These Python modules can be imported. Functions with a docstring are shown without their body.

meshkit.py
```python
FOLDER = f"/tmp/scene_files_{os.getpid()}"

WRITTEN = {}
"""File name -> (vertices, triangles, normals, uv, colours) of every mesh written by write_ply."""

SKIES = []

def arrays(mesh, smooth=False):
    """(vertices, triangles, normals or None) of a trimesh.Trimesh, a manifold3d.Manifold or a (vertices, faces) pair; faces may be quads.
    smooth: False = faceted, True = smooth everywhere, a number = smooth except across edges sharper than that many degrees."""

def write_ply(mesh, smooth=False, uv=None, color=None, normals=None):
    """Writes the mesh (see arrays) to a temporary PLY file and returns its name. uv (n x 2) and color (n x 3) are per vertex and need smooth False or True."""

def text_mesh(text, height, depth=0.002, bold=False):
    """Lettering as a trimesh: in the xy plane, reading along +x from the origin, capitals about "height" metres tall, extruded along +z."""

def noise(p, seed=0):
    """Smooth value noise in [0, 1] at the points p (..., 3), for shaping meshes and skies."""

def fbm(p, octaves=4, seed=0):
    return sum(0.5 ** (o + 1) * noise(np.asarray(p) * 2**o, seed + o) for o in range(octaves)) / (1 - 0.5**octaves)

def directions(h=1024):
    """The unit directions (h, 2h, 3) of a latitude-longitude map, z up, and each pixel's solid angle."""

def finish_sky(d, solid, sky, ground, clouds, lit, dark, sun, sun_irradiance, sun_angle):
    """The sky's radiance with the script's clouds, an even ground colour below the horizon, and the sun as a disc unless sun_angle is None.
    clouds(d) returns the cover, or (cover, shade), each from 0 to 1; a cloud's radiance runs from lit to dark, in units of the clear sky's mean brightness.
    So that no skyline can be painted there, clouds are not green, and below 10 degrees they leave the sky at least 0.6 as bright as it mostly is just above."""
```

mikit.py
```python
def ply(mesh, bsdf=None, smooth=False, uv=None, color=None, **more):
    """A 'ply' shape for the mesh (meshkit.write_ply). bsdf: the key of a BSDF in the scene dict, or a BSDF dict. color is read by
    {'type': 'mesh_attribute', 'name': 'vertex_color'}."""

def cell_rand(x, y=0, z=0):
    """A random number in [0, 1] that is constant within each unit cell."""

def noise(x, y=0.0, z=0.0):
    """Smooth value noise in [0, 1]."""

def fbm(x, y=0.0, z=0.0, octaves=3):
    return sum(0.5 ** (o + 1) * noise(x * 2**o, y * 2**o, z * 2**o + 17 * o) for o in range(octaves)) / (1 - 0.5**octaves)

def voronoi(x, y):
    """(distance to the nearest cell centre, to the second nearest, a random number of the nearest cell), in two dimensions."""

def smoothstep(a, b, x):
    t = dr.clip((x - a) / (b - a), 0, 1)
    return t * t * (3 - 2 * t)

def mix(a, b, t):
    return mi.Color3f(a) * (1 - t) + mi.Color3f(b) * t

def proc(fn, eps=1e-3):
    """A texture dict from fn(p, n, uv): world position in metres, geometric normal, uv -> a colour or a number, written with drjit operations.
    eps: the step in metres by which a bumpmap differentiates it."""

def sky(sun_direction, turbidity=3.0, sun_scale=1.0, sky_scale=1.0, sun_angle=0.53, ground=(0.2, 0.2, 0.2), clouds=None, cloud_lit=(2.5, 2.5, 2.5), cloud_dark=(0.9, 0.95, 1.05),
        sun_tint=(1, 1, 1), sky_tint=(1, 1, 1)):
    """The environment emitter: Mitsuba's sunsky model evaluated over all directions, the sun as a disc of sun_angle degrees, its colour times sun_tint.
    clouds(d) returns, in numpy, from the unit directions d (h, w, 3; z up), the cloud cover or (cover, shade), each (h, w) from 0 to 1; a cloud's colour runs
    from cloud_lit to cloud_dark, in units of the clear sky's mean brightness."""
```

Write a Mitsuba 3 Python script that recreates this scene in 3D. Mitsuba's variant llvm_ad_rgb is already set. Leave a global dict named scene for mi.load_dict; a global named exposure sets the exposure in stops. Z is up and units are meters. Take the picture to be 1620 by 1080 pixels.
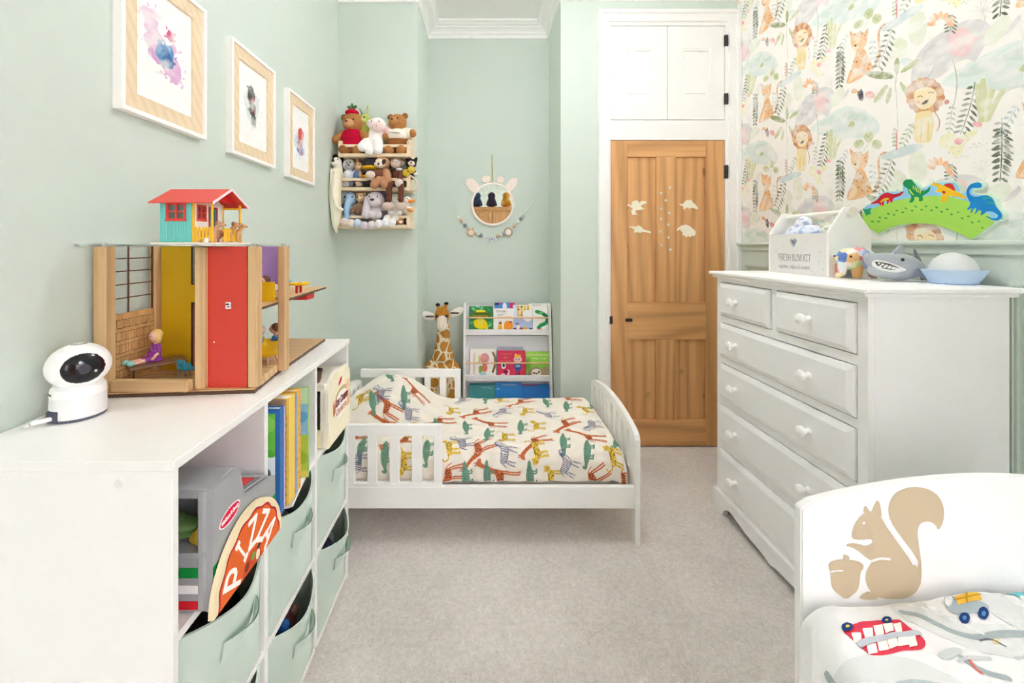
import math, random, numpy as np, trimesh, drjit as dr, mitsuba as mi, mikit, meshkit
import shapely, shapely.affinity as aff
from shapely.geometry import Polygon, LineString, Point, box as sbox
from shapely.ops import unary_union
import manifold3d as m3
from mikit import proc, noise, fbm, smoothstep, mix

scene, labels = {}, {}
T4 = mi.ScalarTransform4f
PI = math.pi
# ------------------------------------------------------------------ camera, sky, exposure
scene['camera'] = {'type': 'perspective', 'fov': 2 * math.degrees(math.atan(810 / 660)), 'fov_axis': 'x', 'near_clip': 0.02, 'far_clip': 100.0,
                   'principal_point_offset_x': 45 / 1620, 'principal_point_offset_y': 152 / 1080,
                   'to_world': T4().look_at(origin=[0, 0, 1.3], target=[0, 1, 1.3], up=[0, 0, 1])}
scene['sky'] = mikit.sky([0.5, -0.4, 0.75], turbidity=4.0, sun_scale=0.0, ground=(0.45, 0.45, 0.43), clouds=lambda d: np.ones(d.shape[:2]), cloud_lit=(2.5, 2.42, 2.56))
exposure = 4.25

# ------------------------------------------------------------------ drawings, in millimetres on their own surface: colour, p = rounded polygon, q = polygon, sN = stroke N mm wide
WALLPAPER = '''d9e4df p -1512,1883 -1458,1908 -1391,1924 -1316,1932 -1266,1931 -1262,1855 -1270,1779 -1340,1793 -1446,1845
cddad4 p -1458,1895 -1376,1911 -1293,1909 -1275,1878 -1340,1871 -1418,1866
d3dfda p -1972,1893 -1935,1916 -1876,1927 -1811,1897 -1759,1844 -1726,1795 -1742,1761 -1802,1761 -1895,1789 -1956,1800
c6d5cf p -1935,1899 -1876,1910 -1811,1885 -1767,1839 -1811,1836 -1876,1864
c9d7d7 p -1742,1667 -1678,1684 -1605,1692 -1550,1675 -1570,1659 -1641,1646 -1702,1647
d8e2de p -1641,2044 -1570,1991 -1570,1969 -1655,2013
dde1d0 p -1546,2101 -1557,2066 -1576,2052 -1598,2065 -1614,2101 -1617,2145 -1605,2181 -1585,2193 -1563,2179 -1548,2144
dadfca p -1617,2071 -1628,2065 -1646,2072 -1666,2088 -1679,2108 -1680,2124 -1669,2130 -1650,2123 -1631,2106 -1618,2087
e2e5d8 p -1620,2050 -1626,2040 -1646,2038 -1673,2045 -1697,2058 -1709,2072 -1702,2083 -1681,2085 -1653,2077 -1630,2064
e0e4d6 p -1501,2021 -1495,1991 -1499,1973 -1509,1973 -1524,1993 -1536,2024 -1542,2054 -1538,2073 -1527,2071 -1513,2051
dfe4d4 p -1913,1967 -1935,1950 -1958,1947 -1972,1959 -1973,1981 -1959,2006 -1936,2022 -1914,2024 -1900,2012 -1899,1990
d6d4d4 p -1605,1908 -1605,1970 -1587,2019 -1544,2052 -1487,2068 -1424,2070 -1381,2051 -1355,2018 -1343,1987 -1316,1979 -1293,1996 -1280,2011 -1274,1993 -1293,1970 -1321,1961 -1345,1970 -1365,1959 -1385,1928 -1397,1911 -1412,1932 -1452,1939 -1500,1902 -1544,1913 -1577,1916
cbc9cb p -1570,2012 -1531,2042 -1475,2051 -1452,2030 -1481,1985 -1525,1957 -1564,1967
e4c9c9 p -1399,1972 -1412,1948 -1435,1944 -1460,1961 -1477,1994 -1479,2030 -1465,2053 -1440,2056 -1416,2037 -1401,2005
e8b9bb p -1387,1986 -1389,1982 -1393,1982 -1398,1984 -1403,1989 -1404,1994 -1403,1998 -1398,1999 -1393,1996 -1389,1991
b5b3b4 s3 -1518,1961 -1531,1932 -1550,1919
dba97a s11 -1763,2048 -1742,2066 -1730,2099 -1738,2158 -1734,2195 -1714,2206 -1694,2198
e2b584 p -1838,2162 -1802,2153 -1789,2119 -1766,2068 -1763,2045 -1793,2032 -1848,2025 -1893,2029 -1884,2061 -1862,2102 -1848,2129
e8c193 p -1868,2210 -1870,2236 -1852,2241 -1825,2233 -1798,2218 -1783,2196 -1788,2168 -1809,2151 -1843,2156 -1864,2187
dba97a q -1869,2231 -1875,2263 -1851,2237
dba97a q -1802,2220 -1782,2231 -1783,2196
f3dcc0 p -1826,2167 -1829,2162 -1838,2161 -1848,2166 -1856,2174 -1860,2183 -1856,2188 -1848,2188 -1838,2183 -1829,2175
efd3b0 p -1862,2073 -1843,2094 -1834,2057 -1857,2037 -1884,2031
d9a07a p -1786,2182 -1788,2179 -1792,2179 -1798,2181 -1802,2186 -1804,2190 -1802,2193 -1798,2194 -1792,2191 -1788,2186
4b4038 p -1838,2180 -1839,2178 -1843,2178 -1847,2179 -1850,2183 -1851,2186 -1850,2189 -1847,2189 -1843,2187 -1839,2184
6b4d38 p -1830,2129 -1833,2127 -1837,2130 -1837,2135 -1833,2134
6b4d38 p -1816,2135 -1819,2133 -1823,2136 -1823,2141 -1819,2140
6b4d38 p -1803,2117 -1805,2115 -1809,2118 -1809,2122 -1805,2122
6b4d38 p -1794,2097 -1797,2095 -1801,2098 -1801,2102 -1797,2102
6b4d38 p -1785,2077 -1788,2075 -1792,2078 -1792,2082 -1788,2082
6b4d38 p -1774,2068 -1777,2066 -1780,2069 -1780,2073 -1777,2073
6b4d38 p -1807,2099 -1810,2096 -1814,2100 -1814,2104 -1810,2103
6b4d38 p -1835,2107 -1837,2104 -1841,2107 -1841,2112 -1837,2111
6b4d38 p -1799,2075 -1801,2072 -1805,2075 -1805,2080 -1801,2079
6b4d38 p -1781,2055 -1783,2053 -1787,2056 -1787,2060 -1783,2060
6b4d38 p -1853,2098 -1856,2096 -1860,2099 -1860,2103 -1856,2103
6b4d38 p -1799,2046 -1801,2044 -1805,2047 -1805,2051 -1801,2051
6b4d38 p -1825,2078 -1828,2076 -1832,2079 -1832,2083 -1828,2083
6b4d38 p -1807,2061 -1810,2058 -1814,2061 -1814,2066 -1810,2065
6b4d38 p -1848,2113 -1851,2110 -1855,2114 -1855,2118 -1851,2118
6b4d38 p -1863,2077 -1865,2075 -1869,2078 -1869,2082 -1865,2082
6b4d38 p -1844,2231 -1846,2229 -1851,2232 -1851,2236 -1846,2236
6b4d38 p -1825,2226 -1828,2223 -1832,2227 -1832,2231 -1828,2230
6b4d38 p -1807,2216 -1810,2214 -1814,2218 -1814,2222 -1810,2221
6b4d38 p -1794,2202 -1797,2199 -1801,2203 -1801,2207 -1797,2206
6b4d38 p -1835,2218 -1837,2216 -1841,2219 -1841,2223 -1837,2223
6b4d38 p -1816,2229 -1819,2227 -1823,2230 -1823,2235 -1819,2234
6b4d38 p -1726,2121 -1729,2119 -1732,2122 -1732,2126 -1729,2126
6b4d38 p -1729,2150 -1731,2147 -1735,2150 -1735,2154 -1731,2154
6b4d38 p -1732,2178 -1734,2176 -1738,2179 -1738,2183 -1734,2183
6b4d38 p -1722,2197 -1725,2194 -1728,2198 -1728,2202 -1725,2201
6b4d38 p -1706,2202 -1709,2200 -1712,2203 -1712,2207 -1709,2206
6b4d38 p -1739,2072 -1741,2070 -1745,2073 -1745,2077 -1741,2077
c9c9be s3 -1667,1951 -1661,1889 -1657,1813 -1655,1753
9aa478 p -1669,1974 -1681,1970 -1712,1980 -1751,1999 -1784,2022 -1796,2038 -1781,2041 -1748,2030 -1709,2010 -1679,1989
a5ae82 p -1647,2007 -1650,1989 -1658,1980 -1665,1984 -1671,1999 -1672,2020 -1668,2038 -1661,2047 -1653,2043 -1648,2027
b4bc8e p -1572,2002 -1576,1994 -1592,1985 -1614,1978 -1635,1976 -1646,1980 -1642,1988 -1625,1998 -1602,2005 -1582,2007
b7bf93 p -1622,1913 -1613,1892 -1611,1878 -1615,1877 -1626,1888 -1638,1908 -1647,1930 -1649,1944 -1644,1945 -1634,1933
bac29a p -1716,1917 -1736,1903 -1753,1898 -1759,1905 -1752,1920 -1735,1938 -1715,1951 -1700,1955 -1694,1949 -1700,1934
c0c7a0 p -1683,1900 -1690,1883 -1698,1875 -1703,1878 -1705,1892 -1701,1911 -1694,1928 -1687,1937 -1681,1933 -1680,1919
6f7a55 s2 -1785,2027 -1678,1981
7c8660 s2 -1772,2022 -1763,2029
7c8660 s2 -1772,2022 -1763,2007
7c8660 s2 -1755,2015 -1746,2022
7c8660 s2 -1755,2015 -1746,2000
7c8660 s2 -1738,2008 -1730,2016
7c8660 s2 -1738,2008 -1730,1994
7c8660 s2 -1722,2001 -1714,2009
7c8660 s2 -1722,2001 -1714,1987
7c8660 s2 -1706,1995 -1698,2002
7c8660 s2 -1706,1995 -1698,1981
7c8660 s2 -1690,1988 -1682,1996
7c8660 s2 -1690,1988 -1682,1975
7c8660 s2 -1663,1949 -1658,2043
c79a7c s4 -1523,1792 -1507,1760 -1502,1738 -1511,1715
c77a70 p -1472,1810 -1473,1804 -1476,1801 -1482,1800 -1487,1803 -1490,1809 -1490,1814 -1487,1818 -1481,1818 -1476,1815
c58f62 p -1485,1825 -1490,1817 -1499,1815 -1511,1821 -1520,1831 -1522,1842 -1518,1850 -1508,1852 -1496,1846 -1488,1836
d2a274 p -1493,1802 -1500,1798 -1511,1801 -1521,1810 -1527,1822 -1526,1833 -1518,1837 -1507,1834 -1497,1824 -1492,1812
b97f57 p -1509,1787 -1519,1787 -1529,1794 -1537,1806 -1538,1819 -1533,1827 -1524,1827 -1513,1819 -1506,1807 -1504,1795
d9b084 p -1533,1782 -1543,1786 -1551,1796 -1555,1810 -1552,1821 -1544,1825 -1534,1821 -1525,1810 -1522,1796 -1525,1786
c58f62 p -1560,1787 -1570,1795 -1575,1808 -1573,1821 -1566,1828 -1556,1828 -1547,1820 -1542,1807 -1543,1795 -1550,1787
d2a274 p -1587,1804 -1594,1815 -1595,1828 -1589,1838 -1579,1840 -1568,1835 -1561,1825 -1561,1812 -1567,1803 -1577,1800
b97f57 p -1610,1830 -1614,1842 -1609,1852 -1599,1857 -1587,1855 -1578,1846 -1575,1834 -1579,1824 -1588,1819 -1600,1821
d9b084 p -1624,1860 -1623,1871 -1615,1878 -1602,1877 -1591,1870 -1584,1858 -1585,1848 -1593,1841 -1605,1841 -1617,1849
c58f62 p -1627,1890 -1622,1898 -1611,1900 -1598,1893 -1588,1882 -1585,1870 -1590,1862 -1601,1861 -1614,1867 -1624,1878
d2a274 p -1618,1914 -1610,1919 -1597,1915 -1586,1904 -1580,1891 -1581,1880 -1590,1876 -1602,1880 -1613,1890 -1620,1904
b97f57 p -1599,1929 -1589,1929 -1578,1920 -1570,1907 -1568,1894 -1573,1886 -1583,1887 -1595,1895 -1603,1908 -1605,1922
d9b084 p -1574,1932 -1563,1927 -1555,1916 -1551,1902 -1554,1891 -1562,1887 -1573,1892 -1582,1904 -1585,1918 -1582,1929
c58f62 p -1546,1924 -1537,1915 -1532,1902 -1533,1890 -1540,1883 -1550,1884 -1559,1892 -1564,1905 -1563,1918 -1556,1925
d2a274 p -1520,1906 -1514,1895 -1513,1883 -1519,1874 -1528,1871 -1538,1876 -1545,1887 -1545,1899 -1540,1909 -1530,1911
b97f57 p -1500,1880 -1497,1869 -1500,1859 -1509,1855 -1520,1857 -1529,1866 -1532,1877 -1528,1887 -1519,1892 -1508,1889
d9b084 p -1488,1852 -1489,1842 -1496,1836 -1507,1836 -1517,1843 -1523,1854 -1523,1864 -1515,1870 -1504,1870 -1494,1863
e9d9a8 p -1585,1805 -1550,1801 -1530,1793 -1521,1750 -1527,1711 -1532,1677 -1567,1683 -1592,1696 -1596,1744 -1591,1778
d9c98f p -1570,1772 -1562,1770 -1564,1686 -1572,1686
d9c98f p -1544,1764 -1539,1762 -1540,1680 -1546,1680
efdcb4 p -1596,1866 -1587,1891 -1550,1890 -1518,1869 -1511,1835 -1525,1810 -1557,1803 -1584,1826
5a4338 p -1567,1833 -1550,1839 -1539,1840 -1545,1827 -1560,1824
a57c5a s3 -1580,1860 -1570,1864 -1562,1855
a57c5a s3 -1541,1863 -1531,1863 -1523,1856
e3b79a p -1569,1838 -1571,1836 -1575,1835 -1580,1837 -1584,1840 -1585,1844 -1584,1847 -1580,1848 -1575,1846 -1571,1842
5f6b52 s3 -1438,1684 -1423,1723 -1411,1762 -1402,1803 -1396,1845
5f6b52 p -1434,1693 -1447,1700 -1464,1695 -1451,1688
5f6b52 p -1434,1693 -1422,1685 -1412,1664 -1425,1672
5f6b52 p -1428,1710 -1442,1717 -1461,1712 -1446,1705
5f6b52 p -1428,1710 -1414,1700 -1404,1678 -1417,1688
5f6b52 p -1422,1726 -1437,1734 -1456,1729 -1441,1722
5f6b52 p -1422,1726 -1408,1715 -1397,1693 -1411,1704
5f6b52 p -1416,1743 -1432,1751 -1452,1746 -1435,1739
5f6b52 p -1416,1743 -1402,1732 -1391,1708 -1405,1720
5f6b52 p -1412,1760 -1427,1768 -1447,1764 -1430,1756
5f6b52 p -1412,1760 -1397,1749 -1386,1725 -1400,1737
5f6b52 p -1407,1778 -1422,1786 -1441,1782 -1426,1774
5f6b52 p -1407,1778 -1393,1766 -1383,1744 -1396,1755
5f6b52 p -1404,1795 -1418,1803 -1435,1799 -1421,1792
5f6b52 p -1404,1795 -1391,1785 -1381,1763 -1394,1773
5f6b52 p -1400,1813 -1413,1821 -1429,1817 -1416,1809
5f6b52 p -1400,1813 -1388,1804 -1379,1783 -1391,1792
5f6b52 p -1398,1831 -1409,1839 -1423,1835 -1412,1827
5f6b52 p -1398,1831 -1387,1824 -1379,1804 -1390,1812
66705a s2 -1925,2064 -1923,2104 -1921,2145 -1922,2186 -1923,2228
66705a p -1925,2074 -1938,2080 -1952,2074 -1938,2067
66705a p -1925,2074 -1911,2069 -1898,2051 -1911,2056
66705a p -1923,2094 -1938,2100 -1954,2094 -1939,2087
66705a p -1923,2094 -1908,2087 -1894,2068 -1908,2075
66705a p -1922,2113 -1938,2120 -1955,2114 -1938,2107
66705a p -1922,2113 -1906,2106 -1891,2086 -1906,2093
66705a p -1921,2133 -1938,2140 -1955,2134 -1938,2127
66705a p -1921,2133 -1905,2125 -1889,2105 -1905,2113
66705a p -1921,2153 -1937,2160 -1954,2154 -1937,2147
66705a p -1921,2153 -1905,2146 -1890,2125 -1905,2133
66705a p -1921,2173 -1937,2180 -1952,2175 -1937,2167
66705a p -1921,2173 -1906,2166 -1891,2147 -1906,2154
66705a p -1922,2194 -1936,2201 -1950,2195 -1936,2188
66705a p -1922,2194 -1908,2188 -1895,2169 -1908,2175
66705a p -1923,2214 -1935,2221 -1947,2216 -1935,2209
66705a p -1923,2214 -1911,2210 -1899,2192 -1911,2197
66725a s2 -1740,2038 -1721,2072 -1703,2107 -1689,2143 -1677,2180
66725a p -1736,2046 -1749,2057 -1769,2056 -1754,2046
66725a p -1736,2046 -1722,2036 -1713,2015 -1727,2025
66725a p -1726,2063 -1741,2074 -1762,2075 -1746,2063
66725a p -1726,2063 -1711,2051 -1702,2028 -1716,2040
66725a p -1717,2080 -1733,2091 -1755,2092 -1738,2080
66725a p -1717,2080 -1701,2066 -1691,2043 -1706,2056
66725a p -1708,2097 -1725,2109 -1747,2110 -1730,2098
66725a p -1708,2097 -1693,2083 -1682,2059 -1697,2072
66725a p -1700,2114 -1716,2126 -1738,2128 -1721,2115
66725a p -1700,2114 -1685,2101 -1675,2077 -1690,2090
66725a p -1693,2132 -1708,2144 -1728,2145 -1713,2133
66725a p -1693,2132 -1679,2119 -1669,2096 -1684,2109
66725a p -1687,2150 -1700,2161 -1718,2162 -1705,2151
66725a p -1687,2150 -1674,2139 -1665,2118 -1678,2128
66725a p -1681,2168 -1692,2179 -1708,2179 -1696,2169
66725a p -1681,2168 -1669,2159 -1662,2140 -1673,2149
5f6a55 s3 -1328,1505 -1325,1547 -1324,1589 -1324,1632 -1325,1674
5f6a55 p -1328,1515 -1339,1518 -1351,1506 -1339,1503
5f6a55 p -1328,1515 -1316,1513 -1305,1497 -1316,1499
5f6a55 p -1326,1536 -1339,1538 -1352,1525 -1339,1524
5f6a55 p -1326,1536 -1314,1533 -1301,1515 -1314,1519
5f6a55 p -1325,1557 -1339,1558 -1353,1546 -1339,1544
5f6a55 p -1325,1557 -1312,1552 -1299,1534 -1312,1538
5f6a55 p -1324,1577 -1338,1579 -1352,1567 -1338,1565
5f6a55 p -1324,1577 -1310,1573 -1297,1554 -1311,1559
5f6a55 p -1324,1598 -1337,1600 -1352,1588 -1338,1586
5f6a55 p -1324,1598 -1310,1593 -1297,1575 -1311,1579
5f6a55 p -1324,1619 -1337,1621 -1350,1610 -1337,1607
5f6a55 p -1324,1619 -1311,1615 -1299,1596 -1311,1601
5f6a55 p -1324,1640 -1336,1643 -1348,1632 -1336,1629
5f6a55 p -1324,1640 -1312,1636 -1301,1619 -1313,1622
5f6a55 p -1324,1661 -1335,1665 -1345,1654 -1335,1650
5f6a55 p -1324,1661 -1314,1658 -1305,1642 -1315,1644
98a692 s2 -1472,1710 -1470,1730 -1467,1751 -1465,1772 -1462,1792
98a692 p -1472,1715 -1479,1717 -1488,1713 -1480,1710
98a692 p -1472,1715 -1465,1711 -1458,1700 -1466,1704
98a692 p -1470,1732 -1478,1735 -1488,1731 -1479,1728
98a692 p -1470,1732 -1461,1728 -1454,1716 -1462,1720
98a692 p -1468,1750 -1476,1753 -1486,1749 -1477,1746
98a692 p -1468,1750 -1459,1745 -1451,1733 -1460,1738
98a692 p -1465,1768 -1473,1771 -1483,1767 -1474,1763
98a692 p -1465,1768 -1458,1764 -1451,1752 -1458,1756
98a692 p -1463,1786 -1470,1789 -1477,1785 -1471,1781
98a692 p -1463,1786 -1457,1783 -1451,1773 -1458,1775
b9c5c4 s1 -1759,2085 -1760,2106 -1761,2128 -1762,2149 -1763,2170
b9c5c4 p -1759,2090 -1769,2096 -1778,2089 -1768,2084
b9c5c4 p -1759,2090 -1750,2088 -1739,2073 -1749,2076
b9c5c4 p -1760,2115 -1772,2120 -1783,2113 -1771,2108
b9c5c4 p -1760,2115 -1749,2110 -1737,2094 -1748,2098
b9c5c4 p -1761,2139 -1773,2145 -1783,2138 -1772,2132
b9c5c4 p -1761,2139 -1751,2135 -1739,2119 -1750,2123
b9c5c4 p -1763,2163 -1771,2169 -1780,2163 -1771,2157
b9c5c4 p -1763,2163 -1754,2162 -1745,2148 -1754,2149
a8b79b s2 -1637,1696 -1627,1714 -1617,1732 -1607,1749 -1598,1766
a8b79b p -1635,1701 -1642,1708 -1655,1706 -1648,1698
a8b79b p -1635,1701 -1626,1696 -1622,1681 -1631,1686
a8b79b p -1626,1716 -1635,1724 -1650,1722 -1641,1714
a8b79b p -1626,1716 -1616,1710 -1612,1694 -1622,1700
a8b79b p -1617,1731 -1627,1739 -1642,1737 -1632,1729
a8b79b p -1617,1731 -1608,1724 -1603,1708 -1613,1714
a8b79b p -1609,1746 -1617,1754 -1631,1752 -1623,1744
a8b79b p -1609,1746 -1600,1740 -1596,1725 -1605,1730
a8b79b p -1601,1760 -1607,1768 -1618,1765 -1612,1758
a8b79b p -1601,1760 -1593,1757 -1590,1743 -1598,1747
93a07c s2 -1669,1697 -1669,1715 -1669,1734 -1669,1753 -1669,1772
93a07c p -1669,1701 -1675,1704 -1680,1698 -1675,1695
93a07c p -1669,1701 -1664,1702 -1658,1693 -1664,1693
93a07c p -1669,1717 -1676,1720 -1682,1714 -1676,1711
93a07c p -1669,1717 -1663,1717 -1656,1708 -1663,1708
93a07c p -1669,1733 -1676,1736 -1682,1730 -1676,1727
93a07c p -1669,1733 -1662,1733 -1656,1724 -1662,1724
93a07c p -1669,1750 -1675,1753 -1681,1747 -1675,1744
93a07c p -1669,1750 -1663,1749 -1657,1740 -1663,1740
93a07c p -1669,1766 -1674,1769 -1679,1764 -1674,1760
93a07c p -1669,1766 -1664,1766 -1659,1758 -1664,1757
bcc8cc s2 -1321,1661 -1312,1680 -1302,1697 -1293,1715 -1284,1732
bcc8cc p -1319,1666 -1325,1673 -1336,1672 -1330,1664
bcc8cc p -1319,1666 -1312,1661 -1310,1646 -1317,1651
bcc8cc p -1311,1681 -1318,1689 -1330,1688 -1323,1680
bcc8cc p -1311,1681 -1303,1675 -1300,1659 -1308,1665
bcc8cc p -1303,1697 -1310,1705 -1322,1704 -1315,1696
bcc8cc p -1303,1697 -1295,1689 -1292,1673 -1300,1680
bcc8cc p -1295,1712 -1301,1720 -1313,1719 -1306,1711
bcc8cc p -1295,1712 -1288,1705 -1285,1690 -1292,1696
bcc8cc p -1287,1727 -1292,1734 -1301,1732 -1296,1725
bcc8cc p -1287,1727 -1281,1722 -1279,1709 -1285,1713
707a62 s2 -1470,2055 -1468,2069 -1467,2083 -1465,2097 -1464,2111
707a62 p -1469,2058 -1480,2064 -1491,2061 -1481,2055
707a62 p -1469,2058 -1459,2051 -1450,2034 -1460,2042
707a62 p -1468,2071 -1480,2077 -1494,2073 -1481,2067
707a62 p -1468,2071 -1456,2061 -1446,2043 -1457,2052
707a62 p -1467,2083 -1479,2089 -1493,2086 -1480,2079
707a62 p -1467,2083 -1455,2073 -1444,2054 -1456,2063
707a62 p -1465,2095 -1477,2101 -1490,2098 -1478,2092
707a62 p -1465,2095 -1454,2086 -1444,2068 -1455,2077
707a62 p -1464,2107 -1473,2113 -1484,2109 -1474,2103
707a62 p -1464,2107 -1455,2100 -1447,2085 -1456,2091
d18a8a s6 -1661,1755 -1659,1720 -1661,1680
ccd0a4 s15 -1376,1713 -1385,1766 -1389,1830
ccd0a4 s15 -1368,1711 -1353,1779 -1328,1872
ccd0a4 s15 -1360,1709 -1340,1757 -1316,1796
ccd0a4 s15 -1381,1709 -1368,1760 -1373,1842
d9dcba s10 -1365,1710 -1365,1772 -1343,1830
a9b29a s3 -1462,1950 -1452,1906 -1447,1852 -1458,1791
e9e6c4 p -1512,1659 -1500,1697 -1470,1702 -1446,1670 -1413,1687 -1386,1685 -1391,1668 -1424,1651 -1435,1602 -1458,1601 -1470,1636
9fae7a p -1478,1652 -1481,1650 -1484,1653 -1481,1655
9fae7a p -1460,1641 -1463,1640 -1465,1643 -1463,1644
9fae7a p -1425,1687 -1428,1685 -1431,1688 -1428,1690
9fae7a p -1475,1683 -1478,1681 -1481,1684 -1478,1686
9fae7a p -1379,1635 -1381,1634 -1384,1637 -1381,1638
9fae7a p -1399,1639 -1401,1638 -1404,1641 -1401,1642
9fae7a p -1424,1678 -1426,1676 -1429,1679 -1426,1681
9fae7a p -1424,1607 -1427,1605 -1430,1608 -1427,1610
9fae7a p -1439,1623 -1442,1621 -1445,1624 -1442,1626
9fae7a p -1420,1685 -1422,1684 -1425,1687 -1422,1688
9fae7a p -1408,1631 -1411,1629 -1414,1632 -1411,1633
9fae7a p -1469,1702 -1472,1701 -1475,1704 -1472,1705
9fae7a p -1395,1639 -1398,1637 -1400,1640 -1398,1642
9fae7a p -1413,1603 -1416,1602 -1419,1605 -1416,1606
9fae7a p -1456,1621 -1459,1619 -1462,1622 -1459,1623
9fae7a p -1449,1605 -1452,1604 -1455,1607 -1452,1608
9fae7a p -1492,1689 -1495,1688 -1498,1691 -1495,1692
9fae7a p -1383,1639 -1385,1638 -1388,1641 -1385,1642
9fae7a p -1425,1663 -1428,1662 -1431,1665 -1428,1666
9fae7a p -1441,1659 -1444,1657 -1447,1660 -1444,1662
9fae7a p -1462,1644 -1465,1642 -1468,1645 -1465,1647
9fae7a p -1431,1605 -1434,1603 -1436,1606 -1434,1608
9fae7a p -1418,1600 -1421,1598 -1424,1601 -1421,1602
9fae7a p -1420,1675 -1422,1674 -1425,1677 -1422,1678
9fae7a p -1390,1628 -1393,1627 -1395,1630 -1393,1631
9fae7a p -1414,1669 -1417,1668 -1420,1671 -1417,1672
9fae7a p -1399,1630 -1402,1629 -1404,1631 -1402,1633
9fae7a p -1471,1699 -1474,1698 -1477,1701 -1474,1703
9fae7a p -1454,1686 -1457,1684 -1460,1687 -1457,1689
9fae7a p -1470,1627 -1473,1625 -1476,1628 -1473,1630
9fae7a p -1427,1689 -1430,1688 -1432,1691 -1430,1692
9fae7a p -1413,1657 -1416,1656 -1419,1659 -1416,1660
c9d3d6 p -1369,1658 -1372,1655 -1375,1655 -1373,1658
c9d3d6 p -1324,1650 -1327,1647 -1330,1647 -1328,1650
c9d3d6 p -1387,1634 -1390,1631 -1394,1631 -1391,1634
c9d3d6 p -1323,1639 -1325,1636 -1329,1636 -1326,1640
c9d3d6 p -1413,1599 -1416,1596 -1420,1596 -1417,1599
c9d3d6 p -1369,1582 -1371,1579 -1375,1579 -1372,1582
c9d3d6 p -1281,1611 -1284,1608 -1287,1608 -1285,1611
c9d3d6 p -1346,1614 -1348,1611 -1352,1611 -1349,1615
c9d3d6 p -1318,1601 -1320,1598 -1324,1599 -1321,1602
c9d3d6 p -1330,1602 -1333,1599 -1336,1599 -1334,1603
c9d3d6 p -1275,1599 -1277,1596 -1281,1596 -1279,1599
c9d3d6 p -1350,1598 -1352,1595 -1356,1595 -1354,1599
c9d3d6 p -1381,1641 -1383,1638 -1387,1639 -1385,1642
c9d3d6 p -1270,1597 -1272,1594 -1276,1594 -1274,1597
c9d3d6 p -1332,1654 -1334,1651 -1338,1651 -1336,1654
c9d3d6 p -1353,1611 -1355,1608 -1359,1608 -1356,1611
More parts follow.
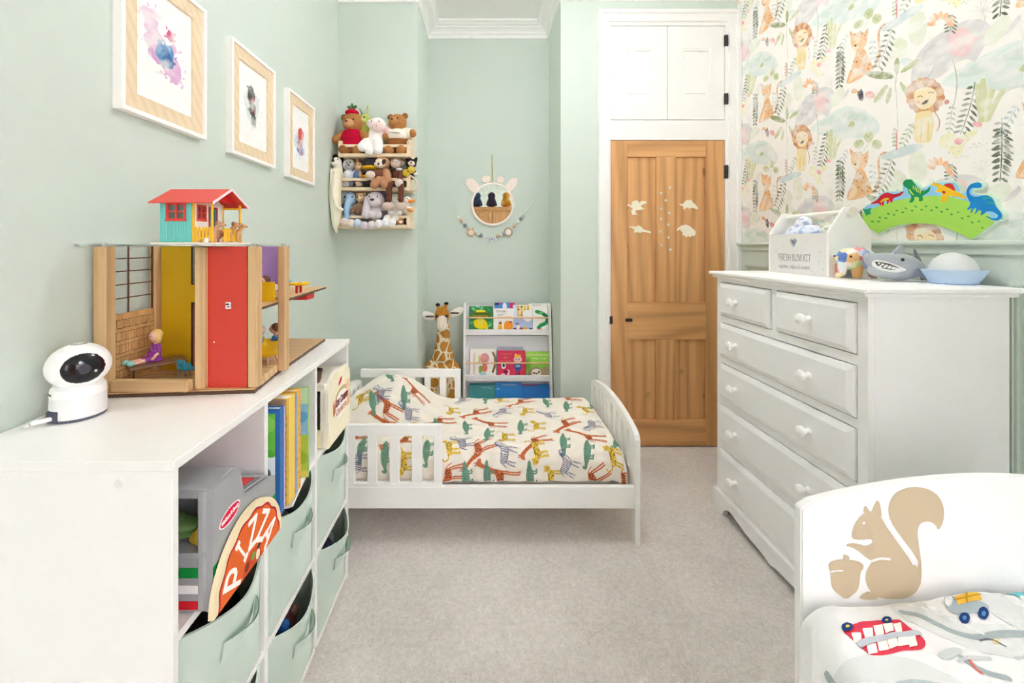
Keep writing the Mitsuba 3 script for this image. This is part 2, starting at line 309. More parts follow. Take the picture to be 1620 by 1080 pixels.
c9d3d6 p -1417,1622 -1420,1619 -1424,1619 -1421,1623
c9d3d6 p -1320,1646 -1322,1643 -1325,1644 -1323,1647
c9d3d6 p -1320,1613 -1322,1610 -1326,1610 -1324,1613
c9d3d6 p -1313,1620 -1315,1617 -1318,1618 -1316,1621
c9d3d6 p -1309,1588 -1311,1585 -1314,1585 -1312,1588
c9d3d6 p -1417,1672 -1419,1669 -1423,1669 -1421,1672
c9d3d6 p -1313,1570 -1315,1567 -1319,1567 -1317,1570
c9d3d6 p -1379,1627 -1381,1624 -1385,1625 -1383,1628
c9d3d6 p -1325,1626 -1328,1623 -1331,1623 -1329,1627
c9d3d6 p -1361,1635 -1363,1632 -1367,1633 -1364,1636
c9d3d6 p -1360,1611 -1362,1608 -1366,1608 -1364,1611
c9d3d6 p -1371,1632 -1373,1629 -1377,1630 -1375,1633
c9d3d6 p -1299,1644 -1301,1641 -1305,1641 -1303,1644
c9d3d6 p -1329,1592 -1331,1589 -1335,1589 -1333,1593
c9d3d6 p -1369,1645 -1371,1642 -1375,1643 -1373,1646
c9d3d6 p -1295,1625 -1297,1622 -1300,1623 -1298,1626
c9d3d6 p -1389,1632 -1391,1629 -1395,1629 -1393,1632
c9d3d6 p -1310,1640 -1312,1637 -1316,1638 -1313,1641
e58f9c p -1429,1656 -1432,1650 -1439,1648 -1448,1650 -1456,1656 -1458,1663 -1456,1669 -1448,1671 -1439,1669 -1432,1663
d6788a p -1434,1651 -1436,1648 -1441,1647 -1446,1649 -1451,1652 -1453,1655 -1451,1658 -1446,1658 -1441,1657 -1436,1654
e9a1a6 p -1374,1696 -1377,1692 -1385,1693 -1394,1697 -1401,1703 -1403,1709 -1400,1712 -1392,1712 -1383,1708 -1376,1701
e4b48c p -1548,2121 -1545,2125 -1537,2124 -1527,2119 -1520,2111 -1517,2105 -1520,2101 -1527,2102 -1537,2107 -1545,2114
ecc6a2 p -1541,2142 -1536,2142 -1528,2136 -1520,2127 -1515,2117 -1515,2111 -1520,2111 -1528,2116 -1536,2126 -1541,2135
e4b48c p -1523,2149 -1518,2146 -1511,2137 -1507,2126 -1506,2117 -1508,2113 -1514,2116 -1520,2125 -1525,2136 -1526,2146
ecc6a2 p -1500,2143 -1495,2137 -1492,2127 -1492,2117 -1495,2111 -1500,2110 -1504,2116 -1507,2126 -1507,2136 -1504,2142
e4b48c p -1477,2123 -1474,2117 -1475,2109 -1480,2103 -1486,2101 -1491,2104 -1494,2110 -1493,2118 -1488,2124 -1482,2126
ecc6a2 p -1460,2097 -1460,2092 -1465,2088 -1473,2087 -1480,2090 -1485,2095 -1485,2101 -1480,2105 -1472,2106 -1465,2103
e4b48c p -1454,2071 -1457,2068 -1464,2068 -1473,2073 -1480,2080 -1483,2086 -1480,2090 -1473,2089 -1464,2085 -1457,2078
454349 p -1805,1955 -1804,1937 -1809,1927 -1818,1928 -1828,1941 -1835,1960 -1836,1978 -1831,1988 -1822,1986 -1812,1974
e3b07c p -1871,1988 -1852,1998 -1831,1982 -1834,1970 -1857,1975
e3a8a6 p -1804,1956 -1767,1958 -1746,1919 -1785,1926
efe9e2 p -1819,1979 -1821,1975 -1825,1974 -1830,1976 -1834,1980 -1835,1985 -1834,1989 -1830,1990 -1825,1988 -1821,1984
c3cba2 p -1759,1751 -1768,1741 -1782,1740 -1795,1748 -1803,1761 -1802,1776 -1792,1785 -1778,1786 -1765,1778 -1758,1765
95a076 s2 -1792,1755 -1768,1771
95a076 s2 -1792,1773 -1773,1752
c3cba2 p -1802,1746 -1802,1734 -1812,1726 -1828,1724 -1844,1730 -1853,1742 -1853,1755 -1842,1763 -1826,1764 -1811,1758
95a076 s2 -1840,1736 -1815,1753
95a076 s2 -1840,1754 -1820,1733
c3cba2 p -1726,1704 -1738,1700 -1751,1705 -1763,1716 -1767,1730 -1762,1741 -1750,1744 -1736,1740 -1725,1728 -1721,1715
95a076 s2 -1755,1714 -1732,1730
95a076 s2 -1755,1731 -1737,1711
b4bd98 s2 -1780,1739 -1802,1712 -1811,1702
d9b79a p -1822,1697 -1824,1694 -1828,1692 -1834,1693 -1838,1697 -1840,1701 -1838,1705 -1834,1706 -1828,1705 -1824,1701
b7c093 p -1886,1840 -1857,1858 -1843,1829 -1871,1827
efdf9f p -1859,1859 -1860,1856 -1863,1855 -1866,1856 -1869,1859 -1870,1862 -1869,1865 -1866,1866 -1863,1865 -1860,1862
d6d8d2 s2 -1376,1550 -1345,1544
d6d8d2 s2 -1376,1550 -1350,1529
d6d8d2 s2 -1376,1550 -1363,1520
d6d8d2 s2 -1376,1550 -1380,1520
d6d8d2 s2 -1376,1550 -1396,1530
d6d8d2 s2 -1376,1550 -1406,1546
d6d8d2 s2 -1376,1550 -1406,1564
d6d8d2 s2 -1376,1550 -1396,1577
d6d8d2 s2 -1376,1550 -1380,1581
d6d8d2 s2 -1376,1550 -1363,1575
d6d8d2 s2 -1376,1550 -1350,1562
cfd1ca s2 -1373,1546 -1365,1490 -1358,1446
cdb9a0 p -1452,1580 -1475,1571 -1481,1579'''
SQUIRREL = '''c6b59a p 918,626 906,651 883,680 862,708 850,733 851,756 862,777 881,789 908,794 937,788 958,773 968,747 967,722 956,699 949,714 935,721 919,718 911,703 914,672 919,643 921,605 914,578 895,562 866,557
c6b59a p 773,684 774,701 784,722 798,736 806,738 816,741 821,756 828,767 834,754 836,733 843,712 862,689 887,663 906,634 921,603 916,580 899,563 874,556 824,560 807,580 802,601 807,622 818,636 803,645 786,659 774,666 759,669 767,675 786,674 803,668 818,674 816,684 790,681
c6b59a p 797,737 801,757 811,743 811,737
c6b59a p 786,556 797,569 809,575 822,566 832,556
c6b59a p 725,623 725,632 734,638 757,641 786,638 798,631 798,619 792,617 790,592 786,575 774,565 761,556 746,567 732,580 730,596 729,615
c6b59a p 758,638 754,654 769,647 767,638
e9e9ea p 794,716 799,720 803,718 800,713
e9e9ea s5 816,637 832,643 853,641
e9e9ea s3 729,614 740,617 754,617
e9e9ea s6 837,731 853,705 878,670 895,647 904,631'''
DINO_ARCH = '''a6d95c q -1395,1319 -1332,1371 -1338,1389 -1361,1413 -1389,1438 -1412,1453 -1460,1472 -1512,1481 -1567,1483 -1643,1480 -1708,1468 -1756,1452 -1803,1437 -1789,1402 -1761,1368 -1725,1348 -1687,1367 -1643,1378 -1597,1383 -1546,1381 -1505,1374 -1470,1360 -1436,1343 -1415,1331'''
DINO_SKY = '''8fc8ea q -1800,1456 -1779,1472 -1756,1478 -1728,1504 -1700,1522 -1658,1517 -1627,1515 -1627,1545 -1608,1557 -1585,1550 -1571,1533 -1553,1512 -1531,1520 -1515,1532 -1492,1528 -1460,1525 -1442,1521 -1430,1502 -1424,1483 -1412,1483 -1409,1499 -1395,1510 -1378,1510 -1361,1504 -1361,1491 -1375,1483 -1388,1486 -1389,1474 -1367,1468 -1345,1465 -1330,1448 -1322,1422 -1307,1399 -1308,1381 -1325,1376 -1340,1383 -1361,1410 -1403,1443 -1460,1464 -1512,1473 -1567,1475 -1643,1471 -1708,1458 -1765,1442'''
DINO_PRINT = '''c8283a p -1761,1473 -1752,1481 -1732,1486 -1712,1508 -1687,1516 -1663,1504 -1643,1502 -1621,1512 -1619,1506 -1635,1492 -1660,1490 -1665,1471 -1673,1470 -1675,1486 -1681,1467 -1689,1466 -1687,1481 -1700,1479 -1701,1461 -1708,1460 -1710,1476 -1715,1458 -1719,1473 -1732,1474
e0b432 p -1719,1477 -1704,1491 -1683,1493 -1675,1486 -1687,1483 -1706,1477
1f8f52 p -1621,1533 -1623,1548 -1608,1555 -1589,1551 -1580,1536 -1573,1524 -1564,1514 -1550,1501 -1534,1504 -1524,1519 -1523,1506 -1531,1493 -1546,1486 -1551,1481 -1546,1466 -1564,1463 -1562,1481 -1580,1486 -1578,1475 -1585,1463 -1602,1464 -1591,1477 -1593,1495 -1604,1502 -1602,1517 -1615,1526
cfe07a s3 -1582,1527 -1585,1515
cfe07a s3 -1575,1522 -1579,1510
cfe07a s3 -1569,1517 -1572,1504
cfe07a s3 -1562,1512 -1566,1499
cfe07a s3 -1556,1508 -1559,1494
a6d95c p -1602,1515 -1597,1516 -1582,1494 -1578,1488 -1591,1495
eec02c p -1519,1518 -1517,1528 -1499,1524 -1482,1513 -1460,1503 -1439,1487 -1418,1472 -1405,1453 -1433,1466 -1460,1473 -1468,1468 -1470,1453 -1490,1454 -1486,1472 -1482,1484 -1492,1490 -1510,1494 -1495,1503 -1504,1513
d23a2c p -1481,1513 -1470,1518 -1456,1518 -1445,1504 -1442,1485 -1460,1500
b8342e p -1487,1495 -1470,1491 -1478,1479
1f86cc p -1366,1499 -1367,1489 -1379,1489 -1392,1494 -1401,1483 -1399,1470 -1385,1460 -1364,1463 -1348,1462 -1335,1448 -1330,1424 -1314,1403 -1312,1387 -1325,1377 -1338,1381 -1355,1393 -1353,1396 -1336,1386 -1325,1387 -1322,1396 -1335,1408 -1353,1411 -1361,1400 -1370,1397 -1366,1413 -1375,1417 -1381,1405 -1386,1405 -1380,1421 -1386,1425 -1393,1409 -1399,1409 -1391,1428 -1403,1418 -1409,1422 -1395,1438 -1406,1458 -1411,1481 -1403,1502 -1385,1509 -1372,1507
2f9d9b p -1353,1451 -1355,1449 -1358,1449 -1362,1450 -1364,1454 -1364,1457 -1362,1459 -1359,1459 -1356,1457 -1353,1454
2f9d9b p -1340,1451 -1342,1449 -1345,1449 -1349,1451 -1351,1454 -1351,1457 -1349,1459 -1346,1459 -1342,1457 -1340,1454
2f9d9b p -1343,1434 -1345,1432 -1348,1432 -1351,1433 -1353,1437 -1354,1440 -1352,1442 -1348,1442 -1345,1440 -1343,1437
2f9d9b p -1332,1435 -1334,1432 -1337,1432 -1341,1434 -1343,1437 -1343,1440 -1341,1442 -1338,1443 -1335,1441 -1332,1438
2c9a6c p -1800,1458 -1775,1453 -1750,1461 -1761,1446 -1754,1429 -1770,1432 -1779,1422 -1784,1439
4aa84e p -1742,1398 -1747,1396 -1754,1397 -1757,1402 -1753,1404 -1745,1403
4aa84e p -1716,1397 -1720,1394 -1728,1396 -1731,1400 -1726,1403 -1719,1401
4aa84e p -1710,1413 -1714,1411 -1721,1412 -1724,1417 -1720,1419 -1712,1418
4aa84e p -1684,1409 -1688,1406 -1695,1408 -1698,1412 -1694,1415 -1687,1413
4aa84e p -1675,1426 -1679,1423 -1686,1425 -1689,1429 -1685,1432 -1678,1430
4aa84e p -1651,1420 -1655,1418 -1662,1419 -1664,1424 -1660,1426 -1654,1424
4aa84e p -1641,1436 -1645,1433 -1651,1435 -1654,1439 -1650,1441 -1643,1440
4aa84e p -1617,1426 -1621,1424 -1628,1426 -1630,1430 -1626,1432 -1620,1430
4aa84e p -1605,1441 -1609,1439 -1615,1441 -1618,1445 -1614,1447 -1608,1445
4aa84e p -1582,1431 -1586,1428 -1592,1430 -1595,1434 -1591,1436 -1585,1435
4aa84e p -1568,1444 -1572,1442 -1578,1444 -1581,1448 -1577,1450 -1571,1448
4aa84e p -1547,1430 -1551,1428 -1557,1429 -1559,1433 -1556,1435 -1550,1434
4aa84e p -1533,1442 -1536,1440 -1542,1441 -1544,1445 -1541,1448 -1535,1446
4aa84e p -1514,1426 -1517,1424 -1523,1425 -1525,1429 -1522,1431 -1516,1430
4aa84e p -1497,1435 -1500,1433 -1506,1435 -1508,1438 -1505,1441 -1499,1439
4aa84e p -1480,1418 -1483,1416 -1489,1417 -1491,1421 -1488,1423 -1482,1422
4aa84e p -1463,1425 -1466,1423 -1471,1425 -1473,1428 -1470,1430 -1465,1429
4aa84e p -1449,1406 -1452,1404 -1457,1405 -1459,1409 -1456,1411 -1451,1410
4aa84e p -1429,1412 -1432,1410 -1437,1411 -1439,1415 -1436,1417 -1431,1415
4aa84e p -1417,1392 -1420,1389 -1425,1391 -1427,1394 -1424,1396 -1419,1395
4aa84e p -1398,1396 -1401,1394 -1406,1395 -1408,1399 -1405,1401 -1400,1399
4aa84e p -1388,1375 -1391,1373 -1395,1374 -1397,1378 -1394,1380 -1390,1378
4aa84e p -1369,1377 -1372,1375 -1377,1376 -1378,1380 -1376,1382 -1371,1381
4aa84e p -1360,1356 -1362,1354 -1367,1355 -1369,1358 -1366,1360 -1362,1359'''
STICKER_A = '''f2ecd8 q 926,1564 936,1567 958,1556 964,1581 981,1592 999,1587 1006,1572 1026,1587 1054,1584 1051,1572 1026,1564 1017,1553 1037,1536 1014,1530 1000,1530 986,1530 983,1508 998,1501 964,1497 955,1519 969,1539 950,1550'''
STICKER_B = '''f2ecd8 q 940,1421 964,1423 986,1418 1003,1428 1023,1418 1037,1401 1082,1390 1082,1381 1037,1387 1023,1391 1020,1381 1012,1381 1009,1390 1000,1381 993,1390 983,1381 975,1390 981,1404 961,1412'''
STICKER_C = '''f2ecd8 q 1267,1567 1290,1565 1307,1584 1321,1595 1329,1589 1343,1595 1352,1581 1369,1564 1391,1539 1380,1533 1357,1544 1340,1544 1335,1530 1326,1544 1312,1547 1304,1533 1293,1536 1298,1553 1279,1558'''
STICKER_D = '''f2ecd8 q 1249,1391 1259,1409 1279,1426 1307,1434 1340,1421 1369,1395 1374,1376 1360,1359 1346,1370 1343,1353 1329,1359 1324,1376 1318,1353 1304,1359 1307,1381 1296,1364 1287,1370 1293,1390 1279,1390 1276,1407 1265,1401'''
STARS = '''1.199,1.672 1.143,1.637 1.173,1.589 1.143,1.537 1.195,1.509 1.143,1.471 1.190,1.432 1.139,1.391 1.191,1.350 1.145,1.304 1.203,1.272'''
ANIMALS = [('g',-0.37,2.266,-25,1,0),('g',-0.47,2.029,-10,1,0),('g',-0.218,2.125,15,1,1),('g',0.222,2.419,20,1,1),('g',-0.034,2.278,22,1,1),('g',0.046,2.125,-12,1,0),('g',0.42,2.113,30,1,1),('g',-0.019,1.885,28,1,1),('g',0.244,1.935,25,1,1),('g',0.504,1.977,-12,1,0),('g',0.502,2.461,-8,1,0),('g',0.49,1.758,35,1,1),('g',-0.598,1.98,10,1,1),('g',0.636,1.774,30,1,1),('g',-0.484,2.113,-20,1,0),('g',0.081,1.761,-6,1.08,0),('g',-0.151,1.774,15,1.0,1),('g',-0.36,1.941,0,1,1),('c',-0.526,2.347,25,1,0),('c',-0.417,2.191,10,1,0),('c',-0.237,2.067,5,1,0),('c',-0.571,2.15,20,1,0),('c',0.011,2.467,0,1,0),('c',0.361,2.403,0,1,0),('c',0.466,2.342,-12,1,0),('c',-0.087,2.077,4,1,0),('c',0.019,1.998,-6,1,0),('c',0.186,2.077,-8,1,0),('c',0.369,1.925,-12,1,0),('c',0.468,1.871,-14,1,0),('c',0.626,2.387,-25,1,0),('c',0.624,1.946,-30,1,0),('c',-0.078,1.758,2,1,0),('c',0.208,1.758,0,1,0),('c',0.017,1.758,0,1,0),('c',-0.554,1.895,0,1,0),('c',-0.442,1.854,2,1,0),('c',-0.257,1.88,0,1,0),('l',-0.64,2.191,10,1,0),('l',-0.604,2.555,0,1,0),('l',-0.323,2.004,-15,1,1),('l',-0.228,2.518,0,1,0),('l',-0.173,2.284,10,1,1),('l',0.1,2.451,5,1,0),('l',0.231,2.27,0,1,1),('l',0.56,2.284,10,1,0),('l',0.104,1.966,0,1,1),('l',0.268,2.089,-10,1,0),('l',-0.153,1.893,10,1,0),('l',0.241,1.876,15,1,1),('l',0.581,1.849,5,1,0),('l',0.304,1.758,0,1,0),('l',-0.351,1.823,5,1,1),('z',-0.534,2.191,0,1,0),('z',-0.376,2.113,10,1,0),('z',-0.12,2.451,10,1,1),('z',0.346,2.228,10,1,0),('z',0.109,2.27,-5,1,1),('z',-0.095,1.925,10,1,0),('z',0.551,2.101,0,1,1),('z',0.099,1.858,-10,1,0),('z',0.372,1.814,-25,1,0),('z',-0.556,1.818,0,1,1)]
TRAFFIC = '''dfe2e3 s62 880,885 846,827 871,792 902,761 982,753 1027,731
dfe2e3 s62 1047,898 1017,855 1006,809 1027,784
dfe2e3 s62 526,679 621,698 704,714 744,708 766,685
a9b4b8 s12 834,831 853,819 864,792 886,772 909,764 950,770 997,765
a9b4b8 s14 1064,887 1054,865 1068,850
a9b4b8 s14 594,739 591,714 596,688
a9b4b8 s10 839,731 849,711 877,698
b7c4c8 s8 689,693 733,697 766,691
f4f4f4 s4 861,845 864,839
f4f4f4 s4 874,831 877,824
f4f4f4 s4 886,816 889,810
f4f4f4 s4 898,802 900,797
f4f4f4 s4 909,789 912,783
f4f4f4 s4 920,776 923,771
e0445a p 683,792 713,802 763,814 814,819 813,809 811,792 815,771 805,759 788,751 744,748 701,740 685,739 683,748 676,768 677,784
fbf6ee q 687,779 707,782 692,763 675,760
fbf6ee q 718,791 740,794 724,775 705,771
fbf6ee q 745,798 767,802 751,782 731,778
fbf6ee q 769,803 791,807 774,787 755,783
fbf6ee q 788,803 807,806 789,786 773,782
fbf6ee q 697,760 717,763 704,745 683,740
fbf6ee q 724,768 745,771 731,752 709,748
fbf6ee q 747,773 768,776 754,757 732,752
fbf6ee q 769,775 789,779 774,759 752,755
fbf6ee q 786,775 805,778 789,758 770,754
c3c8d2 s10 682,756 712,768 754,776 791,780 814,781
23427a p 700,790 694,785 688,782 681,781 678,782 677,785 680,790 685,795 692,799 699,800 703,799 703,795
e9d36a p 694,790 690,788 687,787 685,788 686,790 690,793 693,794 695,793
23427a p 798,814 792,809 784,806 778,804 774,806 773,809 777,814 784,820 791,824 798,825 802,824 802,820
e9d36a p 791,814 788,812 784,811 782,812 784,814 787,817 791,818 793,817
aebcc4 p 925,841 944,851 952,849 944,834 984,823 987,813 975,807 916,808 909,816
f3f5f6 p 943,839 936,832 928,827 921,825 918,827 921,833 928,840 937,845 944,847 946,845
f1bf4b q 950,842 999,844 985,825 937,823
c99a2c s3 941,832 994,835
c99a2c s3 978,845 955,824
23427a p 929,797 922,793 915,790 909,791 908,793 910,798 915,803 923,807 930,810 935,809 937,806 935,802
5b87b8 p 927,800 922,797 918,796 916,797 918,800 922,803 927,804 929,803
23427a p 970,801 962,797 955,794 950,795 948,798 950,802 956,807 964,812 972,814 977,814 978,811 976,806
5b87b8 p 968,804 963,801 959,800 957,801 959,804 963,807 968,808 970,807
6cc3cd p 1069,857 1128,865 1123,845 1083,818 1067,827 1067,841
eef6f7 p 1082,831 1075,827 1069,824 1064,824 1064,827 1068,831 1074,835 1081,837 1085,837 1086,835
cfd6d9 p 802,740 827,749 858,748 849,739 807,728
d86d5e s4 848,731 841,713 845,708
e9d79a p 936,757 931,754 926,752 922,752 921,754 923,757 928,760 934,762 938,762 939,760
6a6f78 s3 903,759 926,763 936,748
c9ccd0 s5 826,726 844,730 886,730
c9ccd0 s5 929,728 952,730'''
# ------------------------------------------------------------------ helpers
def C(r, g=None, b=None):
    if g is None: r, g, b = (int(r[i:i + 2], 16) for i in (0, 2, 4))
    c = np.array([r, g, b], float) / 255
    return np.where(c <= .04045, c / 12.92, ((c + .055) / 1.055) ** 2.4)

def K3(*c): return mi.Color3f(*[float(q) for q in C(*c)])

def numbered(k):
    if k not in scene and k not in labels: return k
    i = 1
    while f'{k}_{i:03d}' in scene or f'{k}_{i:03d}' in labels: i += 1
    return f'{k}_{i:03d}'

def tag(k, label=None, cat=None, group=None, kind=None):
    d = {a: b for a, b in (('label', label), ('category', cat), ('group', group), ('kind', kind)) if b}
    if d: labels[k] = d
    return k

def thing(name, label, cat, group=None):
    return tag(numbered(name), label, cat, group)

def tm(mesh):
    if isinstance(mesh, trimesh.Trimesh): return mesh
    if isinstance(mesh, m3.Manifold):
        q = mesh.to_mesh(); return trimesh.Trimesh(q.vert_properties[:, :3], q.tri_verts, process=False)
    if isinstance(mesh, (list,)): return trimesh.util.concatenate([tm(x) for x in mesh])
    v, f = mesh; f = np.asarray(f)
    if f.shape[1] == 4: f = np.vstack([f[:, [0, 1, 2]], f[:, [0, 2, 3]]])
    return trimesh.Trimesh(np.asarray(v, float), f, process=False)

def obj(name, mesh, mat, col=None, smooth=False, parent=None, label=None, cat=None, group=None, kind=None, to=None):
    """ONE entry of the scene. mat: a BSDF key; col: sRGB 0-255 triple, or per-vertex linear colours."""
    k = numbered(parent + '__' + name if parent else name)
    mesh = tm(mesh)
    if to is not None: mesh = mesh.copy(); mesh.apply_transform(to)
    tri = np.asarray(mesh.vertices)[np.asarray(mesh.faces)]; ed = tri - np.roll(tri, 1, 1)
    keep = np.linalg.norm(np.cross(ed[:, 0], ed[:, 1]), axis=1) > 2e-6 * np.linalg.norm(ed, axis=2).max(1)
    if not keep.all(): mesh = trimesh.Trimesh(mesh.vertices, np.asarray(mesh.faces)[keep], process=False)
    if mat.startswith('vc_'):
        c = np.asarray(col if col is not None else (255, 255, 255), float)
        const = c.ndim == 1
        if const:
            if smooth not in (False, True): mesh = trimesh.graph.smooth_shade(mesh, angle=math.radians(smooth), facet_minarea=None); smooth = True
            c = np.tile(C(*c), (len(mesh.vertices), 1))
        if mat in ('vc_satin', 'vc_gloss', 'vc_matte', 'vc_watercolour') and (const or not smooth):   # even colours ride in the uv, which stays exact on thin triangles
            q = np.round(np.clip(c, 0, 1) ** .5 * 255)
            scene[k] = mikit.ply(mesh, 'pc_' + mat[3:], smooth=smooth, uv=np.stack([(q[:, 0] * 256 + q[:, 1] + .5) / 65536, (q[:, 2] + .5) / 256], -1))
        else:
            scene[k] = mikit.ply(mesh, mat, smooth=smooth, color=c)
    else:
        scene[k] = mikit.ply(mesh, mat, smooth=smooth)
    tag(k, label, cat, group, kind)
    return k

def tr(x=0, y=0, z=0, rz=0, rx=0, ry=0, s=1):
    R = trimesh.transformations
    m = R.translation_matrix([x, y, z]) @ R.rotation_matrix(math.radians(rz), [0, 0, 1]) @ R.rotation_matrix(math.radians(ry), [0, 1, 0]) @ R.rotation_matrix(math.radians(rx), [1, 0, 0])
    return m @ np.diag([s, s, s, 1.0])

def bx(x0, x1, y0, y1, z0, z1, c=0.0015):
    """Box with chamfered edges."""
    x0, x1 = sorted((x0, x1)); y0, y1 = sorted((y0, y1)); z0, z1 = sorted((z0, z1))
    c = min(c, .3 * min(x1 - x0, y1 - y0, z1 - z0))
    if c <= 0: return trimesh.creation.box(bounds=[[x0, y0, z0], [x1, y1, z1]])
    P = []
    for a in (0, 1):
        for b in (0, 1):
            for d in (0, 1):
                q = [(x0, x1)[a], (y0, y1)[b], (z0, z1)[d]]; s = [(c, -c)[a], (c, -c)[b], (c, -c)[d]]
                for k in range(3): P.append([q[i] + (0 if i == k else s[i]) for i in range(3)])
    return tm(m3.Manifold.hull_points(np.array(P)))

def rbx(x0, x1, y0, y1, z0, z1, r, n=12):
    r = min(r, .49 * min(abs(x1 - x0), abs(y1 - y0), abs(z1 - z0)))
    s = m3.Manifold.sphere(r, n)
    return tm(m3.Manifold.batch_hull([s.translate([x, y, z]) for x in (x0 + r, x1 - r) for y in (y0 + r, y1 - r) for z in (z0 + r, z1 - r)]))

def frame(o, ex, ey):
    ex, ey = np.asarray(ex, float), np.asarray(ey, float); n = np.cross(ex, ey)
    m = np.eye(4); m[:3, 0], m[:3, 1], m[:3, 2], m[:3, 3] = ex, ey, n, o
    return m

def ext(poly, depth, fr):
    """Extrude a shapely polygon by depth along the frame's normal."""
    ms = []
    for g in getattr(poly.simplify(2e-5), 'geoms', [poly.simplify(2e-5)]):
        if g.area < 1e-9: continue
        g = shapely.geometry.polygon.orient(g)
        ms.append(tm(m3.Manifold.extrude(m3.CrossSection([np.array(r.coords)[:-1] for r in [g.exterior, *g.interiors]], m3.FillRule.EvenOdd), depth)))
    m = trimesh.util.concatenate(ms); m.apply_transform(fr); return m

def XZ(y): return frame([0, y, 0], [1, 0, 0], [0, 0, 1])          # polygon (x, z); extrudes towards -y
def YZ(x): return frame([x, 0, 0], [0, 1, 0], [0, 0, 1])          # polygon (y, z); extrudes towards +x
def XY(z): return frame([0, 0, z], [1, 0, 0], [0, 1, 0])

def lathe(prof, n=32, to=None):
    m = trimesh.creation.revolve(np.array(prof, float), sections=n)
    if to is not None: m.apply_transform(to)
    return m

def cyl(p0, p1, r, n=16, r1=None):
    p0, p1 = np.array(p0, float), np.array(p1, float); d = p1 - p0; L = np.linalg.norm(d)
    m = tm(m3.Manifold.cylinder(L, r, r if r1 is None else r1, n))
    m.apply_transform(trimesh.geometry.align_vectors([0, 0, 1], d / L)); m.apply_translation(p0); return m

def chaikin(P, n=2, closed=False):
    P = np.asarray(P, float)
    for _ in range(n):
        Q = np.roll(P, -1, 0) if closed else P[1:]; A = P if closed else P[:-1]
        N = np.stack([.75 * A + .25 * Q, .25 * A + .75 * Q], 1).reshape(-1, P.shape[1])
        P = N if closed else np.vstack([P[:1], N, P[-1:]])
    return P

def tube(path, r, n=8, smooth=2):
    P = chaikin(path, smooth) if smooth else np.asarray(path, float)
    t = np.gradient(P, axis=0); t /= np.linalg.norm(t, axis=1, keepdims=True)
    ref = np.array([0, 0, 1.0]) if abs(t[:, 2]).max() < .95 else np.array([.3, .9, .2])
    V, rr = [], np.broadcast_to(r, (len(P),)) if np.ndim(r) == 0 else np.interp(np.linspace(0, 1, len(P)), np.linspace(0, 1, len(r)), r)
    for p, d, q in zip(P, t, rr):
        u = np.cross(d, ref); u /= np.linalg.norm(u); w = np.cross(d, u)
        V += [p + q * (math.cos(a) * u + math.sin(a) * w) for a in np.arange(n) * 2 * PI / n]
    F = []
    for i in range(len(P) - 1):
        for j in range(n):
            a, b = i * n + j, i * n + (j + 1) % n; F += [[a, b, b + n], [a, b + n, a + n]]
    V += [P[0], P[-1]]; k = len(V)
    for j in range(n):
        F += [[k - 2, (j + 1) % n, j], [k - 1, (len(P) - 1) * n + j, (len(P) - 1) * n + (j + 1) % n]]
    m = trimesh.Trimesh(np.array(V), np.array(F), process=False); m.fix_normals(); return m

def grid(fn, nu, nv):
    """Surface fn(U, V) -> (..., 3) over the unit square as a mesh."""
    U, V = np.meshgrid(np.linspace(0, 1, nu), np.linspace(0, 1, nv), indexing='ij')
    P = fn(U, V).reshape(-1, 3); I = np.arange(nu * nv).reshape(nu, nv)
    F = np.stack([I[:-1, :-1], I[1:, :-1], I[1:, 1:], I[:-1, 1:]], -1).reshape(-1, 4)
    return tm((P, F))

# ---- soft figures: a union of ellipsoids and capsules, melted into one surface, each vertex coloured after the nearest primitive
def blob(parts, res=.008, taubin=6, rough=.0, seed=0):
    """parts: ('e', centre, radii, colour[, (rx,ry,rz) degrees]) or ('c', p0, r0, p1, r1, colour). Returns (mesh, colours)."""
    M = []
    for p in parts:
        if p[0] == 'e':
            s = m3.Manifold.sphere(1, 28).scale(list(p[2]))
            if len(p) > 4: s = s.rotate(list(p[4]))
            M.append(s.translate(list(p[1])))
        else:
            M.append(m3.Manifold.batch_hull([m3.Manifold.sphere(p[2], 16).translate(list(p[1])), m3.Manifold.sphere(p[4], 16).translate(list(p[3]))]))
    u = m3.Manifold.batch_boolean(M, m3.OpType.Add).refine_to_length(res)
    m = tm(u); m.merge_vertices(); trimesh.smoothing.filter_taubin(m, iterations=taubin)
    v = np.array(m.vertices); D = []
    for p in parts:
        if p[0] == 'e':
            q = v - np.array(p[1])
            if len(p) > 4:
                R = trimesh.transformations.euler_matrix(*np.radians(p[4]), 'sxyz')[:3, :3]; q = q @ R
            D.append((np.linalg.norm(q / np.array(p[2]), axis=1) - 1) * min(p[2]))
        else:
            a, b = np.array(p[1], float), np.array(p[3], float); L = ((b - a) ** 2).sum()
            t = np.clip(((v - a) @ (b - a)) / max(L, 1e-12), 0, 1)
            D.append(np.linalg.norm(v - a - t[:, None] * (b - a), axis=1) - (p[2] + (p[4] - p[2]) * t))
    cols = np.array([C(*p[3 if p[0] == 'e' else 5]) for p in parts])
    c = cols[np.argmin(np.array(D), 0)]
    if rough:
        n = np.array(m.vertex_normals); m.vertices = v + n * ((meshkit.fbm(v / .012, 2, seed) - .5) * rough)[:, None]
    return m, c

def soft(name, parts, mat='vc_plush', parent=None, to=None, res=.008, rough=.002, taubin=6, **kw):
    m, c = blob(parts, res, taubin, rough)
    return obj(name, m, mat, c, True, parent, to=to, **kw)

def ball(c, r, n=2):
    m = trimesh.creation.icosphere(subdivisions=n, radius=1.0); m.vertices = m.vertices * np.asarray(r) + np.asarray(c); return m

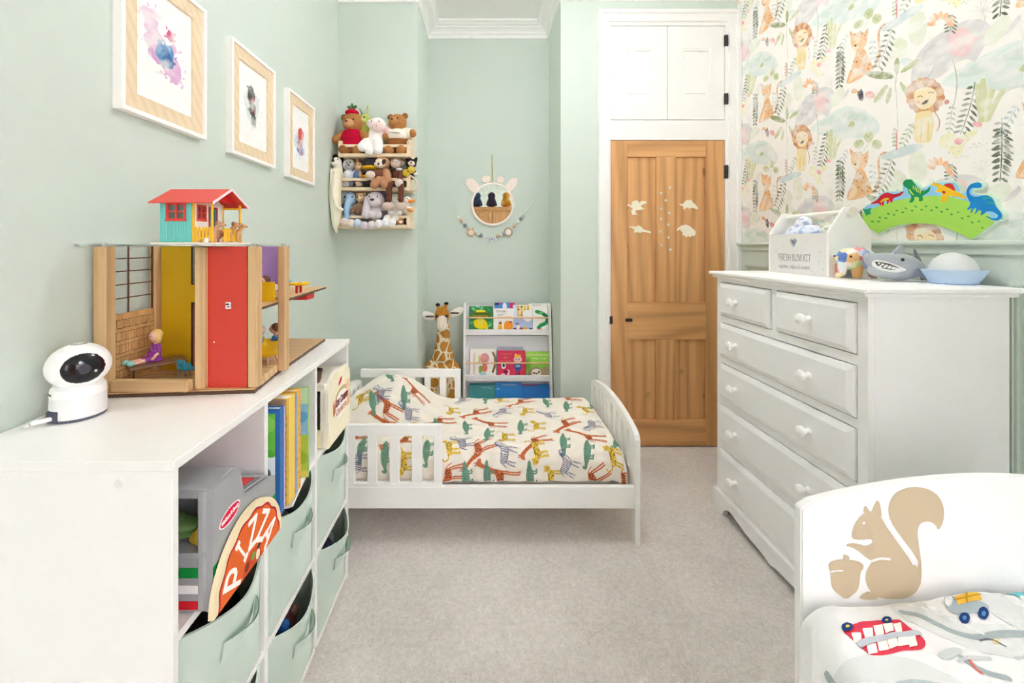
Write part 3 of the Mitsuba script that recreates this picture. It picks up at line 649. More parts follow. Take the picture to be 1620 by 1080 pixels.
# ---- flat print: layered coloured polygons
def parse(text):
    out = []
    for row in text.strip().split('\n'):
        col, k, *pts = row.split(' ')
        P = np.array([[float(x) for x in p.split(',')] for p in pts]) / 1000
        if k[0] == 'p': g = Polygon(chaikin(P, 2, True))
        elif k[0] == 'q': g = Polygon(P)
        else: g = LineString(chaikin(P, 2) if len(P) > 2 else P).buffer(float(k[1:]) / 2000, quad_segs=3)
        out.append((col, g if g.is_valid else g.buffer(0)))
    return out

def flat(items, fr, step=.0001, clip=None, base=.0002, size=None, surf=None):
    """items: (hex colour, polygon) in drawing order -> (mesh, colours) lying on the frame's plane, or lifted onto surf(P2, height) -> P3."""
    V, F, K, n, top = [], [], [], 0, []
    for col, g in items:
        if clip is not None: g = g.intersection(clip)
        for q in getattr(g, 'geoms', [g]):
            if q.geom_type != 'Polygon' or q.area < 1e-8: continue
            lay = 0
            bb = q.bounds
            for (b2, l2) in top:
                if b2[0] < bb[2] and b2[2] > bb[0] and b2[1] < bb[3] and b2[3] > bb[1]: lay = max(lay, l2 + 1)
            top.append((bb, lay))
            v, f = trimesh.creation.triangulate_polygon(q, engine='earcut')
            if size:
                v3, f = trimesh.remesh.subdivide_to_size(np.column_stack([v, np.zeros(len(v))]), f, size, max_iter=12); v = v3[:, :2]
            e1, e2 = v[f[:, 1]] - v[f[:, 0]], v[f[:, 2]] - v[f[:, 0]]
            neg = e1[:, 0] * e2[:, 1] - e1[:, 1] * e2[:, 0] < 0; f = f.copy(); f[neg] = f[neg][:, ::-1]
            h = base + step * lay
            V.append(surf(v, h) if surf else (np.column_stack([v, np.full(len(v), h), np.ones(len(v))]) @ fr.T)[:, :3]); F.append(f + n); n += len(v)
            K.append(np.tile(C(col), (len(v), 1)))
    return trimesh.Trimesh(np.vstack(V), np.vstack(F), process=False), np.vstack(K)

def pr(name, items, fr, mat='vc_matte', parent=None, **kw):
    lab = {k: kw.pop(k) for k in ('label', 'cat', 'group', 'kind') if k in kw}
    m, c = flat(items, fr, **kw)
    return obj(name, m, mat, c, bool(kw.get('surf')) and mat not in ('vc_gloss',), parent, **lab)

def rect(a0, b0, a1, b1): return sbox(min(a0, a1), min(b0, b1), max(a0, a1), max(b0, b1))
def oval(cx, cy, rx, ry, rot=0): return aff.rotate(aff.scale(Point(cx, cy).buffer(1, quad_segs=8), rx, ry, origin=(cx, cy)), rot, origin=(cx, cy))
def line(pts, w): return LineString(chaikin(pts, 2) if len(pts) > 2 else pts).buffer(w / 2, quad_segs=3)
def sm(pts): 
    g = Polygon(chaikin(pts, 2, True)); return g if g.is_valid else g.buffer(0)

def lettering(name, text, h, fr, col, parent, mat='vc_matte', bold=False, shear=0.0, depth=.0006, center=True, width=None, **kw):
    m = meshkit.text_mesh(text, h, depth, bold)
    if center: m.apply_translation([-(m.bounds[0][0] + m.bounds[1][0]) / 2, 0, 0])
    if width: m.apply_scale([width / (m.bounds[1][0] - m.bounds[0][0]), 1, 1])
    if shear: m.vertices[:, 0] += m.vertices[:, 1] * shear
    m.apply_transform(fr)
    return obj(name, m, mat, col, False, parent, **kw)

# ------------------------------------------------------------------ materials
VC = {'type': 'mesh_attribute', 'name': 'vertex_color'}
def two(b): return {'type': 'twosided', 'bsdf': b}
def pbr(col, rough, spec=.4, **k): return {'type': 'principled', 'base_color': col, 'roughness': rough, 'specular': spec, **k}
def bump(fn, scale, b, eps=1e-3): return two({'type': 'bumpmap', 'tex': proc(fn, eps), 'scale': scale, 'bsdf': b})
def rgb(*c): return {'type': 'rgb', 'value': [float(x) for x in C(*c)]}

def f_even(p, n, uv):
    w = uv.x * 256; r = dr.floor(w); g = dr.floor((w - r) * 256); b = dr.floor(uv.y * 256)
    return mi.Color3f(dr.square(r / 255), dr.square(g / 255), dr.square(b / 255))
PC = proc(f_even)
scene['pc_matte'] = two(pbr(PC, .75, .25))
def f_wash(p, n, uv):
    c = f_even(p, n, uv); w = fbm(p.x * 30, p.y * 30, p.z * 30, 3); g = noise(p.x * 260, p.y * 260, p.z * 260)
    return mix(c, mi.Color3f(.86, .85, .82), dr.clip(.62 * smoothstep(.35, .75, w) + .12 * g - .06, 0, .6))
scene['pc_watercolour'] = two(pbr(proc(f_wash), .8, .2))
scene['pc_satin'] = two(pbr(PC, .38, .4))
scene['pc_gloss'] = two(pbr(PC, .12, .5))
scene['vc_matte'] = two(pbr(VC, .75, .25))
scene['vc_satin'] = two(pbr(VC, .38, .4))
scene['vc_gloss'] = two(pbr(VC, .12, .5))
def f_weave(p, n, uv): return 0.5 * noise(p.x * 420, p.y * 420, p.z * 420) + .5 * fbm(p.x * 60, p.y * 60, p.z * 60, 2)
scene['vc_fabric'] = bump(f_weave, .0012, pbr(VC, .9, .15, sheen=.3))
def f_fur(p, n, uv): return fbm(p.x * 260, p.y * 260, p.z * 260, 2)
scene['vc_plush'] = bump(f_fur, .003, pbr(VC, 1.0, .08, sheen=.6))
def f_crinkle(p, n, uv): return fbm(p.x * 38, p.y * 55, p.z * 45, 3)
scene['vc_muslin'] = bump(f_crinkle, .008, pbr(VC, .95, .1, sheen=.2))
scene['vc_cotton'] = bump(f_crinkle, .004, pbr(VC, .9, .15, sheen=.2))
def f_paint(p, n, uv): return fbm(p.x * 90, p.y * 90, p.z * 90, 3)
scene['wall_paint'] = bump(f_paint, .0006, pbr(rgb(202, 213, 205), .62, .3))
scene['white_paint'] = bump(f_paint, .0004, pbr(rgb(236, 236, 234), .42, .4))
scene['ceiling_paint'] = two(pbr(rgb(232, 232, 228), .8, .2))
def f_carpet_c(p, n, uv):
    a = fbm(p.x * 240, p.y * 240, p.z * 240, 2); b = fbm(p.x * 5, p.y * 5, 0.0, 3); s = noise(p.x * 90, p.y * 90, 3.0)
    return mix(K3(186, 179, 174), K3(246, 240, 236), dr.clip(.15 + .45 * a + .2 * s + .35 * (b - .5) + .1, 0, 1))
def f_carpet_h(p, n, uv): return fbm(p.x * 230, p.y * 230, p.z * 230, 2) + .6 * noise(p.x * 60, p.y * 60, 1.0)
scene['carpet'] = bump(f_carpet_h, .009, pbr(proc(f_carpet_c), 1.0, .05, sheen=.4))
def wood(axis, c0, c1, c2, s, ringy=1.0):
    c0, c1, c2 = (mi.Color3f(*[float(q) for q in C(*c)]) for c in (c0, c1, c2))
    def fn(p, n, uv):
        q = [p.x, p.y, p.z]; l = q.pop(axis); a, b = q
        w = fbm(a * 3, b * 3, l * .5, 2)
        ring = dr.sin((a + b * .7) * s * 3.2 + w * 22 * ringy) * .5 + .5
        st = noise(a * s * 7, b * s * 7, l * s * .12); t = fbm(a * s * 2.2, b * s * 2.2, l * s * .07 + 5, 2)
        kn = smoothstep(.90, .95, noise(a * 14 + 3, b * 14, l * 6.2)) * smoothstep(.55, .7, noise(a * 5, b * 5 + 9, l * 2.1))
        fine = noise(a * s * 16, b * s * 16, l * s * .2)
        return mix(mix(c0, c1, dr.clip(.55 * t + .25 * st + .25 * fine, 0, 1)), c2, dr.clip(.5 * ring * ring * (.3 + .7 * st) + .6 * kn, 0, 1))
    return fn
PINE = ((198, 142, 88), (228, 180, 126), (136, 82, 42))
scene['pine_upright'] = two(pbr(proc(wood(2, *PINE, 26)), .45, .35))
scene['pine_across'] = two(pbr(proc(wood(0, *PINE, 26)), .45, .35))
OAK = ((196, 158, 112), (222, 190, 146), (160, 116, 72))
scene['oak_upright'] = two(pbr(proc(wood(2, *OAK, 60)), .5, .3))
scene['oak_across'] = two(pbr(proc(wood(0, *OAK, 60)), .5, .3))
BIRCH = ((222, 202, 170), (234, 217, 190), (206, 182, 146))
scene['birch'] = two(pbr(proc(wood(0, *BIRCH, 50)), .55, .3))
def f_ply(p, n, uv):
    st = noise(p.x * 10, p.y * 10, p.z * 10); cell = mikit.cell_rand(dr.floor((p.y + .004 * st) / .022), dr.floor(p.z / .06))
    return mix(K3(176, 128, 78), K3(216, 172, 118), .6 * cell + .4 * noise(p.y * 160, p.z * 22, 2.0))
scene['wood_panel'] = two(pbr(proc(f_ply), .5, .3))
scene['mirror_glass'] = {'type': 'conductor', 'material': 'none', 'specular_reflectance': {'type': 'rgb', 'value': [.88, .9, .89]}}
scene['acrylic'] = {'type': 'dielectric', 'int_ior': 1.49}
scene['pane_glass'] = {'type': 'thindielectric', 'int_ior': 1.5}
WHITE = (236, 236, 235)

# ------------------------------------------------------------------ the room
XL, XR, YB, YD, YR, ZC = -.95, 1.645, 2.72, 2.70, 3.20, 2.985      # left wall, right wall, chimney side, door wall, recess, ceiling
RX0, RX1 = -.433, .499
Y0 = -3.2
t = .12
obj('floor', bx(XL - t, XR + t, Y0 - t, YR + t, -.1, 0, 0), 'carpet', kind='structure')
obj('ceiling', bx(XL - t, XR + t, Y0 - t, YR + t, ZC, ZC + .1, 0), 'ceiling_paint', kind='structure')
wl = obj('wall_left', bx(XL - t, XL, Y0 - t, YB + .5, 0, ZC, 0), 'wall_paint', kind='structure')
obj('wall_back_left', bx(XL, RX0, YB, YR, 0, ZC, 0), 'wall_paint', kind='structure')
obj('wall_recess', bx(XL, RX1 + .1, YR, YR + t, 0, ZC, 0), 'wall_paint', kind='structure')
dp = unary_union([rect(RX1, 0, .80, ZC), rect(.80, 2.735, 1.575, ZC), rect(1.575, 0, XR, ZC)])
obj('wall_back_right', [ext(dp, YR - YD, XZ(YR)), bx(RX1, XR + t, YR, YR + t, 0, ZC, 0)], 'wall_paint', kind='structure')
# the right wall has a tall window behind the picture's edge
wp = rect(Y0, 0, YR, ZC).difference(rect(-2.8, .5, -.35, 2.78))
wr = obj('wall_right', ext(wp, t, YZ(XR)), 'wall_paint', kind='structure')
wf = rect(XL, 0, XR, ZC).difference(rect(.68, .4, 1.60, 2.80)).difference(rect(-.91, .4, -.30, 2.80))
obj('wall_front', ext(wf, t, XZ(Y0)), 'wall_paint', kind='structure')
for nm, fr_, (a0, a1, b0, b1) in (('window_1', YZ(XR + .04), (-2.8, -.35, .5, 2.78)), ('window_2', XZ(Y0 - .04), (.68, 1.60, .4, 2.80)), ('window_3', XZ(Y0 - .04), (-.91, -.30, .4, 2.80))):
    w = obj(nm, ext(rect(a0, b0, a1, b1).difference(rect(a0 + .05, b0 + .06, a1 - .05, b1 - .05)), .05, fr_), 'white_paint', kind='structure')
    n = 3 if nm == 'window_1' else 1
    for i in range(1, n): obj('mullion', ext(rect(a0 + (a1 - a0) * i / n - .025, b0, a0 + (a1 - a0) * i / n + .025, b1), .05, fr_), 'white_paint', parent=w)
    obj('sash_rail', ext(rect(a0, 1.65, a1, 1.69), .05, fr_), 'white_paint', parent=w)

# cornice, swept along the top of the walls
cor = [(0, 2.88), (.012, 2.88), (.012, 2.905), (.02, 2.91), (.028, 2.925), (.045, 2.94), (.06, 2.945), (.06, 2.952), (.075, 2.957), (.085, 2.967), (.10, 2.97), (.10, ZC), (0, ZC)]
def cornice(name, p0, p1, nrm, e0=0, e1=0):
    p0, p1, nrm = np.array(p0, float), np.array(p1, float), np.array(nrm, float); d = (p1 - p0) / np.linalg.norm(p1 - p0)
    V = []
    for p, e in ((p0, e0), (p1, e1)):
        for o, z in cor: q = p + nrm * o + d * o * e; V.append([q[0], q[1], z])
    n = len(cor); F = []
    for i in range(n): F.append([i, (i + 1) % n, n + (i + 1) % n, n + i])
    m = tm((V, F)); m.fix_normals(); obj(name, m, 'white_paint', kind='structure')
cornice('trim_1', (XL, Y0), (XL, YB), (1, 0), 0, -1)
cornice('trim_2', (XL, YB), (RX0, YB), (0, -1), 1, 1)
cornice('trim_3', (RX0, YB), (RX0, YR), (1, 0), -1, -1)
cornice('trim_4', (RX0, YR), (RX1, YR), (0, -1), 1, -1)
cornice('trim_5', (RX1, YR), (RX1, YD), (-1, 0), 1, 1)
cornice('trim_6', (RX1, YD), (XR, YD), (0, -1), -1, -1)
cornice('trim_7', (XR, YD), (XR, Y0), (-1, 0), 1, 0)
# skirting boards
for nm, b in (('left', (XL, XL + .018, Y0, YB)), ('back', (XL, RX0, YB - .018, YB)), ('recess', (RX0, RX1, YR - .018, YR)), ('door', (RX1, .735, YD - .018, YD)), ('right', (XR - .018, XR, Y0, YD))):
    obj('baseboard_' + nm, [bx(*b, 0, .15, .004)], 'white_paint', kind='structure')

# fill lamp added out of view to brighten the far end of the room
lampk = thing('pendant_lamp', 'added unseen fill lamp with a white globe, brightening the back of the room', 'lamp')
lx, ly, lz = .40, 1.55, 2.62
gm = trimesh.creation.icosphere(subdivisions=3, radius=.13); gm.apply_translation([lx, ly, lz])
scene[lampk + '__globe'] = {**mikit.ply(gm, 'vc_satin', smooth=True, color=np.tile(C(240, 240, 240), (len(gm.vertices), 1))), 'emitter': {'type': 'area', 'radiance': {'type': 'rgb', 'value': [2.15, 2.1, 2.2]}}}
obj('flex', cyl((lx, ly, lz + .12), (lx, ly, ZC - .02), .004, 8), 'vc_satin', (236, 236, 234), True, lampk)
obj('ceiling_rose', lathe([(0, ZC - .03), (.03, ZC - .028), (.045, ZC - .004), (.045, ZC), (0, ZC)], 24, tr(lx, ly, 0)), 'vc_satin', (236, 236, 234), 40, lampk)

# panelled dado, its rail, and the printed paper above it
zr = 1.318
obj('trim_8', [bx(XR - .012, XR, .98, YD, zr - .05, zr - .012, .003), bx(XR - .03, XR, .98, YD, zr - .02, zr, .007)], 'wall_paint', kind='structure')
for a0, a1 in ((1.0, 1.30), (1.42, 1.96), (2.08, 2.62)):
    r = rect(a0, .25, a1, 1.19)
    obj('dado_moulding', [ext(r.difference(r.buffer(-.022, join_style=2)), .012, YZ(XR - .012)), ext(r.buffer(-.006, join_style=2).difference(r.buffer(-.015, join_style=2)), .018, YZ(XR - .018))], 'wall_paint', parent=wr)
WALLFR = frame([XR, 0, 0], [0, -1, 0], [0, 0, 1])                   # (a, b) = (-y, z), normal -x
tile = parse(WALLPAPER)
clip = rect(-YD, zr, -.955, 2.88)
items = [('eeece7', clip)]
for i in range(-2, 3):
    for j in range(-1, 4):
        items += [(c, aff.translate(g, .6 * i, .525 * j)) for c, g in tile]
items = [(c, g) for c, g in items if g.intersects(clip)]
pr('wallpaper', items, WALLFR, 'vc_watercolour', parent=wr, clip=clip, step=.00004, base=.0008, label='jungle animal wallpaper with lions, cheetahs, elephants and ferns')

# ------------------------------------------------------------------ door, its frame and the cupboard over it
fx0, fx1 = .818, 1.555
arch = rect(.736, 0, XR - .002, 2.805).difference(rect(.80, -1, 1.575, 2.735))
def inset(p, d): return p.buffer(-d, join_style=2)
fr_o, fr_i = rect(.736, -.5, XR - .002, 2.805), rect(.80, -.5, 1.575, 2.735)
obj('trim_9', [ext(arch, .03, XZ(YD)), ext(fr_o.difference(inset(fr_o, .022)).intersection(rect(0, 0, 3, 3)), .045, XZ(YD)),
               ext(inset(fr_o, .045).difference(fr_i).intersection(rect(0, 0, 3, 3)), .036, XZ(YD))], 'white_paint', kind='structure')
lin = unary_union([rect(.80, 0, fx0, 2.735), rect(fx1, 0, 1.575, 2.735), rect(fx0, 1.979, fx1, 2.105), rect(fx0, 2.715, fx1, 2.735)])
obj('trim_10', ext(lin, .05, XZ(YD + .035)), 'white_paint', kind='structure')
dk = tag('door_1', kind='structure')
yd = YD - .012
X = lambda px: (px - 765) / 660 * 2.69
Zp = lambda py: 1.3 - (py - 388) / 660 * 2.69
xs = [fx0 + .003, X(992.5), X(1038.5), X(1070), X(1116.5), fx1 - .003]
zs = [.008, Zp(664), Zp(537), Zp(478), Zp(248), 1.976]
for a, b in ((0, 1), (4, 5)): obj('stile', bx(xs[a], xs[b], yd, yd + .04, zs[0], zs[5], .002), 'pine_upright', parent=dk)
for a, b in ((0, 1), (2, 3), (4, 5)): obj('rail', bx(xs[1], xs[4], yd, yd + .04, zs[a], zs[b], .002), 'pine_across', parent=dk)
for a, b in ((1, 2), (3, 4)): obj('muntin', bx(xs[2], xs[3], yd, yd + .04, zs[a], zs[b], .002), 'pine_upright', parent=dk)
for (u0, u1) in ((1, 2), (3, 4)):
    for (w0, w1) in ((1, 2), (3, 4)): obj('panel', bx(xs[u0] + .001, xs[u1] - .001, yd + .016, yd + .03, zs[w0] + .001, zs[w1] - .001, .0), 'pine_upright', parent=dk)
obj('keyhole_plate', [bx(X(964), X(969), yd - .004, yd, Zp(512), Zp(500)), ], 'vc_gloss', (40, 30, 25), parent=dk)
obj('spindle', [cyl((X(995), yd, Zp(506)), (X(995), yd - .02, Zp(506)), .007), bx(X(989), X(1000), yd - .006, yd, Zp(508.5), Zp(503.5))], 'vc_gloss', (30, 28, 28), 40, parent=dk)
def hinge(z, par, x=fx1 + .006, h=.07): obj('hinge', [cyl((x, YD - .018, z - h / 2), (x, YD - .018, z + h / 2), .007), bx(x - .012, x + .012, YD - .02, YD - .008, z - h / 2, z + h / 2)], 'vc_satin', (45, 42, 40), 40, parent=par)
hinge(Zp(272), dk, h=.085)
for i, (u0, u1) in enumerate(((fx0 + .003, 1.184), (1.188, fx1 - .003))):
    k = tag(f'door_{i + 2}', kind='structure')
    pan = rect(u0 + .085, 2.112 + .14, u1 - .085, 2.712 - .14)
    obj('leaf', [ext(rect(u0, 2.112, u1, 2.712).difference(pan), .03, XZ(YD + .02)), ext(pan, .01, XZ(YD + .014)), ext(pan.difference(inset(pan, .016)), .02, XZ(YD + .014)), ext(inset(pan, .03), .012, XZ(YD + .008))], 'white_paint', parent=k)
    if i == 1:
        for z in (Zp(65), Zp(157)): hinge(z, k, h=.07)
STK = [('dinosaur_sticker', 'cream dinosaur door sticker with upright two legged body, upper left', STICKER_A), ('dinosaur_sticker', 'cream long tailed dinosaur door sticker, lower left of the four', STICKER_B),
       ('dinosaur_sticker', 'cream spiky backed dinosaur door sticker, upper right of the four', STICKER_C), ('dinosaur_sticker', 'cream plump arched dinosaur door sticker, lower right of the four', STICKER_D)]
for n_, l_, d_ in STK:
    g = parse(d_)[0][1].buffer(.002).buffer(-.001)
    y_ = yd + .0155
    obj(n_, ext(aff.scale(g, 1.006, 1.0), .003, XZ(y_)), 'vc_matte', (240, 234, 212), label=l_, cat='sticker', group='dinosaur stickers on the pine door')
STL = ['pale star sticker on the pine door, topmost in the right column of stars', 'pale star sticker on the pine door, topmost in the left column of stars', 'pale star sticker on the pine door, second from the top in the right column',
       'pale star sticker on the pine door, second from the top in the left column', 'pale star sticker on the pine door, third from the top in the right column', 'pale star sticker on the pine door, third from the top in the left column',
       'pale star sticker on the pine door, third from the bottom in the right column', 'pale star sticker on the pine door, second from the bottom in the left column', 'pale star sticker on the pine door, second from the bottom in the right column',
       'pale star sticker on the pine door, lowest in the left column of stars', 'pale star sticker on the pine door, lowest of all the stars']
for si, s in enumerate(STARS.split()):
    a, b = (float(q) for q in s.split(','))
    g = Polygon([(a + (.012 if k % 2 == 0 else .0055) * math.sin(k * PI / 5), b + (.012 if k % 2 == 0 else .0055) * math.cos(k * PI / 5)) for k in range(10)])
    obj('star_sticker', ext(g, .002, XZ(yd - .0002)), 'vc_matte', (214, 218, 208), label=STL[si], cat='sticker', group='star stickers on the pine door')
# ================================================================== LEFT SIDE: shelf unit, bins, books, toys
SF, SB, ST = -.53, -.946, .933                                     # shelf front, back, top
SY0, SY1 = .71, 1.635
B = .016
pitch = (SY1 - SY0 - B) / 3
rowz = [ST - B, .621, .315, .025]                                  # undersides/boards from the top: board top faces
sk = thing('cube_shelf', 'white nine cube shelving unit along the left wall holding bins, books and toys', 'shelf')
obj('top_panel', bx(SB, SF + .004, SY0 - .002, SY1 + .002, ST - .018, ST), 'vc_satin', WHITE, parent=sk)
for y in (SY0, SY1 - B): obj('side_panel', bx(SB, SF, y, y + B, 0, ST - .018), 'vc_satin', WHITE, parent=sk)
for i in (1, 2): obj('divider', bx(SB, SF - .001, SY0 + i * pitch, SY0 + i * pitch + B, .03, ST - .018), 'vc_satin', WHITE, parent=sk)
for z in (.624, .319, .03):
    for i in range(3): obj('shelf_board', bx(SB, SF - .002, SY0 + i * pitch + B, SY0 + (i + 1) * pitch, z - B, z), 'vc_satin', WHITE, parent=sk)
obj('back_panel', bx(SB, SB + .004, SY0 + B, SY1 - B, .03, ST - .018, 0), 'vc_satin', (228, 229, 230), parent=sk)
obj('kick_board', bx(SF - .03, SF - .014, SY0 + B, SY1 - B, 0, .014), 'vc_satin', WHITE, parent=sk)
obj('screw_cap', cyl((-.62, SY0 - .003, .895), (-.62, SY0 + .001, .895), .007, 20), 'vc_satin', (226, 226, 225), parent=sk)
cell = lambda i: (SY0 + i * pitch + B, SY0 + (i + 1) * pitch)

BINC = (196, 211, 202)
def fabric_bin(i, z0, H, out, sag, label):
    y0, y1 = cell(i); y0 += .006; y1 -= .006; xf, xb = SF - .004, SF - .30
    k = thing('fabric_bin', label, 'storage bin', 'sage fabric bins in the cube shelf')
    n = 26; per = []
    r = .012
    for t_ in np.linspace(0, 1, n): per.append((xf, y0 + r + (y1 - y0 - 2 * r) * t_, t_, 1))
    for t_ in np.linspace(0, 1, n)[1:-1]: per.append((xf - (xf - xb) * t_, y1, t_, 2))
    for t_ in np.linspace(0, 1, 10): per.append((xb, y1 - (y1 - y0) * t_, t_, 3))
    for t_ in np.linspace(0, 1, n)[1:-1]: per.append((xb + (xf - xb) * t_, y0, t_, 4))
    hs = np.linspace(0, 1, 14); rng = random.Random(i * 10 + int(z0 * 100))
    ph = rng.random() * 6
    def point(p, h, off):
        x, y, t_, s = p; b = math.sin(PI * t_)
        z = z0 + .004 + h * H
        if s == 1:
            z -= sag * b * h ** 3; x += out * b ** .8 * h ** 1.6 + .006 * b * math.sin(PI * h) + .002 * math.sin(9 * t_ + ph + 4 * h) * b; x -= off; y += off * (1 - 2 * t_)
        elif s == 2: y -= off; x -= off * (0 if 0 < t_ < 1 else 0); z -= .004 * b * h ** 3; y -= .004 * b * h
        elif s == 3: x += off; y += off * (2 * t_ - 1)
        else: y += off; y += .004 * b * h
        return x, y, z
    m = len(per); V = [point(p, h, 0) for h in hs for p in per] + [point(p, h, .0045) for h in hs[::-1] for p in per]
    F = []
    R = 2 * len(hs)
    for a in range(R - 1):
        for b in range(m):
            c = (b + 1) % m; F.append([a * m + b, a * m + c, (a + 1) * m + c, (a + 1) * m + b])
    V = V + [((xf + xb) / 2, (y0 + y1) / 2, z0 + .002), ((xf + xb) / 2, (y0 + y1) / 2, z0 + .008)]
    mesh = tm((V, F)); f2 = [[len(V) - 2, (b + 1) % m, b] for b in range(m)] + [[len(V) - 1, (R - 1) * m + b, (R - 1) * m + (b + 1) % m] for b in range(m)]
    mesh = trimesh.Trimesh(mesh.vertices, np.vstack([mesh.faces, f2]), process=False)
    obj('body', mesh, 'vc_fabric', BINC, 50, parent=k)
    # hem and sewn-on handle strap bowing out from the front
    def front(t_, h, off):
        x, y, z = point((xf, y0 + r + (y1 - y0 - 2 * r) * t_, t_, 1), h, 0); return np.array([x + off, y, z])
    def strap(off):
        def f(U, Vv):
            out_ = np.zeros(U.shape + (3,))
            for a in np.ndindex(U.shape):
                u, v = U[a], Vv[a]; out_[a] = front(.27 + .46 * u, .60 + .16 * v, off + .002 + .020 * math.sin(PI * u) * (.35 + .65 * v))
            return out_
        return f
    g1, g2 = grid(strap(.0), 16, 6), grid(strap(.003), 16, 6)
    g1.invert(); rim = []
    obj('handle', [g1, g2], 'vc_fabric', (198, 213, 205), True, parent=k)
    return k
TOPB, MIDB, LOWB = .624, .319, .03
fabric_bin(0, MIDB, .278, .045, .022, 'sage green fabric bin directly below the grey toy pizza counter')
fabric_bin(1, MIDB, .285, .035, .028, 'sage green fabric bin directly below the row of standing picture books')
fabric_bin(2, MIDB, .292, .035, .018, 'sage green fabric bin directly below the ice cream counter toy')
fabric_bin(0, LOWB, .275, .03, .02, 'sage green fabric bin on the bottom row nearest the camera, mostly cut off')
fabric_bin(1, LOWB, .275, .045, .03, 'sage green fabric bin on the bottom row holding toy balls')
fabric_bin(2, LOWB, .275, .05, .025, 'sage green fabric bin on the bottom row nearest the bed, bulging over the carpet')
# what shows inside the open bins
y0, y1 = cell(0)
soft('cloth_bag', [('e', (-.66, .86, .44), (.10, .12, .10), (38, 36, 36)), ('e', (-.60, .93, .46), (.05, .06, .075), (46, 43, 42)), ('e', (-.70, .80, .46), (.06, .05, .06), (34, 32, 33))], 'vc_fabric', label='black cloth bag inside the bin under the toy pizza counter', cat='bag')
y0, y1 = cell(1)
for c_, r_, col, l_, dots in (((-.60, 1.20, .215), .058, (74, 38, 40), 'maroon toy ball with a blue spot in the bottom row bin', 1), ((-.575, 1.105, .165), .042, (36, 92, 158), 'blue toy ball beside the maroon ball in the bottom row bin', 0), ((-.580, 1.064, .135), .030, (214, 170, 40), 'yellow toy ball in the near corner of the bottom row bin', 0)):
    k = thing('toy_ball', l_, 'ball'); obj('shell', ball(c_, r_, 3), 'vc_satin', col, True, k)
    if dots:
        for d in ((.72, -.60, .35), (.85, .2, .48), (.5, -.2, .84)):
            d = np.array(d) / np.linalg.norm(d); obj('spot', ball(np.array(c_) + d * r_ * .93, r_ * .30, 2), 'vc_satin', (40, 110, 190) if d[1] < -.1 else (96, 62, 50), True, k)
k = thing('open_picture_book', 'open picture book with an orange fox print lying in the bin below the books', 'book')
obj('pages', ext(rect(-.12, -.10, .12, .10), .006, tr(-.64, 1.19, .575, ry=-14, rz=10)), 'vc_matte', (236, 234, 230), parent=k)
obj('print', ext(sm([(.01, -.07), (.07, -.05), (.10, .0), (.06, .03), (.02, 0), (.0, -.03)]), .001, tr(-.64, 1.19, .582, ry=-14, rz=10)), 'vc_matte', (222, 138, 74), parent=k)
soft('grey_cushion', [('e', (-.66, 1.18, .47), (.11, .11, .09), (104, 104, 108))], 'vc_fabric', label='dark grey cushion stuffed under the open book in the bin', cat='cushion')
soft('knitted_toy', [('e', (-.60, 1.46, .20), (.07, .09, .07), (52, 56, 78)), ('e', (-.565, 1.40, .235), (.035, .04, .04), (150, 152, 176)), ('e', (-.60, 1.53, .21), (.05, .05, .05), (120, 132, 134))], label='navy and grey soft toy inside the bottom row bin nearest the bed', cat='soft toy')

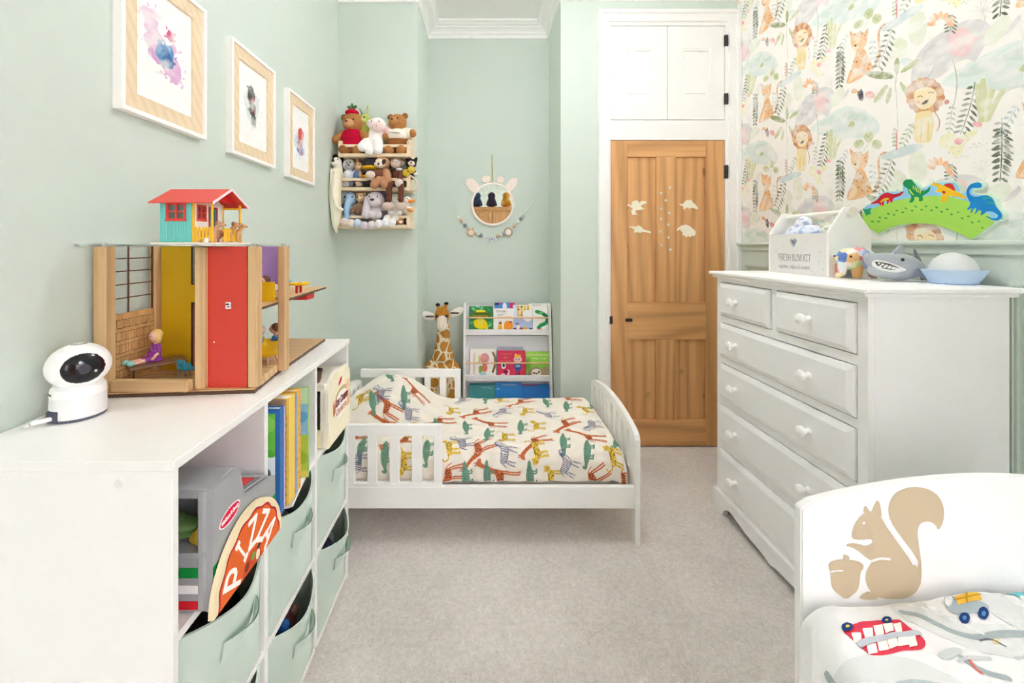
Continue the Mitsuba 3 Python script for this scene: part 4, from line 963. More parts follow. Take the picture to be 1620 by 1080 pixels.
# ---- picture books standing in the middle top cube: (y0, y1, depth front x, height, colour, label)
BK = [(1.041, 1.063, -.508, .268, (44, 104, 176), 'blue spined tall picture book with green meadow cover, nearest in the row of books'),
      (1.064, 1.070, -.560, .286, (60, 62, 50), 'dark book with leafy jungle cover behind the blue spined book'),
      (1.071, 1.077, -.512, .262, (206, 196, 226), 'thin pale lilac book between the blue and yellow books'),
      (1.078, 1.083, -.512, .278, (170, 140, 110), 'thin brown spotted book pressed against the yellow book'),
      (1.084, 1.122, -.507, .278, (240, 204, 92), 'thick yellow hardback standing in the row of books'),
      (1.124, 1.142, -.511, .270, (104, 160, 212), 'light blue book just behind the thick yellow hardback'),
      (1.144, 1.166, -.511, .276, (232, 178, 74), 'orange yellow patterned book behind the light blue book')]
for i, (a, b, xf, h, col, l_) in enumerate(BK):
    k = thing('picture_book', l_, 'book', 'picture books in the cube shelf')
    w = .225; z0 = TOPB
    obj('cover', [bx(xf - w, xf, a, a + .0022, z0, z0 + h, .0006), bx(xf - w, xf, b - .0022, b, z0, z0 + h, .0006), bx(xf - .003, xf, a, b, z0, z0 + h, .0006)], 'vc_satin', col, parent=k)
    obj('pages', bx(xf - w + .004, xf - .003, a + .0022, b - .0022, z0 + .004, z0 + h - .004, 0), 'vc_matte', (240, 236, 226), parent=k)
    if i == 0:
        fr_ = frame([xf - .004, a, z0], [-1, 0, 0], [0, 0, 1])       # seen from the camera side: x runs left
        fr_ = frame([xf, a, z0], [1, 0, 0], [0, 0, 1])
        pr('cover_print', [('eaf2f6', rect(-.2, .004, -.012, h - .012)), ('6cc24a', rect(-.2, .15, -.012, h - .012)), ('8ed062', sm([(-.2, .2), (-.1, .22), (-.012, .2), (-.012, .26), (-.2, .26)])), ('58b23c', sm([(-.2, .14), (-.08, .165), (-.012, .14), (-.012, .17), (-.2, .18)])),
             ('5b5f66', line([(-.05, .12), (-.03, .115), (-.028, .095), (-.045, .085), (-.06, .08)], .012)), ('4e9a3a', sm([(-.2, .0), (-.14, .06), (-.1, .03), (-.06, .07), (-.012, .03), (-.012, .0)])), ('9a7a3a', rect(-.05, .0, -.03, .03)), ('a8d060', rect(-.03, .0, -.012, .05))], fr_, parent=k)
    if i == 1:
        fr_ = frame([xf, a, z0], [1, 0, 0], [0, 0, 1])
        rr = random.Random(5)
        pr('cover_print', [(rr.choice(['5f8a3a', '3d5a2c', '8aa84a', 'e0c84a', '2c3626']), oval(rr.uniform(-.2, -.01), rr.uniform(.02, h - .02), .02, .011, rr.uniform(0, 180))) for _ in range(60)], fr_, parent=k)
    if i in (3, 6):
        fr_ = frame([xf, 0, z0], [0, 1, 0], [0, 0, 1]); rr = random.Random(i)
        pr('spine_print', [('a8763a' if i == 6 else '5c4634', oval(rr.uniform(a + .001, b - .001), .01 + .02 * q, .0022, .004)) for q in range(12)], fr_, parent=k)
    if i == 4: pr('spine_print', [('c9a23c', rect(a, 0, a + .0015, h)), ('c9a23c', rect(b - .0015, 0, b, h))], frame([xf, 0, z0], [0, 1, 0], [0, 0, 1]), parent=k)
k = thing('picture_book', 'picture book with blue sky and lime meadow cover ending the row', 'book', 'picture books in the cube shelf')
lm = tr(-.510, 1.216, TOPB, rz=11)
obj('cover', bx(-.20, 0, 0, .009, .0, .262), 'vc_satin', (150, 190, 120), parent=k, to=lm)
bookfr = lm @ frame([0, 0, 0], [1, 0, 0], [0, 0, 1])
pr('cover_print', [('8fc5e4', rect(-.198, .12, -.002, .26)), ('5fa9d8', sm([(-.198, .15), (-.1, .13), (-.002, .16), (-.002, .2), (-.1, .18), (-.198, .2)])), ('bfe0c0', rect(-.198, .215, -.002, .26)), ('b6cf4e', rect(-.198, .002, -.002, .125)), ('9cbf3c', sm([(-.198, .04), (-.1, .07), (-.002, .03), (-.002, .08), (-.1, .1), (-.198, .09)])), ('d9d060', rect(-.198, .002, -.002, .02))], bookfr, parent=k)

# ---- toy pizza counter in the nearest top cube
GREY, DG = (158, 160, 164), (120, 121, 125)
k = thing('toy_pizza_counter', 'grey toy pizza counter with green white and red stripes in the nearest top cube', 'toy')
z0 = TOPB + .004; ya, yb = .765, .995; xr = -.497; xl = -.80
side = Polygon([(ya, z0), (yb, z0), (yb, .752), (.868, .776), (.852, .846), (ya + .002, .853)])
hollow = rect(ya - .01, .737, ya + .075, .832)                      # the open window towards the camera
obj('body', [ext(side, .012, YZ(xr - .012)), ext(side, .012, YZ(xl)), bx(xl + .012, xr - .012, ya, ya + .006, z0, .735), bx(xl + .012, xr - .012, ya, ya + .012, .835, .853),
             bx(xl + .012, xr - .012, ya, .852, .843, .849), bx(xl + .012, xr - .012, ya, .9, .728, .735), bx(xl + .012, xr - .012, .852, .858, .73, .846), bx(xl + .012, xr - .012, .985, yb, z0, .745),
             bx(xr - .028, xr - .012, ya - .003, ya + .012, z0, .85, .004), bx(xl + .012, xr - .012, ya - .004, ya, .728, .738)], 'vc_satin', GREY, parent=k)
obj('counter_top', ext(Polygon([(.862, .770), (.862, .778), (yb, .753), (yb - .004, .744)]), .27, YZ(xl + .015)), 'vc_satin', (168, 170, 174), parent=k)
obj('red_insert', ext(Polygon([(.880, .7745), (.880, .7775), (.968, .7615), (.968, .7585)]), .19, YZ(-.722)), 'vc_satin', (214, 34, 44), parent=k)
obj('insert_rim', ext(Polygon([(.872, .7755), (.872, .7765), (.976, .7585), (.976, .7570)]), .212, YZ(-.733)), 'vc_satin', DG, parent=k)
obj('top_recess', ext(oval(-.66, .805, .07, .018), .001, XY(.8492)), 'vc_satin', DG, parent=k)
FR_ = XZ(ya - .0042)
pr('stripe_print', [('0f8a3c', rect(xl + .012, .690, xr - .026, .709)), ('f2f2f2', rect(xl + .012, .661, xr - .026, .677)), ('d21f2e', rect(xl + .012, .632, xr - .026, .648))], XZ(ya), base=.0005, parent=k)
pr('side_print', [('0f8a3c', Polygon([(ya + .001, .690), (.994, .690), (.994, .709), (ya + .001, .709)])), ('f2f2f2', rect(ya + .001, .661, .994, .677)), ('d21f2e', rect(ya + .001, .632, .994, .648)),
                  ('f6f3f4', oval(.818, .773, .034, .0155, 8)), ('d4264e', oval(.818, .773, .0315, .0135, 8))], frame([xr, 0, 0], [0, 1, 0], [0, 0, 1]), parent=k)
lettering('logo_lettering', 'Melissa & Doug', .0075, frame([xr + .0006, .818, .7705], [0, .99, .139], [0, -.139, .99]), (250, 246, 246), k, bold=True, width=.054)
for nm, parts, l_ in (('toy_lettuce', [('e', (-.60, .80, .752), (.055, .022, .010), (92, 124, 74)), ('e', (-.585, .803, .764), (.045, .022, .010), (110, 142, 88)), ('e', (-.61, .805, .776), (.035, .02, .009), (84, 116, 70))], 'green felt lettuce leaves inside the toy pizza counter window'),
                      ('toy_mushroom', [('e', (-.655, .787, .757), (.026, .012, .016), (226, 200, 170)), ('e', (-.648, .787, .744), (.010, .010, .012), (214, 186, 156))], 'cream wooden mushroom slice in the toy counter window'),
                      ('toy_cheese', [('e', (-.53, .788, .752), (.016, .014, .02), (214, 184, 72)), ('e', (-.545, .795, .745), (.014, .012, .012), (204, 172, 62))], 'yellow felt cheese by the window frame of the toy counter')):
    soft(nm, parts, 'vc_fabric', res=.005, taubin=2, label=l_, cat='toy food')
obj('toy_pepper', ext(Polygon([(-.68, .775), (-.60, .80), (-.60, .812), (-.68, .80)]), .008, XZ(.812)), 'vc_satin', (208, 44, 58), label='red wooden pizza topping behind the toy mushroom in the counter window', cat='toy food')
obj('toy_board', bx(-.74, -.53, .80, .835, .812, .824, .003), 'vc_satin', (222, 206, 170), label='cream wooden board lying at the top of the toy counter window', cat='toy food')
k = thing('toy_pizza_sign', 'half round orange toy pizza sign lettered PIZZA on the side of the grey counter', 'toy sign')
cy, cz, R_ = .872, .628, .126
def arc_poly(r, n=40, wob=0): return Polygon([(cy + (r + wob * math.sin(a * 14)) * math.cos(a), cz + (r + wob * math.sin(a * 14)) * math.sin(a)) for a in np.linspace(0, PI, n)])
obj('board', ext(arc_poly(R_), .010, YZ(xr + .004)), 'vc_satin', (240, 222, 184), parent=k)
SG = frame([xr + .014, 0, 0], [0, 1, 0], [0, 0, 1])
pr('sauce_print', [('b8323a', arc_poly(R_ - .012, 60, .0025)), ('e0662e', arc_poly(R_ - .017, 60, .002)), ('c8502a', arc_poly(.036)), ('8a3a2a', oval(cy - .02, cz + .016, .009, .009)), ('7f9a4a', oval(cy + .002, cz + .022, .009, .007)), ('f3e8c8', oval(cy + .02, cz + .013, .008, .01)), ('3a3436', oval(cy + .024, cz + .028, .007, .005))], SG, parent=k)
for i, ch in enumerate('PIZZA'):
    a = PI * (1 - (i + .75) / 5.5); r = .044
    lettering('letter', ch, .058, frame([xr + .0146, cy + r * math.cos(a), cz + r * math.sin(a)], [0, math.sin(a), -math.cos(a)], [0, math.cos(a), math.sin(a)]), (250, 246, 240), k, bold=True, width=[.036, .016, .034, .034, .040][i])

# ---- ice cream counter toy in the far top cube
k = thing('toy_ice_cream_counter', 'cream striped toy ice cream counter with rounded sign in the far top cube', 'toy')
xf = -.512; y0, y1 = 1.378, 1.597; z0 = TOPB + .003
sgn = Polygon([(y0, z0), (y1, z0), (y1, z0 + .19), (y1 - .02, z0 + .225)] + [(y0 + .075 + .075 * math.cos(a) , z0 + .17 + .065 * math.sin(a)) for a in np.linspace(PI / 2, PI, 10)])
obj('front_sign', ext(sgn, .014, YZ(xf - .014)), 'vc_satin', (246, 242, 228), parent=k)
obj('body', [bx(-.80, xf - .014, y0 + .004, y0 + .012, z0, z0 + .06), bx(-.80, xf - .014, y1 - .012, y1 - .004, z0, z0 + .19), bx(-.80, -.79, y0 + .004, y1, z0, z0 + .19), bx(-.80, xf - .014, y0 + .004, y1, z0, z0 + .012),
             bx(-.80, xf - .014, y0 + .004, y1 - .004, z0 + .188, z0 + .212, .003), bx(-.80, -.77, y0 + .004, y0 + .03, z0, z0 + .19), bx(xf - .03, xf - .014, y0 + .004, y0 + .016, z0, z0 + .19)], 'vc_satin', (242, 238, 224), parent=k)
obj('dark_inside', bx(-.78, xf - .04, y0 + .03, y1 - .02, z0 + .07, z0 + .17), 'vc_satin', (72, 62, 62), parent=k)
pr('side_stripe_print', [('efe3a8', rect(-.79 + .012 * q, z0, -.785 + .012 * q, z0 + .058)) for q in range(24)], XZ(y0 + .004), parent=k)
IC = frame([xf, 0, 0], [0, 1, 0], [0, 0, 1])
pr('sign_print', [('efe4b4', rect(y0 + .006 + .0095 * q, z0, y0 + .010 + .0095 * q, z0 + .24)) for q in range(26)] + [('fbf6ee', oval(1.497, .735, .07, .045)), ('d63a62', oval(1.49, .817, .022, .0085, 25)), ('c9b48e', line([(1.45, .772), (1.48, .786), (1.53, .786), (1.555, .775)], .014)), ('e8b2b2', oval(1.43, .752, .014, .014)), ('b67b58', oval(1.43, .735, .012, .022)), ('f0c9a0', rect(1.552, .765, 1.59, .80)), ('e6b08a', rect(1.56, .70, 1.592, .755))], IC, parent=k, clip=sgn)
lettering('ice_cream_lettering', 'Ice Cream', .027, frame([xf + .0012, 1.503, .738], [0, 1, 0], [0, 0, 1]), (122, 44, 58), k, bold=True, width=.125)
lettering('counter_lettering', 'COUNTER', .019, frame([xf + .0012, 1.50, .706], [0, 1, 0], [0, 0, 1]), (196, 120, 110), k, width=.105)
k = thing('brown_pot', 'small dark brown woven pot on top of the toy ice cream counter', 'pot')
obj('bowl', lathe([(0, 0), (.022, 0), (.027, .012), (.029, .036), (.026, .037), (.024, .008), (0, .008)], 28, tr(-.575, 1.405, z0 + .212)), 'vc_matte', (98, 76, 66), 40, k)
obj('rim', lathe([(.026, .034), (.031, .034), (.031, .041), (.026, .041), (.026, .034)], 28, tr(-.575, 1.405, z0 + .212)), 'vc_matte', (82, 62, 54), 40, k)

# ================================================================== baby monitor
k = thing('baby_monitor', 'white round baby monitor camera with black lens face on the shelf corner', 'baby monitor')
cx_, cy_ = -.873, .90
obj('base', lathe([(0, .003), (.0455, .003), (.047, .012), (.0445, .062), (.041, .071), (.03, .074), (0, .074)], 48, tr(cx_, cy_, ST)), 'vc_satin', (232, 233, 235), 40, k)
obj('base_band', lathe([(.0440, .05), (.0458, .05), (.0444, .066), (.0425, .066), (.0440, .05)], 48, tr(cx_, cy_, ST)), 'vc_satin', (246, 246, 246), 40, k)
obj('foot_ring', lathe([(0, 0), (.043, 0), (.0462, .004), (.046, .007), (0, .007)], 48, tr(cx_, cy_, ST)), 'vc_satin', (70, 74, 92), 40, k)
hc = np.array([cx_ + .004, cy_ - .004, ST + .110]); HR = .0535
head = ball(hc, (HR, HR, .047), 4)
obj('head', head, 'vc_satin', (246, 246, 247), True, k)
fd = np.array([.80, -.60, .03]); fd /= np.linalg.norm(fd)
sp = ball((0, 0, 0), (HR * 1.012, HR * 1.012, .047 * 1.012), 5); m_ = (sp.vertices @ fd) > HR * .765
sp.update_faces(m_[sp.faces].all(1)); sp.remove_unreferenced_vertices(); sp.apply_translation(hc)
obj('face', sp, 'vc_gloss', (16, 14, 20), True, k)
for q, r_, c_ in ((np.array([.80, -.60, .02]), .010, (46, 40, 54)), (np.array([.94, -.30, -.12]), .0025, (190, 200, 210)), (np.array([.70, -.66, .28]), .003, (150, 170, 190))):
    q = q / np.linalg.norm(q); s_ = 1 / math.sqrt((q[0] ** 2 + q[1] ** 2) / HR ** 2 + q[2] ** 2 / .047 ** 2)
    obj('lens', cyl(hc + q * (s_ * 1.0), hc + q * (s_ * 1.02 + .0012), r_, 24), 'vc_gloss', c_, 40, k)
obj('top_vent', cyl(hc + [0, 0, .0405], hc + [-.0005, .0005, .0462], .014, 32), 'vc_satin', (150, 152, 154), 40, k)
pd = np.array([-.18, -.98, 0]); pd /= np.linalg.norm(pd); px_ = np.array([pd[1], -pd[0], 0]) * -1
obj('port', [bx(-.014, .014, -.004, .004, 0, .024, .003)], 'vc_satin', (66, 70, 88), parent=k, to=tr(cx_ + pd[0] * .0440 - .004, cy_ + pd[1] * .0440, ST + .002, rz=-10))
obj('plug', [bx(-.005, .005, -.03, 0, .004, .012, .002)], 'vc_satin', (244, 244, 244), parent=k, to=tr(cx_ + pd[0] * .046 - .002, cy_ + pd[1] * .046, ST + .004, rz=-38))
for an_ in (-128, -114):
    u_ = np.array([math.cos(math.radians(an_)), math.sin(math.radians(an_)), 0]); q_ = np.array([cx_, cy_, ST + .0575])
    obj('button', cyl(q_ + u_ * .0435, q_ + u_ * .0465, .0022, 12), 'vc_satin', (80, 82, 86), 40, k)
obj('cable', tube([(cx_ - .030, .826, ST + .010), (cx_ - .046, .832, ST + .004), (cx_ - .062, .86, ST + .003), (cx_ - .066, .90, ST + .003), (cx_ - .066, .95, ST + .003)], .0022), 'vc_satin', (238, 238, 238), True, k)

# ================================================================== doll's house
k = DH = thing('dollhouse', 'oak and painted wooden dollhouse with red yellow and purple walls on the shelf top', 'dollhouse')
foot = Polygon([(-.944, .998), (-.567, 1.035), (-.584, 1.17), (-.607, 1.60), (-.944, 1.60)])
obj('base_plate', ext(foot, .008, XY(ST + .0005)), 'vc_satin', (84, 58, 44), parent=k)
obj('ground_floor', ext(foot.buffer(-.002), .0025, XY(ST + .0085)), 'oak_across', parent=k)
zf = ST + .011; zt = 1.2975
upper = Polygon([(-.69, 1.068), (-.571, 1.068), (-.580, 1.18), (-.604, 1.60), (-.93, 1.60), (-.93, 1.205), (-.69, 1.205)])
obj('upper_plate', ext(upper, .006, XY(1.134)), 'vc_satin', (84, 58, 44), parent=k)
obj('upper_floor', ext(upper.buffer(-.0015), .002, XY(1.140)), 'oak_across', parent=k)
for (x0, x1, y0, y1) in ((-.938, -.906, 1.0, 1.03), (-.944, -.925, 1.175, 1.2), (-.715, -.690, 1.030, 1.055), (-.5895, -.5645, 1.040, 1.066), (-.583, -.560, 1.18, 1.204)):
    obj('post', bx(x0, x1, y0, y1, zf, zt, .003), 'oak_upright', parent=k)
    obj('cap_screw', cyl(((x0 + x1) / 2, (y0 + y1) / 2, zt), ((x0 + x1) / 2, (y0 + y1) / 2, zt + .0078), .006, 14), 'vc_gloss', (188, 186, 180), 40, k)
obj('front_sill', bx(-.905, -.716, 1.008, 1.03, zf, zf + .028, .003), 'oak_across', parent=k)
obj('side_sill', ext(Polygon([(-.588, 1.067), (-.566, 1.067), (-.582, 1.18), (-.60, 1.18)]), .022, XY(zf)), 'oak_across', parent=k)
# left side wall: engraved wooden panel under a barred window
obj('engraved_panel', bx(-.934, -.927, 1.03, 1.176, zf, 1.125, .001), 'wood_panel', parent=k)
EN = frame([-.927, 0, 0], [0, 1, 0], [0, 0, 1]); rr = random.Random(9); it = []
for q in range(5):
    za = zf + .016 + q * .032
    it.append(('4a3022', rect(1.036, za - .0006, 1.172, za + .0006))); it.append(('4a3022', rect(1.036, za + .0206, 1.172, za + .0216)))
    yy = 1.038
    while yy < 1.168:
        it.append(('5a3c2a', rect(yy, za, yy + .0011, za + .021))); yy += rr.choice([.006, .009, .014, .022])
pr('engraving', it, EN, parent=k)
for z in (1.164, 1.199, 1.233, 1.266): obj('window_bar', bx(-.933, -.930, 1.03, 1.176, z - .0013, z + .0013, 0), 'vc_satin', (92, 62, 48), parent=k)
for y in (1.094, 1.172): obj('window_bar', bx(-.933, -.930, y - .0014, y + .0014, 1.125, zt, 0), 'vc_satin', (92, 62, 48), parent=k)
# painted walls
yw = 1.194
yel = rect(-.922, zf, -.722, zt).difference(rect(-.835, zf, -.765, 1.134)).difference(rect(-.834, 1.19, -.765, zt - .002))
obj('yellow_wall', ext(yel, .006, XZ(yw + .006)), 'vc_satin', (214, 172, 22), parent=k)
obj('doorway_trim', ext(unary_union([rect(-.8365, zf, -.832, 1.137), rect(-.8365, 1.133, -.765, 1.137), rect(-.8365, 1.188, -.832, zt), rect(-.8365, 1.188, -.765, 1.191)]), .0025, XZ(yw + .0015)), 'vc_satin', (62, 46, 42), parent=k)
obj('red_inner_wall', [bx(-.80, -.752, 1.40, 1.406, zf, 1.134, .001), bx(-.847, -.841, 1.203, 1.40, zf, 1.134, .001)], 'vc_satin', (206, 92, 74), parent=k)
obj('slate_inner_wall', bx(-.847, -.841, 1.203, 1.40, 1.142, zt, .001), 'vc_satin', (112, 122, 130), parent=k)
obj('red_wall', bx(-.6905, -.5900, 1.044, 1.051, zf, zt, .001), 'vc_satin', (204, 62, 48), parent=k)
obj('red_wall_edge', bx(-.5912, -.5895, 1.0425, 1.05, zf, zt, 0), 'vc_satin', (70, 44, 40), parent=k)
RW = XZ(1.044)
pr('square_label_print', [('ece6ee', rect(-.6455, 1.141, -.632, 1.158)), ('3a2440', rect(-.6445, 1.150, -.637, 1.1545)), ('3a2440', rect(-.642, 1.1445, -.636, 1.1475)), ('5a4468', rect(-.635, 1.1455, -.633, 1.1475)), ('5a4468', rect(-.635, 1.151, -.633, 1.153)), ('f0d8d4', oval(-.674, 1.058, .0022, .0022))], RW, parent=k)
obj('yellow_panel', bx(-.664, -.5885, 1.172, 1.178, 1.142, 1.197, .001), 'vc_satin', (232, 188, 28), parent=k)
obj('purple_wall', bx(-.74, -.5855, 1.246, 1.252, 1.142, zt, .001), 'vc_satin', (184, 150, 222), parent=k)
obj('purple_wall_edge', bx(-.5855, -.5835, 1.2455, 1.2525, 1.142, zt, 0), 'vc_satin', (58, 48, 60), parent=k)
obj('red_block', rbx(-.70, -.615, 1.46, 1.52, 1.108, 1.134, .005), 'vc_satin', (222, 60, 56), 40, k)
obj('roof_sheet', ext(Polygon([(-.946, .965), (-.562, .985), (-.578, 1.62), (-.946, 1.62)]), .0035, XY(1.2985)), 'acrylic', parent=k)

# ---- toy people (small dolls)
def doll(name, label, at, rz, skin, hair, top, bottom, pose, s=1.0, shoes=None, long_hair=False, dress=False):
    """Figure about 0.1 m tall sitting or lying: local +y is forwards (the way it faces), z up, origin at the seat."""
    sh = shoes or skin; P = []
    hip = (0, 0, .008); chest = (0, -.002, .030)
    P += [('c', hip, .0115, chest, .0105, top), ('c', (0, -.002, .038), .0045, (0, -.001, .046), .004, skin), ('e', (0, .001, .058), (.0125, .0125, .0140), skin)]
    P += [('e', (0, -.0035, .062), (.0140, .0125, .0130), hair)]
    if long_hair: P += [('e', (-.0105, -.002, .052), (.0055, .007, .012), hair), ('e', (.0105, -.002, .052), (.0055, .007, .012), hair)]
    for sg in (-1, 1):
        P += [('c', (sg * .012, -.002, .036), .0048, (sg * .018, .002, .020), .004, top), ('c', (sg * .018, .002, .020), .0037, (sg * .016, .012, .008), .0032, skin), ('e', (sg * .0155, .014, .007), (.0035, .004, .003), skin)]
        kn = (sg * .0085, .026, .010) if pose == 'sit' else (sg * .0075, .024, .004)
        ft = (sg * .009, .034, -.018) if pose == 'sit' else (sg * .011, .052, .004)
        P += [('c', (sg * .006, .002, .008), .0075, kn, .0058, bottom if not dress else top), ('c', kn, .0050, ft, .0038, skin if dress else bottom), ('e', (ft[0], ft[1] + .003, ft[2] + .001), (.0052, .0085, .0062), sh)]
    m, c = blob([tuple(p) for p in P], .003, 3)
    k = thing(name, label, 'doll')
    to = tr(*at, rz=rz, s=s)
    obj('figure', m, 'vc_satin', c, True, k, to=to)
    for sg in (-1, 1): obj('eye', ball((sg * .0048, .0128, .0595), .0014, 1), 'vc_gloss', (48, 62, 90), True, k, to=to)
    obj('mouth', ball((0, .0133, .0525), (.0028, .001, .0009), 1), 'vc_satin', (200, 96, 90), True, k, to=to)
    if dress: 
        obj('skirt', lathe([(.011, .022), (.0165, .006), (.0185, 0), (.017, 0), (.010, .02)], 24, tr(0, .004, 0)), 'vc_fabric', top, 40, k, to=to)
        rr = random.Random(4)
        obj('dress_spots', [ball((.0105 * math.cos(a), -.002 + .0108 * math.sin(a), z), .0011, 1) for z, a in ((rr.uniform(.010, .036), rr.uniform(0, 2 * PI)) for _ in range(46))], 'vc_fabric', (206, 150, 210), True, k, to=to, kind='stuff')
    return k
doll('toy_doll', 'blonde toy doll in a purple spotted dress with mint shoes sitting on the bench', (-.885, 1.125, .992), 155, (232, 186, 160), (226, 190, 120), (142, 62, 150), (232, 186, 160), 'lie', 1.10, shoes=(150, 205, 196), long_hair=True, dress=True)
k = thing('toy_bench', 'low brown toy bench with thin black legs in the dollhouse front room', 'toy bench')
obj('seat', bx(-.035, .035, -.062, .062, .040, .046, .002), 'vc_satin', (120, 88, 66), parent=k, to=tr(-.872, 1.115, zf, rz=-42))
for a, b in ((-.028, -.052), (.028, -.052), (-.028, .052), (.028, .052)): obj('leg', cyl((a, b, .041), (a * 1.1, b * 1.05, .0), .0022, 8, .0016), 'vc_satin', (46, 38, 36), True, k, to=tr(-.872, 1.115, zf, rz=-42))
def shell_chair(name, label, at, rz, col, legc, s=1.0, legs='wire', W=.030):
    k = thing(name, label, 'toy chair'); to = tr(*at, rz=rz, s=s)
    def f(U, V):
        a = (U - .5) * 2; y = np.where(V < .5, -.03 + .056 * V * 2, .026 + .010 * (V - .5) * 2); z = np.where(V < .5, .030 - .004 * np.sin(PI * V * 2), .030 + .045 * np.clip((V - .5) * 2, 0, 1) ** .9)
        x = a * W * (1 - .12 * (V > .8)); z = z + .010 * np.abs(a) ** 3 * (1 + .5 * (V > .4)); y = y - .014 * np.abs(a) ** 2 * (V > .45)
        return np.stack([x, y, z], -1)
    g1 = grid(f, 17, 21); g2 = g1.copy(); n = np.array(g1.vertex_normals); g2.vertices = g2.vertices - n * .004; g2.invert(); 
    obj('shell', [g1, g2], 'vc_satin', col, True, k, to=to)
    for sx in (-1, 1):
        for sy in (-1, 1):
            if legs == 'wire': obj('leg', cyl((sx * .015, sy * .015, .028), (sx * .024, sy * .026, 0), .0013, 8), 'vc_satin', legc, True, k, to=to)
            else: obj('leg', cyl((sx * .014, sy * .015, .028), (sx * .02, sy * .022, 0), .0042, 10, .003), 'vc_satin', legc, True, k, to=to)
    return k
k = thing('toy_chair', 'small turquoise toy chair with a cut-out back beside the toy bench', 'toy chair')
to = tr(-.797, 1.120, zf, rz=-28)
bk = rect(-.0185, .026, .0185, .051).buffer(-.005).buffer(.005)
obj('backrest', [ext(bk.difference(oval(0, .036, .008, .0048)), .003, to @ XZ(-.012)), ext(rect(-.0185, .028, -.0160, .044), .014, to @ XZ(.002)), ext(rect(.0160, .028, .0185, .044), .014, to @ XZ(.002))], 'vc_satin', (52, 152, 178), 40, k)
obj('seat', rbx(-.018, .018, -.014, .018, .024, .0285, .002), 'vc_satin', (46, 142, 168), 40, k, to=to)
for a in (-1, 1):
    for b in (-1, 1): obj('leg', cyl((a * .013, b * .011, .025), (a * .017, b * .017, 0), .0012, 8), 'vc_satin', (120, 124, 130), True, k, to=to)
shell_chair('toy_armchair', 'yellow toy shell sofa with pale wooden legs in the dollhouse back room', (-.652, 1.262, zf), -112, (240, 192, 20), (226, 178, 146), .95, 'peg', .036)
doll('toy_doll', 'brown haired toy doll in a blue top sitting on the yellow toy sofa', (-.640, 1.278, zf + .040), 100, (226, 168, 138), (110, 72, 48), (50, 110, 165), (80, 40, 60), 'sit', 1.05)
doll('toy_doll', 'pale haired toy doll in a light blue dress on the yellow toy sofa', (-.668, 1.250, zf + .040), 100, (232, 190, 170), (236, 214, 210), (140, 205, 214), (232, 190, 170), 'sit', 1.0)
k = thing('toy_bed', 'toy bed with white mattress behind the yellow dollhouse panel', 'toy bed')
obj('frame', bx(-.68, -.605, 1.184, 1.240, 1.146, 1.165, .002), 'vc_satin', (210, 180, 130), parent=k, to=None)
obj('mattress', rbx(-.678, -.607, 1.186, 1.238, 1.165, 1.186, .006), 'vc_fabric', (236, 232, 226), 40, k)
soft('toy_doll', [('e', (-.637, 1.205, 1.197), (.012, .012, .012), (230, 178, 150)), ('e', (-.632, 1.210, 1.200), (.0135, .0125, .0125), (104, 68, 50)), ('c', (-.652, 1.205, 1.196), .010, (-.672, 1.208, 1.194), .009, (196, 30, 52))], 'vc_satin', res=.003, rough=0, taubin=3, label='brown haired toy doll in red lying in the upper dollhouse room', cat='doll')
k = thing('toy_sunbed', 'yellow toy sunbed with red legs on the upper dollhouse terrace', 'toy sunbed')
lg = tr(-.638, 1.395, 1.1425, rz=-10)
obj('seat', [rbx(-.052, .052, -.018, .018, .024, .033, .004), rbx(.03, .052, -.016, .016, .030, .036, .003)], 'vc_satin', (240, 190, 30), 40, k, to=lg)
for a in (-.03, .022): obj('leg', [rbx(a - .004, a + .004, -.014, -.008, 0, .026, .002), rbx(a - .004, a + .004, .008, .014, 0, .026, .002), rbx(a - .004, a + .004, -.014, .014, .019, .026, .002)], 'vc_satin', (206, 44, 46), 40, k, to=lg)
soft('toy_towel', [('e', (-.672, 1.395, 1.184), (.016, .012, .008), (92, 170, 210)), ('e', (-.684, 1.390, 1.181), (.010, .010, .009), (196, 40, 62)), ('e', (-.655, 1.398, 1.1805), (.014, .011, .0055), (120, 190, 220))], 'vc_fabric', res=.003, rough=0, taubin=3, label='blue and red bundle lying on the yellow toy sunbed', cat='toy')

# ---- toy hut on the roof sheet
k = thing('toy_hut', 'teal toy playhouse with red roof and yellow porch on top of the dollhouse', 'toy house')
hz = 1.3075
TEAL = (104, 194, 188); YEL = (238, 186, 34); RED = (216, 66, 58)
obj('base', bx(-.80, -.640, 1.0, 1.145, 1.3022, hz, .001), 'vc_satin', (226, 216, 198), parent=k)
x0, x1, xp, y0, y1, ze, zr_ = -.787, -.706, -.660, 1.015, 1.130, 1.406, 1.4445
wfr = rect(x0, hz, x1, ze).difference(rect(-.768, 1.364, -.727, 1.400))
ym = (y0 + y1) / 2
obj('front_wall', ext(wfr, .003, XZ(y0 + .003)), 'vc_satin', TEAL, parent=k)
obj('cladding', [bx(x0 + .0065 * q, x0 + .0065 * q + .0055, y0 - .0008, y0 + .0002, hz, 1.362 if -.772 < x0 + .0065 * q < -.724 else ze, .0004) for q in range(12)], 'vc_satin', (112, 200, 194), parent=k, kind='stuff')
gab = Polygon([(y0, hz), (y1, hz), (y1, ze), (ym, zr_ - .004), (y0, ze)])
obj('end_wall', ext(gab, .003, YZ(x0)), 'vc_satin', TEAL, parent=k)
obj('back_wall', bx(x0, x1, y1 - .003, y1, hz, ze, 0), 'vc_satin', TEAL, parent=k)
gw = gab.difference(rect(1.030, 1.365, 1.060, 1.398)).difference(rect(1.074, hz + .002, 1.104, 1.396))
obj('porch_wall', ext(gw, .003, YZ(x1 - .003)), 'vc_satin', (238, 236, 234), parent=k)
